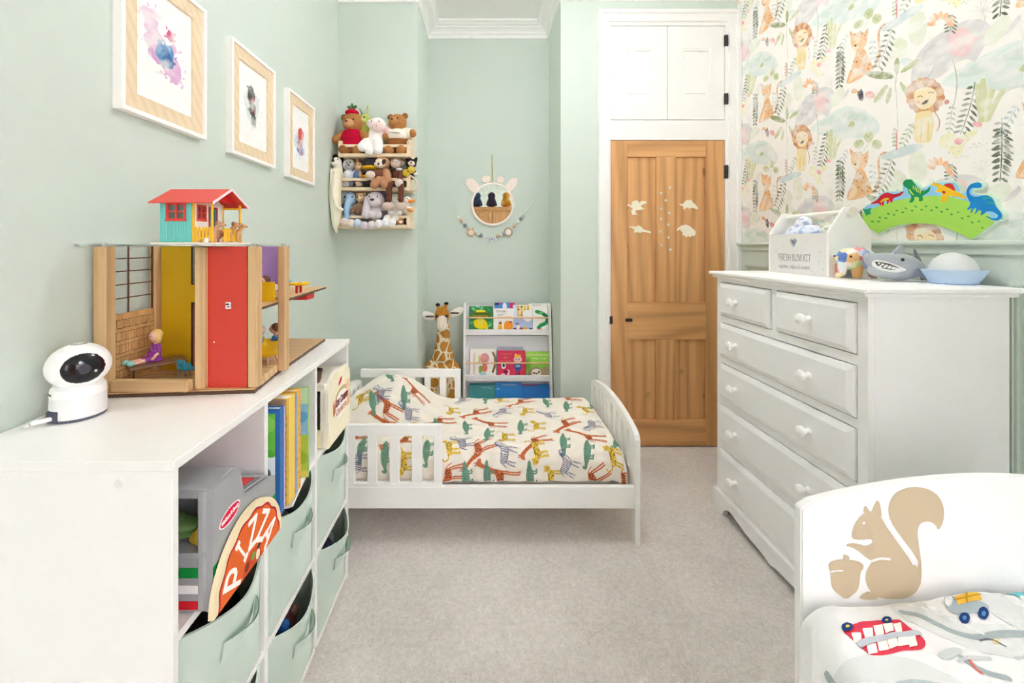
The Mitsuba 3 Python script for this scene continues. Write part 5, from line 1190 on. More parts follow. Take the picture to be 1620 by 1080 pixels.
def win(fr_, a0, a1, b0, b1, par, name='window'):
    r = rect(a0, b0, a1, b1); am, bm = (a0 + a1) / 2, (b0 + b1) / 2
    g = unary_union([r.buffer(.003, join_style=2).difference(r.buffer(-.0015, join_style=2)), rect(am - .0017, b0, am + .0017, b1), rect(a0, bm - .0014, a1, bm + .0014), rect(a0 - .005, b0 - .005, a1 + .005, b0 - .001)])
    w = obj(name, ext(g, .005, fr_), 'vc_satin', RED, parent=par)
    obj('pane', ext(r, .0006, fr_), 'pane_glass', parent=w)
win(XZ(y0 + .002), -.768, -.727, 1.364, 1.400, k)
win(YZ(x1 - .004), 1.030, 1.060, 1.365, 1.398, k)
dr_ = obj('door', ext(rect(1.076, hz + .002, 1.102, 1.394).difference(rect(1.081, 1.348, 1.097, 1.386)), .003, YZ(x1 - .003)), 'vc_satin', (50, 140, 150), parent=k)
obj('pane', [ext(rect(1.081, 1.368, 1.097, 1.386), .0006, YZ(x1 - .002)), ext(rect(1.081, 1.348, 1.097, 1.366), .0006, YZ(x1 - .002))], 'pane_glass', parent=dr_)
obj('door_frame', ext(rect(1.071, hz, 1.107, 1.399).difference(rect(1.076, hz - .01, 1.102, 1.394)), .004, YZ(x1 - .003)), 'vc_satin', (170, 48, 58), parent=k)
for x, y in ((x1, y0), (xp, y0), (x1, y1), (xp, y1)): obj('porch_post', bx(x - .0022, x + .0022, y - .0022, y + .0022, hz, ze + .002, .0005), 'vc_satin', YEL, parent=k)
obj('porch_beam', [bx(x1, xp, y1 - .002, y1 + .002, ze - .010, ze - .005, .0005), bx(x1, xp, y0 - .002, y0 + .002, ze - .004, ze + .001, .0005)], 'vc_satin', YEL, parent=k)
for q in range(5): obj('picket', bx(-.7015 + q * .0082, -.6965 + q * .0082, y0 - .001, y0 + .001, hz + .002, hz + .038, .0005), 'vc_satin', YEL, parent=k)
for q in range(10): obj('picket', bx(xp - .001, xp + .001, y0 + .045 + q * .007, y0 + .0495 + q * .007, hz + .002, hz + .036, .0005), 'vc_satin', YEL, parent=k)
obj('fence_rail', [bx(x1, xp, y0 - .0016, y0 + .0002, hz + q, hz + q + .004, 0) for q in (.008, .028)] + [bx(xp - .0012, xp + .0002, y0 + .04, y1, hz + q, hz + q + .004, 0) for q in (.008, .028)], 'vc_satin', YEL, parent=k)
ov0, ov1, yo0, yo1 = -.803, -.648, .998, 1.147
for sgn_ in (-1, 1):
    ye = yo0 if sgn_ < 0 else yo1
    g = Polygon([(ym, zr_), (ye, 1.4035), (ye, 1.4010), (ym, zr_ - .004)])
    obj('roof_slope', ext(g, ov1 - ov0, YZ(ov0)), 'vc_satin', RED, parent=k)
    g2 = Polygon([(ym, zr_ + .001), (ye, 1.4045), (ye, 1.3995), (ym, zr_ - .0045)])
    obj('barge_board', ext(g2, .003, YZ(ov1)), 'vc_satin', (246, 214, 220), parent=k)
obj('gable_board', ext(Polygon([(ym, zr_ - .006), (y1 - .004, 1.411), (y0 + .004, 1.411)]), .002, YZ(xp - .010)), 'vc_satin', (206, 30, 26), parent=k)
# dogs and a mug on the porch
def toy_dog(label, at, rz, col, dark, s, sit=False):
    P = [('c', (0, -.014, .024), .0085, (0, .012, .026), .0085, col), ('c', (0, .014, .030), .006, (0, .022, .042), .0055, col), ('e', (0, .024, .046), (.007, .008, .0075), col), ('c', (0, .028, .045), .0042, (0, .036, .044), .0032, col),
         ('e', (-.0062, .020, .049), (.0025, .004, .006), dark, (0, 20, 0)), ('e', (.0062, .020, .049), (.0025, .004, .006), dark, (0, -20, 0)), ('c', (0, -.020, .028), .0028, (0, -.032, .040), .0016, dark)]
    for sx in (-1, 1):
        P += [('c', (sx * .005, .014, .022), .0042, (sx * .0055, .015, .010), .0030, col), ('c', (sx * .0055, .015, .010), .0030, (sx * .0055, .0165, .0025), .0028, col),
              ('c', (sx * .005, -.016, .022), .0058, (sx * .006, -.012, .013), .0034, col), ('c', (sx * .006, -.012, .013), .0032, (sx * .006, -.019, .009), .0026, col), ('c', (sx * .006, -.019, .009), .0026, (sx * .006, -.016, .0025), .0026, col)]
    m, c = blob(P, .0022, 3); k = thing('toy_dog', label, 'toy dog'); to = tr(*at, rz=rz, s=s)
    obj('figure', m, 'vc_satin', c, True, k, to=to)
    obj('nose', ball((0, .0392, .0445), .0016, 1), 'vc_gloss', (40, 30, 28), True, k, to=to)
    for sg in (-1, 1): obj('eye', ball((sg * .0058, .029, .0485), .0011, 1), 'vc_gloss', (40, 30, 28), True, k, to=to)
toy_dog('tan toy dog standing on the porch beside the yellow front post', (-.690, 1.045, hz), -75, (206, 160, 128), (150, 108, 84), 1.0)
toy_dog('brown toy dog with darker ears standing on the porch behind the tan dog', (-.676, 1.090, hz), -70, (196, 146, 98), (126, 88, 62), 1.0)
toy_dog('light brown toy dog at the porch fence, rightmost of the toy dogs', (-.668, 1.118, hz), -95, (208, 164, 112), (140, 98, 68), .95)
k = thing('toy_mug', 'tiny white toy mug at the foot of the yellow porch post', 'toy mug')
obj('cup', lathe([(0, 0), (.004, 0), (.0048, .010), (.004, .010), (.0035, .0015), (0, .0015)], 20, tr(-.668, 1.006, hz)), 'vc_satin', (240, 240, 242), 40, k)
obj('handle', tube([(-.6635, 1.006, hz + .008), (-.661, 1.006, hz + .007), (-.661, 1.006, hz + .003), (-.6637, 1.006, hz + .002)], .0007, 6), 'vc_satin', (240, 240, 242), True, k)

# ================================================================== picture frames on the left wall
def picture(y0, y1, z0, z1, label, art):
    k = thing('framed_print', label, 'framed print', 'three framed prints on the left wall')
    fr_ = frame([XL, y1, z0], [0, -1, 0], [0, 0, 1]); w, h = y1 - y0, z1 - z0     # normal: (0,-1,0)x(0,0,1) = -x
    fr_ = frame([XL, y0, z0], [0, 1, 0], [0, 0, 1])                             # normal +x, drawing runs away from the camera
    o = rect(0, 0, w, h)
    obj('frame', [ext(o.difference(inset(o, .012)), .024, fr_), ext(o, .004, fr_)], 'vc_satin', (244, 243, 241), parent=k)
    obj('mount', ext(inset(o, .012).difference(inset(o, .056)), .017, fr_), 'birch', parent=k)
    pr('print', [('f3f3f3', inset(o, .056))] + art(w, h), fr_, 'vc_watercolour', base=.010, parent=k, clip=inset(o, .056))
def splash(cx, cy, r, col, seed, n=18, drops=16, el=1.0):
    rg = random.Random(seed); P = [(cx + r * (.75 + .5 * rg.random()) * math.cos(a), cy + el * r * (.75 + .5 * rg.random()) * math.sin(a)) for a in np.arange(n) * 2 * PI / n]
    out = [(col, sm(P))]
    for _ in range(drops):
        a = rg.uniform(0, 2 * PI); d = r * rg.uniform(1.0, 1.45); out.append((col, oval(cx + d * math.cos(a), cy + el * d * math.sin(a), rg.uniform(.002, .006), rg.uniform(.002, .006))))
    return out
picture(1.068, 1.397, 1.652, 2.085, 'white framed watercolour print with a pink and blue splash, nearest the camera', lambda w, h:
        splash(.150, .225, .060, 'dcbcd8', 1) + splash(.115, .285, .036, 'dfc0da', 2) + splash(.195, .180, .038, 'd6aed2', 3) + splash(.14, .20, .03, 'c99cc8', 4, drops=3) + splash(.160, .215, .034, '5f8fc0', 5, drops=4, el=1.2) + splash(.175, .195, .022, '3f6ea6', 6, drops=3) + splash(.172, .285, .034, 'f1eef0', 7, drops=3, el=1.2) + splash(.182, .275, .016, 'd0568c', 8, drops=4))
picture(1.537, 1.860, 1.642, 2.072, 'white framed watercolour print with a dark charcoal splash, middle of three', lambda w, h:
        splash(.155, .22, .052, 'd9dcdc', 11, el=1.5) + splash(.150, .265, .030, '4c5654', 12, drops=3, el=1.2) + splash(.160, .215, .024, '3a4342', 13, drops=4, el=1.3) + splash(.168, .17, .018, '454e4c', 14, drops=4, el=1.6) + splash(.160, .25, .010, 'b8525a', 15, drops=3) + splash(.175, .205, .007, 'a84850', 16, drops=2))
picture(1.984, 2.292, 1.628, 2.052, 'white framed watercolour print with a red and pale blue splash, farthest of three', lambda w, h:
        splash(.14, .195, .050, 'c4d4e6', 21, el=1.2) + splash(.165, .165, .03, 'a9c0dc', 22) + splash(.160, .24, .032, 'd0605a', 23, drops=3, el=1.2) + splash(.150, .185, .022, 'c04a4a', 24, drops=4, el=1.3) + splash(.135, .155, .014, '6488b8', 25, drops=3) + splash(.165, .15, .012, 'b84a54', 26, drops=3))
# ================================================================== BACK: soft toy racks
BIRC = (236, 212, 172)
for zb, l_ in ((1.846, 'pale birch wall rack holding the bears and lamb, topmost of three'), (1.638, 'pale birch wall rack with the bee and monkey toys, middle of three'), (1.407, 'pale birch wall rack with the blue elephant and pom-poms, lowest of three')):
    k = thing('wall_rack', l_, 'rack', 'wooden toy racks on the back wall')
    xa, xb, ya, yb = -.892, -.457, 2.575, YB
    sp_ = Polygon([(ya, zb), (yb, zb), (yb, zb + .15), (yb - .03, zb + .15), (ya + .012, zb + .098), (ya, zb + .098)])
    obj('side_panel', ext(sp_, .022, YZ(xa - .004)), 'birch', parent=k); obj('side_panel', ext(sp_, .022, YZ(xb - .018)), 'birch', parent=k)
    obj('bottom_board', bx(xa + .018, xb - .018, ya + .01, yb - .004, zb, zb + .012), 'birch', parent=k)
    obj('front_slat', bx(xa - .004, xb + .004, ya - .008, ya + .004, zb, zb + .020), 'birch', parent=k)
    obj('front_rail', bx(xa + .018, xb - .018, ya - .002, ya + .008, zb + .060, zb + .078), 'birch', parent=k)
    obj('back_rail', bx(xa + .018, xb - .018, yb - .016, yb - .004, zb + .10, zb + .13), 'birch', parent=k)

def eyes(k, *pts, r=.005, col=(24, 20, 20), name='eye'):
    for p in pts: obj(name, ball(p, r, 2), 'vc_gloss', col, True, k)
def plush(name, label, parts, res=.009, mat='vc_plush', rough=.003):
    m, c = blob(parts, res, 5, rough); k = thing(name, label, 'soft toy'); obj('body', m, mat, c, True, k); return k
BR, BR2, TAN = (176, 122, 74), (150, 98, 58), (206, 160, 116)
# --- top rack
k = plush('teddy_bear', 'brown teddy bear with a red jumper and red hat on the top rack', [
    ('e', (-.827, 2.645, 2.075), (.066, .058, .066), BR), ('e', (-.885, 2.65, 2.11), (.02, .015, .022), BR2), ('e', (-.770, 2.655, 2.11), (.02, .015, .022), BR2), ('e', (-.838, 2.588, 2.058), (.033, .026, .026), TAN),
    ('e', (-.827, 2.645, 1.945), (.070, .06, .08), BR), ('c', (-.880, 2.64, 2.0), .03, (-.925, 2.625, 1.965), .028, BR), ('c', (-.775, 2.64, 2.0), .03, (-.735, 2.61, 1.975), .028, BR),
    ('c', (-.855, 2.62, 1.895), .034, (-.868, 2.592, 1.892), .034, BR2), ('c', (-.795, 2.62, 1.895), .034, (-.782, 2.592, 1.890), .034, BR)])
soft('jumper', [('e', (-.827, 2.642, 1.972), (.078, .067, .068), (186, 16, 52)), ('e', (-.827, 2.640, 1.935), (.068, .064, .045), (186, 16, 52))], 'vc_fabric', k, label='red knitted jumper')
soft('hat', [('e', (-.832, 2.64, 2.138), (.043, .043, .020), (190, 20, 54)), ('e', (-.832, 2.64, 2.146), (.03, .03, .018), (200, 30, 62))], 'vc_fabric', k, label='red hat')
soft('hat_leaf', [('e', (-.845, 2.635, 2.170), (.018, .008, .010), (72, 116, 70), (0, 25, 0)), ('e', (-.815, 2.635, 2.172), (.018, .008, .010), (60, 104, 62), (0, -25, 0)), ('c', (-.83, 2.64, 2.16), .006, (-.832, 2.64, 2.192), .007, (66, 110, 66))], 'vc_fabric', k, res=.006, label='green leaves')
eyes(k, (-.858, 2.593, 2.083), (-.808, 2.590, 2.083)); eyes(k, (-.845, 2.564, 2.064), r=.008, col=(88, 40, 34), name='nose')
k = plush('caterpillar_toy', 'lime green soft toy with thin antennae between bear and lamb', [
    ('e', (-.752, 2.655, 2.100), (.036, .03, .034), (186, 196, 108)), ('e', (-.746, 2.66, 2.035), (.036, .032, .046), (176, 186, 92)), ('e', (-.758, 2.632, 2.090), (.022, .014, .014), (204, 212, 130)),
    ('c', (-.745, 2.665, 2.125), .007, (-.741, 2.67, 2.192), .005, (176, 188, 100)), ('c', (-.768, 2.665, 2.12), .006, (-.792, 2.67, 2.172), .004, (120, 156, 110))], res=.007)
eyes(k, (-.750, 2.624, 2.106), r=.005)
k = plush('lamb_toy', 'white lamb soft toy with pink ears leaning between the two bears', [
    ('e', (-.664, 2.615, 2.048), (.056, .05, .052), (240, 234, 234)), ('e', (-.650, 2.576, 2.030), (.040, .028, .034), (240, 214, 210)), ('e', (-.712, 2.61, 2.065), (.020, .012, .026), (236, 204, 202), (0, 35, 0)), ('e', (-.606, 2.60, 2.020), (.018, .012, .030), (232, 196, 196), (0, -30, 0)),
    ('c', (-.675, 2.63, 2.0), .048, (-.690, 2.63, 1.93), .056, (242, 240, 240)), ('c', (-.725, 2.60, 1.935), .036, (-.745, 2.565, 1.905), .030, (244, 242, 242)), ('c', (-.70, 2.58, 1.90), .026, (-.700, 2.555, 1.875), .026, (242, 240, 240)), ('c', (-.655, 2.585, 1.94), .032, (-.648, 2.558, 1.884), .030, (244, 243, 243))])
eyes(k, (-.690, 2.572, 2.066), (-.640, 2.556, 2.060), r=.004); eyes(k, (-.655, 2.549, 2.030), r=.005, col=(206, 150, 150), name='nose')
k = plush('teddy_bear', 'brown teddy bear in a cream lettered sweater at the right of the top rack', [
    ('e', (-.545, 2.645, 2.078), (.058, .054, .052), BR), ('e', (-.500, 2.655, 2.122), (.020, .014, .020), BR2), ('e', (-.592, 2.655, 2.115), (.020, .014, .020), BR2), ('e', (-.562, 2.598, 2.075), (.030, .022, .022), (190, 136, 88)),
    ('e', (-.545, 2.65, 1.955), (.068, .056, .068), BR2), ('c', (-.49, 2.645, 2.01), .028, (-.447, 2.62, 2.003), .026, BR), ('c', (-.60, 2.645, 2.01), .028, (-.612, 2.62, 1.985), .026, BR), ('e', (-.588, 2.592, 1.893), (.034, .028, .034), BR), ('e', (-.510, 2.590, 1.892), (.034, .028, .034), BR)])
soft('sweater', [('e', (-.545, 2.645, 1.995), (.076, .064, .044), (240, 234, 218)), ('c', (-.495, 2.642, 2.01), .034, (-.468, 2.63, 2.006), .032, (240, 234, 218)), ('c', (-.6, 2.642, 2.01), .034, (-.612, 2.63, 1.998), .03, (240, 234, 218))], 'vc_fabric', k, label='cream sweater')
lettering('lettering', 'amands', .012, frame([-.55, 2.578, 1.992], [1, 0, -.1], [0, 0, 1]), (90, 74, 80), k, width=.062)
eyes(k, (-.592, 2.606, 2.094), (-.535, 2.592, 2.092)); eyes(k, (-.566, 2.576, 2.080), r=.007, col=(60, 36, 30), name='nose')
# --- middle rack
k = thing('dog_comforter', 'white dog comforter with black ears and long cream cloth draped off the rack end', 'soft toy')
m, c = blob([('e', (-.914, 2.60, 1.815), (.030, .032, .034), (238, 234, 226)), ('e', (-.918, 2.566, 1.806), (.020, .018, .016), (244, 240, 232)), ('e', (-.930, 2.62, 1.853), (.018, .014, .020), (28, 26, 28)), ('e', (-.888, 2.61, 1.832), (.014, .014, .026), (40, 34, 38)), ('c', (-.908, 2.60, 1.785), .026, (-.905, 2.59, 1.75), .03, (238, 232, 216))], .007)
obj('head', m, 'vc_plush', c, True, k); eyes(k, (-.920, 2.549, 1.818), r=.009, col=(20, 18, 20), name='nose'); eyes(k, (-.928, 2.572, 1.832), (-.898, 2.572, 1.832), r=.004)
def sheet(Lft, Rgt, y_, amp, nf, th=.006, ph=0.0):
    Lf, Rg = chaikin(Lft, 2), chaikin(Rgt, 2); tt = np.linspace(0, 1, 40)
    il = lambda P, v: np.stack([np.interp(v, np.linspace(0, 1, len(P)), P[:, j]) for j in range(P.shape[1])], -1)
    def f(U, V):
        p = il(Lf, V) * (1 - U[..., None]) + il(Rg, V) * U[..., None]
        return np.stack([p[..., 0], y_ + amp * np.sin(nf * PI * U + ph + 1.5 * V) * (.3 + V), p[..., 1]], -1)
    g1 = grid(f, 20, 40); g2 = g1.copy(); g2.vertices = g2.vertices + [0, th, 0]; 
    a, b = (g1, g2); b.invert(); return trimesh.util.concatenate([a, b])
obj('cloth', sheet([(-.936, 1.77), (-.945, 1.66), (-.944, 1.56), (-.938, 1.52), (-.930, 1.42), (-.905, 1.375)], [(-.878, 1.77), (-.866, 1.70), (-.872, 1.60), (-.866, 1.52), (-.872, 1.46), (-.898, 1.375)], 2.553, .010, 3.2), 'vc_fabric', (238, 233, 216), True, k)
obj('fold', tube([(-.902, 2.548, 1.75), (-.912, 2.535, 1.66), (-.908, 2.535, 1.58), (-.885, 2.535, 1.528), (-.855, 2.540, 1.515)], [.014, .013, .012, .011, .008], 10), 'vc_fabric', (240, 236, 220), True, k)
k = plush('koala_toy', 'pale grey koala soft toy on the middle rack beside the dog comforter', [('e', (-.850, 2.63, 1.808), (.040, .036, .038), (204, 204, 204)), ('e', (-.838, 2.606, 1.800), (.028, .022, .026), (178, 180, 184)), ('e', (-.848, 2.63, 1.735), (.036, .04, .044), (218, 224, 230)), ('e', (-.815, 2.63, 1.75), (.014, .014, .03), (206, 206, 208)), ('e', (-.880, 2.65, 1.83), (.016, .012, .02), (214, 212, 210))])
eyes(k, (-.848, 2.587, 1.815), (-.826, 2.589, 1.815), r=.004); eyes(k, (-.836, 2.584, 1.800), r=.006, col=(90, 90, 96), name='nose')
k = plush('rabbit_toy', 'tan rabbit soft toy wearing blue on the middle rack beside the bee', [('e', (-.786, 2.62, 1.795), (.026, .026, .030), (204, 166, 126)), ('c', (-.792, 2.63, 1.815), .010, (-.798, 2.635, 1.845), .007, (196, 156, 114)), ('e', (-.780, 2.60, 1.785), (.014, .012, .012), (222, 192, 156)), ('e', (-.790, 2.62, 1.735), (.028, .028, .036), (96, 128, 176)), ('c', (-.77, 2.61, 1.755), .012, (-.765, 2.59, 1.73), .011, (200, 162, 122))], res=.007)
eyes(k, (-.793, 2.596, 1.802), (-.772, 2.596, 1.800), r=.0035)
k = plush('grey_bird_toy', 'small blue grey soft toy head peeking over the striped bee', [('e', (-.742, 2.66, 1.835), (.026, .024, .022), (150, 158, 176)), ('e', (-.738, 2.64, 1.832), (.010, .012, .008), (200, 206, 214)), ('c', (-.742, 2.67, 1.82), .02, (-.742, 2.68, 1.76), .024, (120, 126, 140))], res=.007)
eyes(k, (-.735, 2.634, 1.840), r=.004)
DK, YE = (62, 60, 66), (232, 178, 40)
k = plush('bee_toy', 'fluffy black and yellow striped bee soft toy on the middle rack', [('e', (-.710, 2.62, 1.815), (.048, .045, .034), DK), ('e', (-.705, 2.615, 1.784), (.058, .052, .016), YE), ('e', (-.705, 2.615, 1.756), (.060, .054, .017), DK), ('e', (-.705, 2.615, 1.728), (.058, .052, .016), YE), ('e', (-.705, 2.62, 1.695), (.052, .05, .026), DK), ('e', (-.690, 2.655, 1.835), (.030, .010, .018), (116, 120, 130))])
eyes(k, (-.725, 2.578, 1.823), (-.700, 2.576, 1.823), r=.004)
SL, SLC = (176, 130, 96), (232, 218, 200)
k = plush('sloth_toy', 'brown sloth soft toy with cream face and dark eye patch sitting on the rack rail', [
    ('e', (-.628, 2.60, 1.815), (.046, .04, .042), (186, 146, 112)), ('e', (-.640, 2.572, 1.805), (.036, .024, .030), SLC), ('e', (-.612, 2.557, 1.812), (.013, .008, .018), (74, 54, 50), (0, 25, 0)), ('e', (-.663, 2.562, 1.812), (.010, .008, .016), (74, 54, 50), (0, -25, 0)), ('e', (-.640, 2.553, 1.790), (.018, .014, .013), (236, 226, 212)),
    ('e', (-.630, 2.60, 1.735), (.040, .036, .05), (124, 82, 62)), ('c', (-.655, 2.59, 1.755), .020, (-.680, 2.548, 1.732), .020, (124, 84, 64)), ('e', (-.688, 2.535, 1.728), (.029, .022, .026), (220, 204, 190)), ('c', (-.60, 2.58, 1.755), .022, (-.585, 2.545, 1.70), .024, (190, 140, 106)),
    ('c', (-.645, 2.565, 1.70), .026, (-.665, 2.535, 1.668), .026, (186, 136, 102)), ('c', (-.615, 2.565, 1.70), .026, (-.600, 2.535, 1.668), .026, (190, 140, 106))])
eyes(k, (-.612, 2.548, 1.815), (-.664, 2.553, 1.815), r=.004); eyes(k, (-.640, 2.540, 1.796), r=.007, name='nose')
MB_, MF = (104, 66, 52), (206, 188, 176)
k = plush('monkey_toy', 'dark brown monkey soft toy with beige face and long legs dangling from the rack', [
    ('e', (-.546, 2.61, 1.815), (.038, .034, .036), (170, 146, 134)), ('e', (-.546, 2.584, 1.805), (.030, .02, .026), MF), ('e', (-.508, 2.62, 1.818), (.012, .008, .014), (190, 168, 154)), ('e', (-.582, 2.62, 1.818), (.010, .008, .014), (190, 168, 154)), ('e', (-.540, 2.62, 1.735), (.036, .034, .05), MB_), ('e', (-.525, 2.60, 1.772), (.022, .018, .010), (228, 226, 226)),
    ('c', (-.515, 2.60, 1.755), .016, (-.510, 2.55, 1.705), .015, MB_), ('e', (-.513, 2.535, 1.678), (.026, .020, .026), (216, 202, 192)),
    ('c', (-.555, 2.60, 1.69), .020, (-.574, 2.538, 1.665), .019, MB_), ('c', (-.574, 2.538, 1.665), .019, (-.575, 2.538, 1.575), .017, MB_), ('e', (-.578, 2.525, 1.536), (.038, .030, .026), MF),
    ('c', (-.520, 2.60, 1.69), .020, (-.500, 2.538, 1.665), .018, MB_), ('c', (-.500, 2.538, 1.665), .018, (-.503, 2.538, 1.575), .017, MB_), ('e', (-.500, 2.525, 1.534), (.038, .030, .026), MF)])
eyes(k, (-.556, 2.564, 1.815), (-.536, 2.563, 1.815), r=.003)
k = plush('cat_toy', 'black cat soft toy with a gold bow on the middle rack', [
    ('e', (-.455, 2.62, 1.815), (.034, .030, .030), (40, 36, 40)), ('e', (-.448, 2.594, 1.808), (.022, .016, .018), (226, 206, 196)), ('c', (-.430, 2.63, 1.835), .013, (-.423, 2.635, 1.852), .006, (34, 30, 34)), ('c', (-.478, 2.63, 1.835), .013, (-.486, 2.635, 1.852), .006, (34, 30, 34)), ('e', (-.462, 2.625, 1.755), (.032, .03, .045), (44, 40, 44)), ('c', (-.44, 2.61, 1.77), .012, (-.425, 2.585, 1.745), .011, (44, 40, 44)), ('e', (-.419, 2.575, 1.738), (.013, .012, .012), (226, 222, 218))], res=.007)
soft('bow', [('e', (-.478, 2.572, 1.745), (.024, .014, .024), (196, 166, 44)), ('e', (-.446, 2.572, 1.765), (.024, .014, .024), (204, 176, 60)), ('e', (-.463, 2.565, 1.756), (.009, .010, .009), (150, 122, 26))], 'vc_satin', k, res=.006, label='gold bow')
eyes(k, (-.455, 2.589, 1.822), (-.438, 2.590, 1.822), r=.0035); eyes(k, (-.446, 2.577, 1.811), r=.005, name='nose')
plush('mouse_toy', 'small grey soft toy lying behind the middle rack rail', [('e', (-.855, 2.60, 1.682), (.026, .02, .022), (190, 188, 190)), ('e', (-.82, 2.60, 1.680), (.02, .02, .018), (120, 122, 132))], res=.007)
plush('hedgehog_toy', 'small beige soft toy with dark nose behind the middle rack rail', [('e', (-.780, 2.60, 1.682), (.026, .02, .02), (206, 178, 158)), ('e', (-.800, 2.585, 1.678), (.010, .010, .010), (48, 44, 46))], res=.007)
obj('strap', tube([(-.462, 2.585, 1.735), (-.425, 2.575, 1.715), (-.400, 2.570, 1.665), (-.425, 2.570, 1.632), (-.462, 2.575, 1.648)], .007, 8), 'vc_fabric', (206, 196, 178), True, label='beige strap looped off the right end of the middle rack', cat='strap')
# --- lower rack
plush('elephant_toy', 'pale grey soft toy at the left end of the lowest rack behind the cream cloth', [('e', (-.880, 2.64, 1.60), (.024, .03, .046), (204, 202, 208)), ('e', (-.878, 2.64, 1.535), (.026, .03, .034), (110, 136, 176))], res=.007)
LB = (166, 198, 226)
k = plush('elephant_toy', 'light blue elephant soft toy with hanging trunk on the lowest rack', [('e', (-.838, 2.62, 1.590), (.040, .038, .044), LB), ('e', (-.872, 2.635, 1.585), (.014, .020, .034), (178, 204, 230)), ('c', (-.840, 2.59, 1.57), .020, (-.842, 2.562, 1.52), .017, LB), ('c', (-.842, 2.562, 1.52), .017, (-.836, 2.555, 1.46), .013, (150, 188, 222)), ('e', (-.835, 2.63, 1.505), (.040, .038, .05), (172, 204, 230)), ('e', (-.862, 2.585, 1.462), (.018, .02, .016), (96, 140, 190))])
eyes(k, (-.815, 2.588, 1.600), (-.858, 2.585, 1.600), r=.005)
k = plush('teddy_bear', 'small teddy bear with tan head and brown body on the lowest rack', [('e', (-.770, 2.61, 1.600), (.029, .026, .030), (216, 182, 142)), ('e', (-.748, 2.62, 1.624), (.009, .007, .010), (206, 170, 128)), ('e', (-.794, 2.62, 1.622), (.009, .007, .010), (206, 170, 128)), ('e', (-.775, 2.584, 1.592), (.015, .012, .012), (236, 216, 186)), ('e', (-.776, 2.61, 1.525), (.038, .034, .046), (136, 106, 88)), ('c', (-.80, 2.595, 1.54), .014, (-.812, 2.57, 1.505), .013, (136, 106, 88)), ('c', (-.75, 2.595, 1.54), .014, (-.748, 2.57, 1.505), .013, (130, 100, 84))], res=.007)
eyes(k, (-.784, 2.583, 1.608), (-.760, 2.583, 1.608), r=.0035); eyes(k, (-.778, 2.571, 1.596), r=.006, name='nose')
GD = (206, 198, 204)
k = plush('puppy_toy', 'pale grey puppy soft toy with one dark ear on the lowest rack', [('e', (-.672, 2.60, 1.585), (.058, .05, .050), GD), ('c', (-.722, 2.595, 1.59), .020, (-.726, 2.575, 1.49), .028, (212, 204, 210)), ('e', (-.622, 2.60, 1.605), (.022, .02, .038), (92, 88, 104), (0, -20, 0)), ('e', (-.662, 2.562, 1.562), (.034, .020, .024), (216, 208, 212)), ('e', (-.668, 2.61, 1.50), (.050, .044, .05), (210, 202, 208)), ('e', (-.625, 2.575, 1.485), (.022, .02, .028), (92, 88, 102)), ('e', (-.640, 2.568, 1.488), (.022, .020, .022), (238, 234, 236)), ('e', (-.69, 2.568, 1.488), (.022, .02, .022), (220, 212, 216))])
obj('nose', ball((-.680, 2.549, 1.580), (.014, .009, .007), 2), 'vc_gloss', (58, 52, 60), True, k); eyes(k, (-.700, 2.557, 1.598), (-.650, 2.553, 1.600), r=.004)
k = plush('bunny_toy', 'white soft toy on the lowest rack behind the monkey feet', [('e', (-.555, 2.63, 1.575), (.050, .04, .05), (240, 238, 232)), ('e', (-.555, 2.62, 1.50), (.050, .04, .04), (242, 240, 236)), ('c', (-.590, 2.585, 1.47), .02, (-.594, 2.562, 1.468), .02, (240, 238, 232)), ('c', (-.545, 2.585, 1.47), .021, (-.541, 2.562, 1.468), .021, (240, 238, 232))])
eyes(k, (-.535, 2.597, 1.585), r=.004)
k = plush('duck_toy', 'white duck soft toy with orange beak and foot sticking out past the lowest rack', [('e', (-.476, 2.60, 1.575), (.026, .026, .030), (240, 236, 226)), ('c', (-.462, 2.585, 1.572), .012, (-.425, 2.575, 1.576), .008, (240, 160, 76)), ('e', (-.478, 2.61, 1.52), (.03, .03, .03), (240, 236, 226)), ('c', (-.465, 2.58, 1.52), .010, (-.440, 2.565, 1.516), .014, (238, 172, 112))], res=.006)
eyes(k, (-.468, 2.577, 1.588), r=.0035)
k = plush('tiger_toy', 'small orange striped tiger soft toy in the right corner of the lowest rack', [('e', (-.520, 2.60, 1.452), (.026, .022, .022), (226, 168, 122)), ('e', (-.515, 2.583, 1.445), (.012, .010, .010), (240, 226, 212)), ('e', (-.490, 2.605, 1.452), (.012, .02, .022), (64, 56, 58)), ('e', (-.473, 2.605, 1.452), (.010, .02, .022), (236, 226, 214))], res=.006)
eyes(k, (-.528, 2.580, 1.458), (-.510, 2.580, 1.458), r=.003)
k = thing('pompom_garland', 'string of white lilac and grey pom-poms laid along the lowest rack front', 'garland')
PM = [(545, 351, (226, 208, 196)), (555, 353, (232, 216, 204)), (566, 353, (200, 216, 232)), (577, 357, (212, 204, 214)), (588, 356, (220, 210, 214)), (600, 354, (240, 238, 240)), (610, 352, (238, 238, 242)), (620, 352, (240, 240, 242))]
for px_, py_, c_ in PM:
    m, c = blob([('e', ((px_ - 765) * .00387, 2.548, 1.3 + (388 - py_) * .00387), (.0265, .024, .0265), c_)], .006, 1, .006, int(px_)); obj('pompom', m, 'vc_plush', c, True, k)
obj('string', tube([(-.868, 2.556, 1.44), (-.80, 2.550, 1.435), (-.73, 2.545, 1.425), (-.64, 2.55, 1.435), (-.55, 2.556, 1.44)], .0015, 6), 'vc_fabric', (230, 224, 214), True, k)
obj('tail', tube([(-.745, 2.548, 1.42), (-.747, 2.550, 1.40), (-.745, 2.552, 1.375)], .002, 6), 'vc_fabric', (220, 232, 226), True, k)

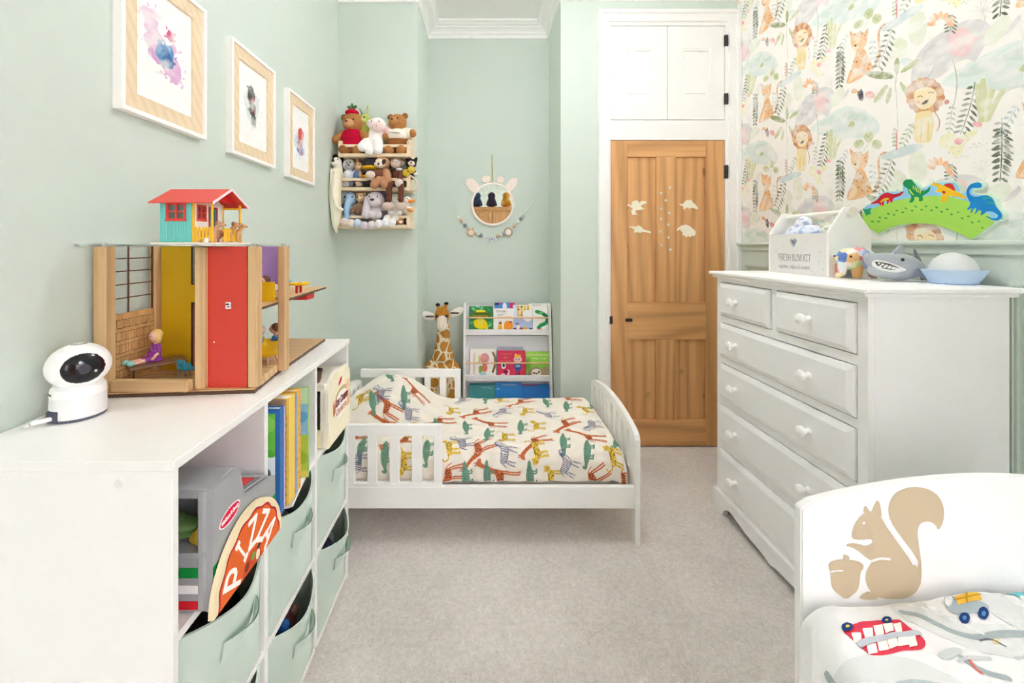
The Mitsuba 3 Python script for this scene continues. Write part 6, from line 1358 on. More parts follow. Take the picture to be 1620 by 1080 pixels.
# ================================================================== mirror and bead garland on the recess wall
k = thing('animal_mirror', 'round white rimmed mirror with animal ears and horns hung by a cord', 'mirror')
mx, mz, my = .0698, 1.615, 3.186
ring = lambda r0, r1: Point(mx, mz).buffer(r1, quad_segs=24).difference(Point(mx, mz).buffer(r0, quad_segs=24))
obj('rim', [ext(ring(.149, .165), .016, XZ(YR - .004)), ext(ring(.150, .161), .019, XZ(YR - .004))], 'vc_satin', (240, 230, 222), 30, k)
obj('glass', ext(Point(mx, mz).buffer(.151, quad_segs=32), .006, XZ(YR - .006)), 'mirror_glass', parent=k)
mp = lambda cx, cy: ((700 + cx / 6.356 - 765) / 206.9, 1.3 + (388 - 230 - cy / 6.356) / 206.9)
for (cx, cy, rx, ry, ro, nm) in ((305, 405, .066, .040, -50, 'ear'), (695, 395, .062, .034, 52, 'ear'), (440, 338, .034, .027, 15, 'horn'), (583, 345, .026, .026, 0, 'horn')):
    a, b = mp(cx, cy); obj(nm, [ext(oval(a, b, rx, ry, ro), .009, XZ(YR - .003)), ext(oval(a, b, rx * .9, ry * .9, ro), .011, XZ(YR - .003))], 'vc_satin', (240, 226, 216), 30, k)
a, b = mp(500, 97)
obj('cord', [tube([(mx - .004, my, mz + .163), (a - .0005, my + .004, b)], .0018, 6, 0), tube([(mx + .002, my, mz + .163), (a + .0005, my + .004, b)], .0018, 6, 0)], 'vc_fabric', (196, 188, 140), True, k)
obj('hook', cyl((a, YR, b), (a, YR - .012, b), .004, 10), 'vc_satin', (150, 140, 80), 40, k)
k = thing('bead_garland', 'wooden bead garland with animal discs strung under the round mirror', 'garland')
gp = [(40, 540), (150, 715), (285, 860), (400, 915), (490, 935), (600, 905), (715, 815), (830, 690), (940, 540)]
obj('string', tube([(mp(*q)[0], YR - .010, mp(*q)[1]) for q in gp], .0011, 6), 'vc_fabric', (226, 220, 210), True, k)
WD, WH, GY = (206, 178, 144), (240, 238, 232), (128, 138, 150)
for cx, cy, r, c_ in ((190, 757, 17, WD), (214, 775, 14, WH), (229, 803, 18, GY), (335, 886, 15, WD), (360, 896, 14, WH), (386, 903, 19, GY), (556, 910, 18, WD), (590, 903, 14, WH), (615, 889, 17, (150, 152, 172)), (722, 807, 18, WD), (761, 768, 19, WH), (790, 735, 19, GY)):
    a, b = mp(cx, cy); obj('bead', ball((a, YR - .012, b), r / 6.356 / 206.9, 2), 'vc_satin', c_, True, k)
a, b = mp(160, 722); obj('star', ext(Polygon([(a + (.014 if q % 2 == 0 else .006) * math.sin(q * PI / 5), b + (.014 if q % 2 == 0 else .006) * math.cos(q * PI / 5)) for q in range(10)]), .008, XZ(YR - .008)), 'vc_satin', WH, parent=k)
for cx, cy, r, c1, c2, nm in ((285, 875, 36, (204, 170, 132), (240, 222, 204), 'fox_disc'), (660, 870, 46, (176, 148, 112), (246, 240, 234), 'lion_disc')):
    a, b = mp(cx, cy); rr_ = r / 6.356 / 206.9
    d = obj(nm, [ext(Point(a, b).buffer(rr_), .010, XZ(YR - .006))] + ([ext(oval(a + s_ * rr_ * .6, b + rr_ * .95, rr_ * .3, rr_ * .4), .008, XZ(YR - .007)) for s_ in (-1, 1)] if nm == 'fox_disc' else []), 'vc_satin', c1, 40, k)
    pr('face_print', [(''.join('%02x' % q for q in c2), oval(a + .002, b, rr_ * .62, rr_ * .62)), ('4a4040', oval(a - rr_ * .2, b + rr_ * .1, .0022, .0022)), ('4a4040', oval(a + rr_ * .3, b + rr_ * .1, .0022, .0022)), ('4a4040', oval(a + .002, b - rr_ * .18, .003, .002))], XZ(YR - .016), parent=d)
a, b = mp(490, 945); g = unary_union([oval(a, b + .004, .026, .014), oval(a + .03, b + .004, .012, .012), rect(a - .026, b - .016, a - .014, b), rect(a + .006, b - .016, a + .016, b), oval(a - .002, b - .016, .008, .010)])
d = obj('zebra_plaque', ext(g, .006, XZ(YR - .008)), 'vc_satin', (222, 220, 232), parent=k)
pr('stripe_print', [('6a6a86', line([(a + q, b + .014), (a + q * .8 + .004, b - .006)], .0035)) for q in (-.022, -.012, 0, .012, .026)], XZ(YR - .014), parent=d, clip=g)
for cx, cy in ((812, 700), (822, 712)): a, b = mp(cx, cy); obj('leaf', ext(oval(a, b, .010, .005, 40 if cx < 815 else -20), .004, XZ(YR - .008)), 'vc_satin', (170, 178, 172), parent=k)
for cx in (40, 940): a, b = mp(cx, 540); obj('pin', cyl((a, YR, b), (a, YR - .010, b), .003, 8), 'vc_satin', (206, 208, 204), True, k)

# ================================================================== giraffe soft toy
gx, gy = -.290, 2.985
parts = [('e', (gx - .006, gy, .335), (.128, .11, .20), (190, 134, 62)), ('c', (gx + .002, gy - .01, .50), .078, (gx + .004, gy - .02, .60), .052, (190, 134, 62)), ('c', (gx + .004, gy - .02, .60), .052, (gx + .004, gy - .03, .73), .044, (190, 134, 62)),
         ('e', (gx - .004, gy - .035, .805), (.052, .055, .062), (188, 128, 48)), ('c', (gx - .002, gy - .06, .79), .036, (gx + .004, gy - .115, .742), .035, (232, 220, 206)), ('e', (gx - .006, gy - .01, .42), (.126, .09, .085), (190, 134, 62)), ('c', (gx - .03, gy - .03, .86), .012, (gx - .034, gy - .03, .876), .011, (186, 126, 50)), ('c', (gx + .022, gy - .03, .865), .012, (gx + .026, gy - .03, .884), .011, (186, 126, 50)),
         ('e', (gx - .105, gy - .02, .80), (.060, .014, .030), (238, 234, 226), (0, 14, 0)), ('e', (gx + .098, gy - .02, .825), (.056, .014, .028), (238, 234, 226), (0, -28, 0)),
         ('c', (gx - .08, gy - .06, .22), .050, (gx - .10, gy - .20, .06), .042, (190, 134, 62)), ('c', (gx + .08, gy - .06, .22), .050, (gx + .09, gy - .20, .06), .042, (190, 134, 62)), ('c', (gx - .075, gy - .06, .42), .042, (gx - .085, gy - .11, .16), .036, (190, 134, 62)), ('c', (gx + .065, gy - .06, .42), .042, (gx + .075, gy - .11, .16), .036, (190, 134, 62))]
m, c = blob(parts, .009, 6)
from scipy.spatial import cKDTree
v = np.array(m.vertices); rs = np.random.RandomState(5)
def patches(v, sp, seed):
    rs = np.random.RandomState(seed); lo, hi = v.min(0), v.max(0); n = np.ceil((hi - lo) / sp).astype(int) + 1
    G = np.stack(np.meshgrid(*[np.arange(q) for q in n], indexing='ij'), -1).reshape(-1, 3) * sp + lo + rs.uniform(-.38, .38, (n.prod(), 3)) * sp
    d, _ = cKDTree(G).query(v, k=2); return d[:, 1] - d[:, 0]
e = patches(v * [1, .6, 1], .062, 3)
m2 = trimesh.remesh.subdivide(v, m.faces); 
mm = trimesh.Trimesh(*m2[:2], process=False) if isinstance(m2, tuple) else m2
v = np.array(mm.vertices); d_, idx = cKDTree(np.array(m.vertices)).query(v); c = c[idx]
e = patches(v * [1, .6, 1], .064, 3)
body = (np.abs(c - C(190, 134, 62)).sum(1) < .01)
c[body & (e < .0062)] = C(240, 226, 196)
k = thing('giraffe_toy', 'tall plush giraffe with patched brown coat sitting behind the toddler bed', 'soft toy')
obj('body', mm, 'vc_plush', c, True, k)
for s_ in (-1, 1): 
    obj('eye', ball((gx + s_ * .034, gy - .083, .808), (.012, .008, .009), 2), 'vc_gloss', (24, 18, 18), True, k); obj('horn_tip', ball((gx + (-.034 if s_ < 0 else .026), gy - .03, .879 if s_ < 0 else .888), (.016, .013, .012), 2), 'vc_plush', (38, 32, 32), True, k)
    obj('nostril', ball((gx + .004 + s_ * .012, gy - .150, .752), (.004, .003, .003), 1), 'vc_satin', (150, 100, 80), True, k)
    obj('inner_ear', ball((gx + (-.092 if s_ < 0 else .086), gy - .034, .797 if s_ < 0 else .822), (.034, .003, .006), 2), 'vc_satin', (46, 36, 36), True, k)
obj('mouth', tube([(gx - .020, gy - .135, .738), (gx + .004, gy - .148, .728), (gx + .028, gy - .135, .738)], .0018, 6), 'vc_satin', (120, 84, 66), True, k)

# ================================================================== front facing book rack
k = thing('book_rack', 'white front facing childrens book rack standing in the alcove', 'book rack')
bx0, bx1 = -.145, .490
spg = Polygon([(2.905, 0), (3.165, 0), (3.165, .845), (3.135, .872), (3.06, .872), (3.03, .85), (2.96, .30)])
spg = spg.buffer(.012).buffer(-.012)
for x in (bx0, bx1 - .016): obj('side_panel', ext(spg, .016, YZ(x)), 'vc_satin', WHITE, parent=k)
TI = [(.655, 3.015), (.338, 2.968), (.03, 2.925)]
for z, yf in TI:
    hb_ = .195 if z > .6 else .29
    obj('ledge', [bx(bx0 + .016, bx1 - .016, yf, yf + .012, z - .004, z + .036), bx(bx0 + .016, bx1 - .016, yf + .012, yf + .085, z - .004, z + .008)], 'vc_satin', (238, 237, 240), parent=k)
    obj('back_board', ext(Polygon([(yf + .074, z), (yf + .081, z), (yf + .081 + .215 * hb_, z + hb_), (yf + .074 + .215 * hb_, z + hb_)]), bx1 - bx0 - .032, YZ(bx0 + .016)), 'vc_satin', (228, 228, 234), parent=k)
    zd, yd_ = z + .118, yf + .026
    obj('dowel', cyl((bx0 + .004, yd_, zd), (bx1 - .004, yd_, zd), .0058, 14), 'vc_satin', (228, 190, 152), 40, k)
def display_book(tier, p0, p1, h, cover, art, label, back=0, words=()):
    z, yf = TI[tier]; z += .0112; yb_ = yf + .034 + back * .012
    x0, x1 = [(p - 765) / 660 * (yf + .03) for p in (p0, p1)]
    x0, x1 = max(x0, bx0 + .018), min(x1, bx1 - .018)
    k = thing('display_book', label, 'book', 'books in the alcove rack')
    lean = math.degrees(math.atan(.2)); to = tr(x0, yb_, z, rx=-lean)
    w = x1 - x0; th = .010
    obj('cover', [bx(0, w, 0, .0016, 0, h, .0004), bx(0, w, th - .0016, th, 0, h, .0004), bx(0, .0016, 0, th, 0, h, .0004)], 'vc_satin', cover, parent=k, to=to)
    obj('pages', bx(.0016, w - .003, .0016, th - .0016, .003, h - .003, 0), 'vc_matte', (240, 238, 232), parent=k, to=to)
    fr_ = to @ XZ(0)
    it = art(w, h)
    if it: pr('cover_print', it, fr_, parent=k, clip=rect(0.0005, .0005, w - .0005, h - .0005))
    for txt, hh, cx, cy, col, wd in words: lettering('lettering', txt, hh, to @ frame([cx, -.0006, cy], [1, 0, 0], [0, 0, 1]), col, k, width=wd, depth=.0004)
lf = lambda r_, w, h, n, cs, s: [(r_.choice(cs), oval(r_.uniform(0, w), r_.uniform(0, h), s, s * .5, r_.uniform(0, 180))) for _ in range(n)]
display_book(0, 742, 780, .188, (24, 120, 60), lambda w, h: lf(random.Random(2), w, h, 16, ['4fb06a', '2f9a54', '7cc98a'], .018) + [('e8dc3a', rect(.05, h - .045, .12, h - .028)), ('2f6a22', rect(.025, .105, w - .02, .145)), ('ecd51c', sm([(.03, .06), (.05, .03), (.09, .02), (.115, .03), (.135, .0), (.14, .04), (.13, .075), (.11, .095), (.06, .095), (.035, .085)])), ('f4e86a', oval(.085, .07, .02, .016)), ('70b84a', sm([(.03, .005), (.06, .02), (.1, .012), (.06, .0)]))], 'green childrens book with a yellow shape and Caterpillar title on the top tier', words=[('Crunching Munching', .008, .084, .138, (214, 120, 50), .11), ('Caterpillar', .016, .085, .112, (226, 160, 50), .12)])
display_book(0, 783, 815, .212, (70, 130, 200), lambda w, h: [('d4386a', rect(w * .75, h - .05, w, h)), ('e8eef6', oval(w * .5, h - .03, .016, .03)), ('2c3c6a', rect(0, h - .02, .03, h)), ('d4386a', rect(.03, h - .012, .045, h))], 'blue and pink book peeking out behind the white flap book', back=1.6)
display_book(0, 780.7, 818, .172, (242, 238, 236), lambda w, h: [('f09a3a', sm([(.075, .01), (.14, .01), (.145, .08), (.075, .08)])), ('f2883c', rect(.078, .098, .140, .112)), ('e07820', line([(.078, .055), (.14, .055)], .003)), ('e8b23a', sm([(.038, .01), (.06, .01), (.066, .04), (.06, .07), (.04, .055), (.03, .03)])), ('4a3a2c', oval(.05, .065, .012, .006, 20)), ('d6453c', rect(.118, .066, .134, .08))], "white flap book titled Where's Spot? with an orange basket", words=[("Where's", .017, .062, .143, (70, 66, 80), .082), ('Spot?', .017, .056, .118, (70, 66, 80), .055)])
display_book(0, 812, 843, .198, (206, 214, 232), lambda w, h: [('efe6c8', rect(.035, h * .55, w, h)), ('b7c4e4', rect(0, 0, w, h * .5))] + [(['d8a83a', 'a8742a', 'e8c45a'][q % 3], oval(.04 + .024 * (q % 4), h - .015 - .02 * (q // 4), .010, .008, q * 40)) for q in range(16)] + [('f4f4f2', oval(w * .75, h * .6, .035, .045)), ('3c4262', rect(0, 0, w, .03)), ('f0ece8', oval(.04, .028, .016, .022)), ('b8385a', oval(.055, .02, .012, .016)), ('e0c04a', oval(.085, .022, .014, .02)), ('e8e8ea', oval(.11, .015, .012, .014)), ('6a5a8a', oval(.03, .06, .014, .006))], 'picture book with yellow patched cover and crowd print beside the white flap book')
display_book(0, 838, 869, .206, (240, 239, 236), lambda w, h: [('8a8a8a', rect(.02, h - .014, .09, h - .010))], 'plain white book standing behind at the right of the top tier', back=1.4)
display_book(0, 843.5, 872, .186, (243, 242, 238), lambda w, h: [('2f9a5c', line([(.03, .148), (.06, .14), (.09, .125), (.108, .10), (.105, .07), (.08, .058), (.05, .045), (.04, .03)], .026)), ('1f7a52', line([(.08, .13), (.105, .105), (.106, .08)], .020)), ('6cc07a', oval(.062, .138, .016, .012)), ('c8403a', oval(.048, .014, .022, .013))], 'white book with a curved green shape, rightmost on the top tier')
display_book(1, 743, 784, .216, (206, 206, 204), lambda w, h: [], 'grey edged book standing behind the cream book on the middle tier', back=1.6)
display_book(1, 743.5, 785, .200, (242, 238, 230), lambda w, h: [('e09a98', oval(.105, .135, .034, .036)), ('c8d06a', rect(.06, .10, .072, .158)), ('b83a48', sm([(.07, .105), (.12, .112), (.15, .098), (.12, .09), (.08, .092)])), ('7fb24a', oval(.075, .055, .012, .03)), ('e0826a', oval(.105, .065, .022, .028)), ('a8d0de', oval(.095, .022, .024, .018)), ('8a6a48', line([(.165, .175), (.182, .14), (.183, .09), (.165, .04)], .015)), ('5a4432', oval(.165, .04, .008, .008)), ('c8a8a0', line([(.022, .03), (.022, .16)], .004)), ('d0b0a8', line([(.034, .02), (.034, .175)], .005))], 'cream childrens book with a pink round figure print on the middle tier')
display_book(1, 788, 829, .210, (160, 162, 178), lambda w, h: [], 'grey book standing behind the red book on the middle tier', back=1.6)
display_book(1, 787, 832, .188, (214, 22, 72), lambda w, h: [('f2c04a', Polygon([(.128, .165), (.124, .135), (.172, .135), (.170, .165), (.163, .15), (.155, .168), (.148, .15), (.138, .168)])), ('f2c8c4', sm([(.122, .142), (.175, .142), (.182, .12), (.165, .105), (.13, .105), (.116, .12)])), ('2a2a38', oval(.138, .127, .004, .004)), ('2a2a38', oval(.158, .127, .004, .004)), ('3c5aa8', sm([(.128, .10), (.168, .10), (.175, .075), (.16, .045), (.135, .045), (.12, .075)])), ('9ac0dc', oval(.148, .08, .018, .010)), ('2c2c44', rect(.135, .005, .142, .045)), ('2c2c44', rect(.153, .005, .160, .045)), ('f4eef0', oval(.045, .082, .018, .022)), ('34386a', oval(.045, .084, .009, .011)), ('f4dce0', oval(.04, .018, .016, .012)), ('f4dce0', oval(.078, .035, .010, .02)), ('a01c4a', oval(.06, .04, .02, .012))], "crimson book titled Where's Mr King? with a crowned figure on the middle tier", words=[("Where's", .016, .065, .158, (240, 120, 110), .082), ('Mr', .016, .062, .132, (240, 150, 120), .03), ('King?', .016, .065, .106, (240, 120, 110), .07)])
display_book(1, 833, 872, .182, (146, 206, 60), lambda w, h: [('c2e08a', rect(.0, .15, w, .165)), ('6eb23a', sm([(.0, .13), (.03, .14), (.035, .09), (.02, .03), (.0, .05)])), ('b09a7a', sm([(.10, .0), (w, .0), (w, .07), (.13, .08), (.09, .04)])), ('8a7a68', sm([(.0, .0), (.04, .02), (.06, .06), (.04, .07), (.0, .02)])), ('a89684', oval(.07, .035, .042, .038, 15)), ('efe4d0', oval(.072, .033, .034, .028, 15)), ('7a5a44', oval(.055, .032, .011, .007, -20)), ('7a5a44', oval(.09, .038, .011, .007, 30)), ('4a3830', oval(.073, .028, .006, .005))], 'lime green sloth book, rightmost on the middle tier', words=[('The sloth', .015, .095, .125, (220, 240, 190), .10)])
display_book(2, 742, 783.5, .268, (74, 158, 164), lambda w, h: [('b0d4d4', line([(.09, h - .03), (.13, h - .026), (.16, h - .034)], .006)), ('3a7a88', rect(0, h - .012, w, h))], 'teal book just showing above the bed on the bottom tier')
display_book(2, 784, 826, .275, (44, 136, 214), lambda w, h: [('8ac4ee', rect(.01, h - .05, .03, h - .04))], 'bright blue lettered book on the bottom tier of the rack', words=[('THE RAINBOW', .015, .10, .250, (200, 226, 244), .11)])
display_book(2, 826, 872, .262, (40, 124, 206), lambda w, h: [('9a4a78', rect(0, h - .01, .12, h)), ('2a7ab0', rect(.12, h - .014, w, h))], 'blue and mauve topped book, rightmost on the bottom tier')

# ================================================================== toddler bed by the back wall
k = thing('toddler_bed', 'white slatted toddler bed with guard rails standing across the back of the room', 'bed')
by0, by1, bxl, bxr = 1.806, 2.55, -.765, .679
BW = (240, 240, 239)
def arch_panel(slots):
    top = [(by0 + .0 + (by1 - by0) * q, .478 + .056 * math.sin(PI * q) ** .8) for q in np.linspace(.06, .94, 23)]
    out = Polygon([(by0, 0), (by0 + .045, 0), (by0 + .045, .165), (by1 - .045, .165), (by1 - .045, 0), (by1, 0), (by1, .455), (by1 - .012, .476)] + top[::-1] + [(by0 + .012, .476), (by0, .455)])
    for q in range(8):
        yc = 1.890 + .0825 * q; zt_ = .452 + .04 * math.sin(PI * (yc - by0) / (by1 - by0)); out = out.difference(rect(yc - .019, .30, yc + .019, zt_).buffer(-.004).buffer(.004))
    return out
obj('foot_panel', [ext(arch_panel(1), .023, YZ(bxr - .023)), ext(arch_panel(1).intersection(rect(by0, .0, by0 + .0001, 1)).buffer(0), .01, YZ(bxr)) if False else bx(bxr - .0235, bxr + .0005, by0 - .0006, by0 + .003, .16, .17, 0)], 'vc_satin', BW, parent=k)
obj('head_panel', ext(arch_panel(1), .023, YZ(bxl)), 'vc_satin', BW, parent=k)
for y in (by0 + .004, by1 - .026): obj('side_rail', bx(bxl + .02, bxr - .0235, y, y + .022, .158, .252, .002), 'vc_satin', BW, parent=k)
obj('slat_base', [bx(bxl + .02, bxr - .025, by0 + .03, by1 - .03, .17, .185, 0)], 'vc_satin', (226, 220, 208), parent=k)
for y, bars, xe, zt_ in ((by0 + .006, ((-.313, -.269), (-.409, -.367), (-.505, -.464), (-.602, -.562), (-.70, -.66)), -.181, .521), (by1 - .028, ((-.266, -.226), (-.358, -.322), (-.452, -.414), (-.546, -.508), (-.64, -.602)), -.139, .551)):
    g = obj('guard_rail', [bx(bxl + .02, xe, y, y + .02, zt_ - .05, zt_, .003), bx(bxl + .02, xe, y, y + .02, .250, .268, .002)], 'vc_satin', BW, parent=k)
    for a, b in bars + ((xe - .036, xe),): obj('bar', bx(a, b, y + .001, y + .019, .26, zt_ - .045, .002), 'vc_satin', BW, parent=g)
k = thing('mattress', 'white mattress in the toddler bed, just showing under the animal duvet', 'mattress')
obj('body', rbx(bxl + .03, bxr - .09, by0 + .10, by1 - .10, .186, .33, .03), 'vc_cotton', (232, 231, 228), 40, k)

# duvet: a cloth laid from the back rail over the mattress and tucked behind the front rail; (u, v) = (x, way along the cloth)
def duvet_surf(P, h=0.0):
    P = np.asarray(P, float); u, v = P[..., 0], P[..., 1]
    def S(u, v):
        yc = 1.93; r = .075
        a = np.clip((yc - v) / r, 0, PI / 2); drop = np.clip(yc - v - r * PI / 2, 0, None)
        y = np.where(v > yc, v, yc - r * np.sin(a)); z = .395 - r * (1 - np.cos(a)) - drop
        yb_ = 2.46; ab = np.clip((v - yb_) / .06, 0, PI / 2); dropb = np.clip(v - yb_ - .06 * PI / 2, 0, None)
        y = np.where(v > yb_, yb_ + .06 * np.sin(ab), y); z = z - np.where(v > yb_, .06 * (1 - np.cos(ab)) + dropb, 0)
        # end by the foot panel falls away
        ur = .575; ar = np.clip((u - ur) / .065, 0, PI / 2); x = np.where(u > ur, ur + .065 * np.sin(ar), u); fall = np.where(u > ur, .065 * (1 - np.cos(ar)) + np.clip(u - ur - .065 * PI / 2, 0, None), 0)
        z = np.maximum(z - fall, .215)
        s1 = lambda t: t * t * (3 - 2 * t)
        hump = s1(np.clip((-.16 - u) / .34, 0, 1)) * (.25 + .75 * s1(np.clip((u + .80) / .24, 0, 1))) * s1(np.clip((v - 1.92) / .40, 0, 1)) * s1(np.clip((2.56 - v) / .16, 0, 1))
        z = z + .165 * hump
        q = np.stack([u, v, 0 * u], -1)
        wr_ = meshkit.fbm(q * [5.5, 7, 1] + 3, 3, 7) - .5; fine = meshkit.fbm(q * [24, 34, 1], 2, 11) - .5
        puff = .022 * wr_ + .0075 * fine
        front = np.clip((1.95 - v) / .06, 0, 1); gather = np.sin(u * 62 + 3 * np.sin(u * 9)) * .0035 * front
        z = z + puff * np.where(v > 1.86, 1, .15); y = y + front * (puff * .5 + gather)
        return np.stack([x, y, z], -1)
    p = S(u, v)
    if np.isscalar(h) and h == 0: return p
    e = .002; n = np.cross(S(u + e, v) - S(u - e, v), S(u, v + e) - S(u, v - e)); n /= np.linalg.norm(n, axis=-1, keepdims=True) + 1e-12
    return p + n * h
k = thing('animal_duvet', 'cream duvet printed with giraffes, crocodiles, leopards and zebras on the toddler bed', 'duvet')
DU = lambda U, V: duvet_surf(np.stack([-.735 + 1.42 * U, 1.742 + .858 * V], -1))
g = grid(DU, 285, 181)
obj('cloth', g, 'vc_muslin', (238, 231, 221), True, k)
def animal(kind):
    if kind == 'g':
        it = [('c9714a', sm([(-.30, -.02), (-.28, .14), (-.05, .21), (.10, .26), (.18, .50), (.29, .84), (.36, 1.05), (.50, 1.08), (.66, .98), (.62, .89), (.48, .89), (.41, .74), (.33, .46), (.29, .16), (.24, -.02), (.05, -.10), (-.15, -.10)]))]
        for a, b in ((-.26, -.32), (-.18, -.20), (.14, .18), (.22, .28)): it.append(('c9714a', LineString([(a, .0), (b, -.72)]).buffer(.028)))
        it += [('c9714a', LineString([(-.29, .1), (-.42, -.06), (-.44, -.2)]).buffer(.016)), ('c9714a', LineString([(.46, 1.02), (.42, 1.16)]).buffer(.02)), ('c9714a', LineString([(.42, 1.0), (.34, 1.10)]).buffer(.026))]
        it += [('6a3428', oval(x, y, r, r * 1.15)) for x, y, r in [(-.2, .06, .04), (-.1, .12, .035), (-.08, .0, .04), (.02, .08, .038), (.1, .16, .034), (.12, .02, .038), (-.18, -.04, .03), (.23, .40, .028), (.27, .54, .026), (.33, .68, .024), (.38, .82, .022), (.2, .24, .03), (.02, .2, .02)]]
        return it, .103
    if kind == 'c':
        G = '6f9682'
        it = [(G, sm([(-.62, .14), (-.74, .02), (-.66, -.10), (-.46, -.06), (-.30, -.12), (.0, -.15), (.28, -.12), (.46, -.04), (.66, -.02), (.72, .04), (.64, .10), (.46, .12), (.26, .16), (.0, .17), (-.28, .13), (-.48, .05), (-.60, .03), (-.56, .10)]))]
        for x in (-.26, -.16, .18, .28): it.append((G, LineString([(x, -.08), (x + .03, -.25), (x + .09, -.26)]).buffer(.026)))
        it += [('3f6656', oval(-.4 + .1 * q, .04 + .04 * (q % 2), .022, .022)) for q in range(9)] + [('26402f', oval(.46, .08, .022, .022))]
        return it, .108
    if kind == 'l':
        Y = 'dcbb52'
        it = [(Y, sm([(-.40, .16), (-.2, .20), (.1, .19), (.30, .22), (.40, .06), (.34, -.10), (.1, -.12), (-.2, -.11), (-.42, -.08), (-.46, .06)])), (Y, oval(.44, .22, .17, .15)), (Y, oval(.34, .36, .05, .05)), (Y, oval(.54, .36, .05, .05)), (Y, line([(-.42, .1), (-.62, .16), (-.66, .34), (-.52, .44)], .06))]
        for a, b in ((-.36, -.42), (-.22, -.24), (.2, .18), (.32, .36)): it.append((Y, LineString([(a, -.02), (b, -.44), (b + .05, -.46)]).buffer(.042)))
        rr = random.Random(3)
        it += [('5c4a22', oval(rr.uniform(-.42, .36), rr.uniform(-.08, .17), .026, .024)) for _ in range(26)] + [('5c4a22', oval(x, y, .018, .018)) for x, y in ((.36, .26), (.48, .3), (.52, .2), (.42, .32), (-.6, .26), (-.54, .42), (-.36, -.25), (-.23, -.3), (.19, -.3), (.34, -.28))] + [('3a2c1c', oval(.40, .22, .016, .02)), ('3a2c1c', oval(.49, .22, .016, .02)), ('3a2c1c', oval(.45, .16, .024, .016))]
        return it, .090
    Zc = '5a6090'
    it = []
    out = [(-.36, .16), (-.1, .20), (.14, .2), (.30, .40), (.36, .56), (.52, .44), (.60, .32), (.52, .26), (.38, .30), (.34, .06), (.2, -.10), (-.1, -.12), (-.34, -.08), (-.40, .04), (-.36, .16)]
    it.append((Zc, LineString(chaikin(out, 2)).buffer(.011)))
    for q in range(8): it.append((Zc, LineString([(-.34 + .08 * q, .17), (-.30 + .07 * q, .0), (-.32 + .075 * q, -.10)]).buffer(.014)))
    for q in range(5): it.append((Zc, LineString([(.16 + .045 * q, .24 + .07 * q), (.28 + .03 * q, .18 + .07 * q)]).buffer(.012)))
    for a, b in ((-.32, -.38), (-.24, -.22), (.16, .14), (.26, .32)):
        it.append((Zc, LineString([(a, -.09), (b, -.48)]).buffer(.010)))
        it += [(Zc, LineString([(a + (b - a) * t_ - .025, -.09 - .39 * t_), (a + (b - a) * t_ + .03, -.09 - .39 * t_)]).buffer(.010)) for t_ in (.25, .5, .75)]
    it += [(Zc, LineString([(.26, .46), (.22, .30), (.14, .24)]).buffer(.016)), (Zc, oval(.44, .42, .018, .018)), (Zc, LineString([(-.4, .1), (-.5, -.1)]).buffer(.012)), (Zc, oval(.56, .32, .03, .025))]
    return it, .105
items = []
for kind, u, v, ang, s, flip in ANIMALS:
    it, sc = animal(kind)
    for col, g_ in it:
        g_ = aff.scale(g_, sc * s * (-1 if flip else 1), sc * s, origin=(0, 0)); g_ = aff.rotate(g_, 90 + ang, origin=(0, 0)); items.append((col, aff.translate(g_, u, v)))
pr('animal_print', items, None, 'vc_muslin', k, clip=rect(-.73, 1.745, .68, 2.52), surf=duvet_surf, size=.009, base=.0009, step=.00025)
# ================================================================== RIGHT: chest of drawers
k = DR = thing('chest_of_drawers', 'white painted chest of six drawers with round knobs against the papered wall', 'chest of drawers')
dx, dxr, dy0, dy1, dz = 1.168, 1.600, 1.268, 2.085, 1.172
CW = (238, 238, 239)
rows = [(.957, 1.122), (.757, .925), (.557, .728), (.345, .525), (.118, .312)]
cut = unary_union([rect(dy0 + .035, a, dy1 - .035, b) for a, b in rows[1:]] + [rect(dy0 + .035, rows[0][0], 1.662, rows[0][1]), rect(1.69, rows[0][0], dy1 - .035, rows[0][1])])
face = rect(dy0, .085, dy1, dz - .028).difference(cut)
obj('carcass', [ext(face, .02, YZ(dx)), bx(dx + .02, dxr, dy0, dy0 + .018, .02, dz - .028), bx(dx + .02, dxr, dy1 - .018, dy1, .02, dz - .028), bx(dxr - .01, dxr, dy0 + .018, dy1 - .018, .02, dz - .028), bx(dx + .02, dxr, dy0 + .018, dy1 - .018, .09, .10, 0), bx(dx + .03, dx + .034, dy0 + .018, dy1 - .018, .1, dz - .03, 0)], 'vc_satin', CW, parent=k)
obj('top', [bx(dx - .032, dxr + .020, dy0 - .026, dy1 + .026, dz - .017, dz, .006), bx(dx - .018, dxr + .014, dy0 - .014, dy1 + .014, dz - .030, dz - .016, .005)], 'vc_satin', (240, 240, 240), parent=k)
def apron(a0, a1):
    L_ = a1 - a0; half = [(0, 0), (.085, 0), (.098, .028), (.125, .050), (.16, .055), (.20, .045), (.26, .034), (.33, .030), (L_ / 2 - .03, .026), (L_ / 2, .016)]
    P = [(a0 + p, z) for p, z in half]; P = P[:2] + [tuple(q) for q in chaikin(P[1:], 2)][1:]
    M = [(a0 + a1 - p, z) for p, z in P]
    return Polygon(P + M[::-1] + [(a1, .088), (a1 - .006, .094), (a0 + .006, .094), (a0, .088)])
obj('plinth', [ext(apron(dy0 - .014, dy1 + .014), .026, YZ(dx - .018)), bx(dx + .006, dxr, dy0 - .014, dy0 + .006, 0, .092, .003), bx(dx + .006, dxr, dy1 - .006, dy1 + .014, 0, .092, .003)], 'vc_satin', CW, parent=k)
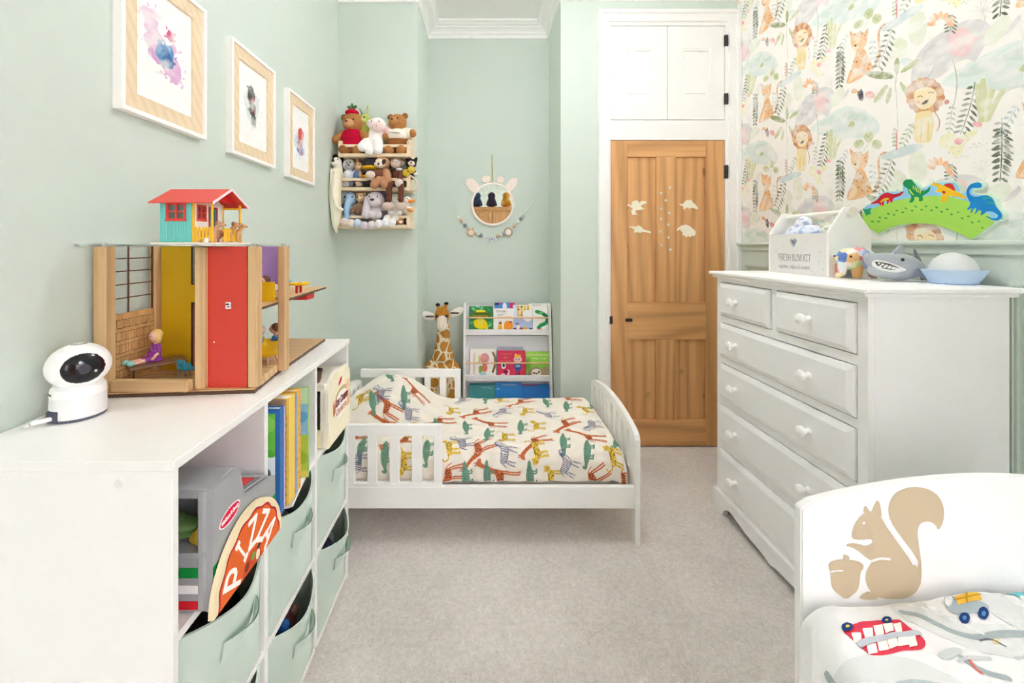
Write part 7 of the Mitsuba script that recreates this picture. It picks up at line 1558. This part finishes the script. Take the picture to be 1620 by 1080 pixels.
def drawer(a0, a1, z0, z1, knobs):
    g = .0035; a0 += g; a1 -= g; z0 += g; z1 -= g
    P = [(dx + .002, a, z) for a in (a0, a1) for z in (z0, z1)] + [(dx - .006, a, z) for a in (a0 + .001, a1 - .001) for z in (z0 + .001, z1 - .001)] + [(dx - .017, a, z) for a in (a0 + .020, a1 - .020) for z in (z0 + .020, z1 - .020)]
    low = tm(m3.Manifold.hull_points(np.array(P)))
    d = obj('drawer', [low, bx(dx, dx + .30, a0 + .006, a1 - .006, z0 + .006, z1 - .02, 0)], 'vc_satin', CW, parent=k)
    for a in knobs:
        obj('knob', lathe([(0, .0), (.011, 0), (.013, .003), (.0085, .008), (.008, .016), (.013, .021), (.0195, .028), (.0205, .034), (.018, .040), (.010, .044), (0, .045)], 28, tr(dx - .016, a, (z0 + z1) / 2) @ trimesh.transformations.rotation_matrix(-PI / 2, [0, 1, 0])), 'vc_gloss', (246, 246, 246), 40, d)
drawer(1.69, dy1 - .035, *rows[0], [1.905]); drawer(dy0 + .035, 1.662, *rows[0], [1.475])
for a, b in rows[1:]: drawer(dy0 + .035, dy1 - .035, a, b, [1.905, 1.475])

# ---- nappy caddy with cloths
z0 = dz + .0005
k = thing('nappy_caddy', 'white wooden caddy lettered FRESH BUM KIT with a heart cut-out on the chest', 'caddy')
ca, cb, cx0, cx1 = 1.685, 2.015, 1.385, 1.555
zt_ = z0 + .178
ht = lambda s, y, z: sm([(y, z - s), (y - s * .5, z - s * .35), (y - s * .92, z + s * .25), (y - s * .72, z + s * .75), (y - s * .25, z + s * .72), (y, z + s * .35), (y + s * .25, z + s * .72), (y + s * .72, z + s * .75), (y + s * .92, z + s * .25), (y + s * .5, z - s * .35)])
heart = ht(.026, 1.868, z0 + .138)
obj('front', ext(rect(ca, z0, cb, zt_).difference(heart), .010, YZ(cx0)), 'vc_satin', (226, 225, 223), parent=k)
obj('back', bx(cx1 - .010, cx1, ca, cb, z0, zt_), 'vc_satin', (236, 236, 235), parent=k)
xm = (cx0 + cx1) / 2
gb = Polygon([(cx0, z0), (cx1, z0), (cx1, zt_ + .002), (xm + .030, z0 + .268), (xm + .022, z0 + .282), (xm - .022, z0 + .282), (xm - .030, z0 + .268), (cx0, zt_ + .002)])
for y in (ca, cb + .012): obj('gable_end', ext(gb, .012, XZ(y)), 'vc_satin', (240, 240, 239), parent=k)
obj('bottom', bx(cx0 + .01, cx1 - .01, ca, cb, z0, z0 + .008), 'vc_satin', (236, 236, 235), parent=k)
obj('handle', cyl((xm, ca, z0 + .262), (xm, cb, z0 + .262), .011, 20), 'vc_satin', (238, 236, 230), 40, k)
obj('rope_wrap', cyl((xm, ca - .026, z0 + .262), (xm, ca - .012, z0 + .262), .020, 24), 'vc_fabric', (226, 224, 214), 40, k)
CF = frame([cx0, 0, 0], [0, -1, 0], [0, 0, 1])
lettering('lettering', 'FRESH BUM KIT', .031, CF @ tr(-1.862, z0 + .058, 0), (150, 148, 150), k, width=.192)
lettering('small_lettering', 'nappies, wipes & creams', .017, CF @ tr(-1.862, z0 + .024, 0), (160, 158, 160), k, width=.190, shear=.15)
rr = random.Random(8)
pr('speckle_print', [('c2c0bf', oval(-y, z0 + z, .0032, .0032)) for y, z in ((1.99, .05), (1.975, .10), (1.98, .02), (1.95, .008), (1.93, .125), (1.79, .14), (1.715, .10), (1.725, .06), (1.70, .03), (1.745, .006), (1.76, .018), (1.96, .085))], CF, parent=k)
def cloth(name, label, parts, col, pc=None):
    m, c = blob(parts, .007, 4); v = np.array(m.vertices); n = np.array(m.vertex_normals)
    m.vertices = v + n * ((meshkit.fbm(v * 24, 3, 4) - .5) * .016)[:, None]
    if pc is not None:
        q = meshkit.noise(v * 70, 3); c = c.copy(); c[q > .62] = C(*pc)
    return obj(name, m, 'vc_cotton', c, True, label=label, cat='cloth')
cloth('muslin_cloth', 'blue and white muslin cloth heaped out of the nappy caddy', [('e', (1.46, 1.92, z0 + .175), (.055, .080, .050), (228, 232, 242)), ('e', (1.45, 1.85, z0 + .175), (.05, .06, .042), (222, 228, 242)), ('e', (1.465, 1.90, z0 + .215), (.035, .04, .045), (240, 241, 246)), ('e', (1.46, 1.90, z0 + .10), (.06, .09, .08), (210, 218, 232))], None, (168, 186, 222))
cloth('muslin_cloth', 'cream patterned muslin cloth lying along the right of the nappy caddy', [('c', (1.49, 1.90, z0 + .248), .014, (1.49, 1.77, z0 + .200), .018, (226, 222, 206)), ('e', (1.475, 1.755, z0 + .185), (.05, .045, .036), (232, 230, 222)), ('e', (1.47, 1.76, z0 + .12), (.05, .045, .07), (222, 222, 216))], None, (186, 196, 186))

# ---- patchwork elephant, shark, night light
ex, ey = 1.452, 1.622
W0 = (236, 232, 222)
m, c = blob([('e', (ex, ey, z0 + .078), (.052, .062, .044), W0), ('e', (ex - .050, ey - .022, z0 + .076), (.040, .042, .042), W0), ('e', (ex - .012, ey - .046, z0 + .078), (.028, .014, .036), (176, 186, 222), (0, 0, 12)), ('c', (ex - .078, ey - .03, z0 + .06), .018, (ex - .088, ey - .034, z0 + .024), .013, W0), ('c', (ex - .088, ey - .034, z0 + .024), .013, (ex - .104, ey - .036, z0 + .015), .011, W0),
             ('c', (ex - .03, ey - .034, z0 + .05), .020, (ex - .032, ey - .036, z0 + .017), .016, (226, 176, 110)), ('c', (ex + .032, ey - .030, z0 + .05), .020, (ex + .034, ey - .032, z0 + .017), .016, (198, 166, 160)), ('c', (ex - .03, ey + .034, z0 + .05), .020, (ex - .032, ey + .036, z0 + .017), .016, (190, 130, 90)), ('c', (ex + .03, ey + .034, z0 + .05), .020, (ex + .03, ey + .036, z0 + .017), .016, W0)], .006, 4)
mv = trimesh.remesh.subdivide(np.array(m.vertices), m.faces); v, f_ = mv[0], mv[1]
_, idx = cKDTree(np.array(m.vertices)).query(v); c = c[idx]
G = np.random.RandomState(12).uniform([-.12, -.09, -.02], [.08, .09, .15], (190, 3)) + [ex, ey, z0]; PAL = [C(*q) for q in ((236, 226, 176), (228, 140, 150), (150, 200, 216), (96, 130, 200), (240, 236, 228), (196, 216, 160), (238, 190, 130), (226, 232, 240))]
_, ii = cKDTree(G).query(v); q_ = np.array([PAL[i % 8] for i in ii]); body = (np.abs(c - C(*W0)).sum(1) < .02); c[body] = q_[body]
k = thing('elephant_ornament', 'colourful patchwork elephant ornament between the caddy and the shark', 'ornament')
obj('body', trimesh.Trimesh(v, f_, process=False), 'vc_gloss', c, True, k)
for s_ in (-1, 1): obj('eye', ball((ex - .075, ey - .022 + s_ * .036, z0 + .086), .004, 1), 'vc_gloss', (40, 36, 40), True, k)
obj('tail', tube([(ex + .050, ey, z0 + .09), (ex + .064, ey, z0 + .075), (ex + .064, ey, z0 + .055)], .003, 6), 'vc_satin', (226, 220, 190), True, k)

SG_ = (170, 176, 186); SW = (232, 234, 238)
sx, sy = 1.47, 1.487
k = thing('shark_toy', 'grey toy shark with open toothed mouth beside the patchwork elephant', 'toy shark')
P = [('e', (sx + .010, sy, z0 + .050), (.074, .044, .048), SG_), ('c', (sx - .030, sy, z0 + .060), .042, (sx - .085, sy - .006, z0 + .074), .026, SG_), ('c', (sx - .085, sy - .006, z0 + .074), .026, (sx - .108, sy - .01, z0 + .086), .015, SG_), ('c', (sx - .030, sy, z0 + .046), .040, (sx - .082, sy - .004, z0 + .040), .020, (180, 186, 194)),
     ('c', (sx + .06, sy, z0 + .045), .034, (sx + .105, sy + .012, z0 + .040), .014, SG_), ('c', (sx + .105, sy + .012, z0 + .04), .010, (sx + .078, sy + .012, z0 + .112), .004, (130, 134, 144)), ('c', (sx + .105, sy + .012, z0 + .04), .010, (sx + .112, sy + .018, z0 + .006), .005, (130, 134, 144))]
m, c = blob(P, .005, 5); v = np.array(m.vertices)
# the belly is pale
obj('body', m, 'vc_gloss', c, True, k)
fin = ext(sm([(0, 0), (.045, 0), (.046, .02), (.040, .046), (.022, .03), (.004, .01)]), .008, frame([sx - .018, sy + .004, z0 + .088], [1, 0, 0], [0, 0, 1])); obj('dorsal_fin', fin, 'vc_gloss', SG_, 40, k)
obj('side_fin', ext(sm([(0, 0), (.05, -.012), (.080, -.040), (.062, -.042), (.02, -.022)]), .008, frame([sx + .012, sy - .036, z0 + .046], [1, -.15, 0], [0, -.12, 1])), 'vc_gloss', (160, 166, 176), 40, k)
MF = frame([sx - .062, sy - .0455, z0 + .060], [.995, -.10, 0], [0, .02, 1])
def on_shark(P2, h):                                                # press the mouth print onto the body
    P2 = np.asarray(P2); o = np.column_stack([sx + P2[:, 0], np.full(len(P2), sy - .12), z0 + P2[:, 1]])
    loc, ray, tri = RAY.intersects_location(o, np.tile([0, 1.0, 0], (len(o), 1)), multiple_hits=False)
    y = np.full(len(o), sy - .035); y[ray] = loc[:, 1]
    return np.column_stack([o[:, 0], y - .0006 - h, o[:, 2]])
RAY = trimesh.ray.ray_triangle.RayMeshIntersector(m)
mouth = sm([(-.108, .078), (-.08, .075), (-.045, .063), (-.012, .048), (-.004, .040), (-.03, .033), (-.06, .035), (-.085, .042), (-.104, .060)])
gape = sm([(-.102, .072), (-.07, .067), (-.045, .057), (-.022, .045), (-.05, .041), (-.075, .047), (-.095, .060)])
teeth = [Polygon([(x, z), (x + .010, z - .003), (x + .0045, z - .011)]) for x, z in [(-.094 + .0115 * q, .0695 - .0040 * q) for q in range(6)]] + [Polygon([(x, z), (x + .010, z - .003), (x + .006, z + .009)]) for x, z in [(-.088 + .0115 * q, .053 - .0024 * q) for q in range(5)]]
pr('mouth_print', [('eceef0', mouth), ('2c2628', gape)] + [('f6f6f6', t_) for t_ in teeth], None, 'vc_gloss', k, surf=on_shark, size=.006, step=.0003)
obj('eye', ball((sx - .012, sy - .036, z0 + .078), (.0055, .004, .0055), 2), 'vc_gloss', (40, 44, 52), True, k)

k = thing('night_light', 'grey pebble night light on a pale blue cloud dish on the chest', 'night light')
nx, ny = 1.558, 1.385
def dish(U, V):
    a = U * 2 * PI; prof = np.array([(.0, .0), (.048, 0), (.055, .004), (.074, .040), (.0765, .046), (.073, .047), (.060, .040), (.0, .040)]); t_ = V * (len(prof) - 1)
    r = np.interp(t_, range(len(prof)), prof[:, 0]); z = np.interp(t_, range(len(prof)), prof[:, 1]); lob = 1 + .07 * (np.abs(np.sin(a * 2.5 + .9)) - .6)
    return np.stack([nx + r * lob * np.cos(a), ny + r * lob * np.sin(a), z0 + z], -1)
obj('cloud_dish', grid(dish, 121, 43), 'vc_satin', (186, 208, 236), True, k)
obj('dome', lathe([(0, .104)] + [(.058 * math.sin(a), .042 + .062 * math.cos(a)) for a in np.linspace(.1, PI / 2, 18)] + [(.050, .036), (0, .036)], 48, tr(nx, ny, z0)), 'vc_satin', (216, 220, 222), 40, k)

# ---- foam dinosaur arch on the wall
k = thing('dinosaur_plaque', 'green foam arch with four coloured dinosaurs fixed on the jungle wallpaper', 'wall plaque')
gA, gS = parse(DINO_ARCH)[0][1], parse(DINO_SKY)[0][1]
DF = frame([1.632, 0, 0], [0, -1, 0], [0, 0, 1])
sil = unary_union([gA, gS]).buffer(.004).buffer(-.004)
sil = sil if sil.geom_type == 'Polygon' else max(sil.geoms, key=lambda q: q.area)
obj('backing', ext(Polygon(sil.exterior).difference(unary_union([Polygon(q) for q in sil.interiors]) if sil.interiors else Point(0, 0)), .012, frame([1.6446, 0, 0], [0, -1, 0], [0, 0, 1])), 'vc_matte', (206, 232, 214), parent=k)
pr('dinosaur_print', [('8fc8ea', gS.buffer(-.004)), ('a6d95c', gA.buffer(-.001))] + parse(DINO_PRINT), DF, parent=k, base=.0006)

# ================================================================== second bed, nearest the camera on the right
k = thing('toddler_bed', 'white cot bed with arched headboard and tan squirrel motif, nearest the camera on the right', 'bed')
hx0, hx1, hy = .668, 1.475, .895
top = [(hx0 + (hx1 - hx0) * q, .752 + .060 * math.sin(PI * q) ** .85) for q in np.linspace(.03, .97, 31)]
hp = Polygon([(hx0, .0), (hx0 + .05, 0), (hx0 + .05, .2), (hx1 - .05, .2), (hx1 - .05, 0), (hx1, 0), (hx1, .745)] + top[::-1] + [(hx0, .745)])
hp = hp.buffer(-.008).buffer(.008)
obj('headboard', [ext(hp.buffer(-.003), .022, XZ(hy + .004)), ext(hp, .016, XZ(hy + .001))], 'vc_satin', (241, 241, 242), parent=k)
for x in (hx0 + .004, hx1 - .026): obj('side_rail', bx(x, x + .022, -.5, hy - .018, .24, .37, .003), 'vc_satin', (241, 241, 242), parent=k)
obj('slat_base', bx(hx0 + .03, hx1 - .03, -.48, hy - .03, .28, .295, 0), 'vc_satin', (226, 220, 208), parent=k)
obj('footboard', bx(hx0, hx1, -.52, -.50, .0, .62, .004), 'vc_satin', (241, 241, 242), parent=k)
pr('squirrel_motif', parse(SQUIRREL), XZ(hy - .0180), 'vc_matte', k, base=.0006, label='tan squirrel and acorn motif')
obj('mattress', rbx(hx0 + .06, hx1 - .06, -.40, hy - .09, .297, .475, .03), 'vc_cotton', (236, 236, 236), 40, label='white mattress under the traffic print duvet on the near bed', cat='mattress')
k = thing('traffic_duvet', 'white duvet printed with roads, a red bus and cars on the near bed', 'duvet')
def duvet2(P, h=0.0):
    P = np.asarray(P, float); u, v = P[..., 0], P[..., 1]
    def S(u, v):
        xl_ = .705 - .42 * np.clip(.83 - v, 0, .2) + .008 * np.sin(v * 23); r = .05
        a = np.clip((xl_ - u) / r, 0, PI / 2); drop = np.clip(xl_ - u - r * PI / 2, 0, None)
        x = np.where(u < xl_, xl_ - r * np.sin(a), u); z = .572 - r * (1 - np.cos(a)) - drop
        yb_ = .83; ab = np.clip((v - yb_) / .05, 0, PI / 2); y = np.where(v > yb_, yb_ + .045 * np.sin(ab), v); z = z - np.where(v > yb_, .05 * (1 - np.cos(ab)) + np.clip(v - yb_ - .05 * PI / 2, 0, None), 0)
        q = np.stack([u, v, 0 * u], -1)
        pf = .030 * (meshkit.fbm(q * [5, 6, 1] + 9, 3, 3) - .5) + .006 * (meshkit.fbm(q * [26, 30, 1], 2, 5) - .5)
        z = z + pf + .02 * np.clip((u - .75) / .3, 0, 1) - .03 * np.clip((.70 - v) / .3, 0, 1); x = x - np.where(u < xl_, pf * .6, 0)
        return np.stack([x, y, z], -1)
    p = S(u, v)
    if np.isscalar(h) and h == 0: return p
    e = .002; n = np.cross(S(u + e, v) - S(u - e, v), S(u, v + e) - S(u, v - e)); n /= np.linalg.norm(n, axis=-1, keepdims=True) + 1e-12
    return p + n * h
obj('cloth', grid(lambda U, V: duvet2(np.stack([.475 + .945 * U, -.3 + 1.26 * V], -1)), 190, 253), 'vc_cotton', (240, 240, 242), True, k)
pr('traffic_print', parse(TRAFFIC), None, 'vc_cotton', k, clip=rect(.50, .30, 1.41, .90), surf=duvet2, size=.012, base=.0009, step=.0003)

# ================================================================== behind the camera: what the round mirror catches
k = thing('pine_wardrobe', 'narrow pine wardrobe behind the camera, seen only in the round mirror', 'wardrobe')
obj('body', bx(-.24, .58, -1.69, -1.22, 0, 1.94), 'pine_upright', parent=k)
obj('cornice', bx(-.27, .61, -1.70, -1.19, 1.94, 2.0, .01), 'pine_across', parent=k)
obj('door', bx(-.21, .155, -1.22, -1.20, .1, 1.90), 'pine_upright', parent=k); obj('door', bx(.175, .55, -1.22, -1.20, .1, 1.90), 'pine_upright', parent=k)
for i, (x, z, c_, l_) in enumerate(((.42, 2.10, (190, 140, 60), 'mustard soft toy on top of the pine wardrobe, seen in the mirror'), (.15, 2.10, (60, 52, 70), 'dark purple soft toy on top of the pine wardrobe, seen in the mirror'), (-.12, 2.10, (60, 70, 96), 'navy soft toy on top of the pine wardrobe, seen in the mirror'))):
    plush('soft_toy', l_, [('e', (x, -1.42, z), (.085, .08, .10), c_), ('e', (x, -1.40, z + .12), (.07, .07, .07), c_), ('c', (x - .05, -1.38, z + .02), .03, (x - .075, -1.33, z - .05), .028, c_), ('c', (x + .05, -1.38, z + .02), .03, (x + .075, -1.33, z - .05), .028, c_)], res=.02)
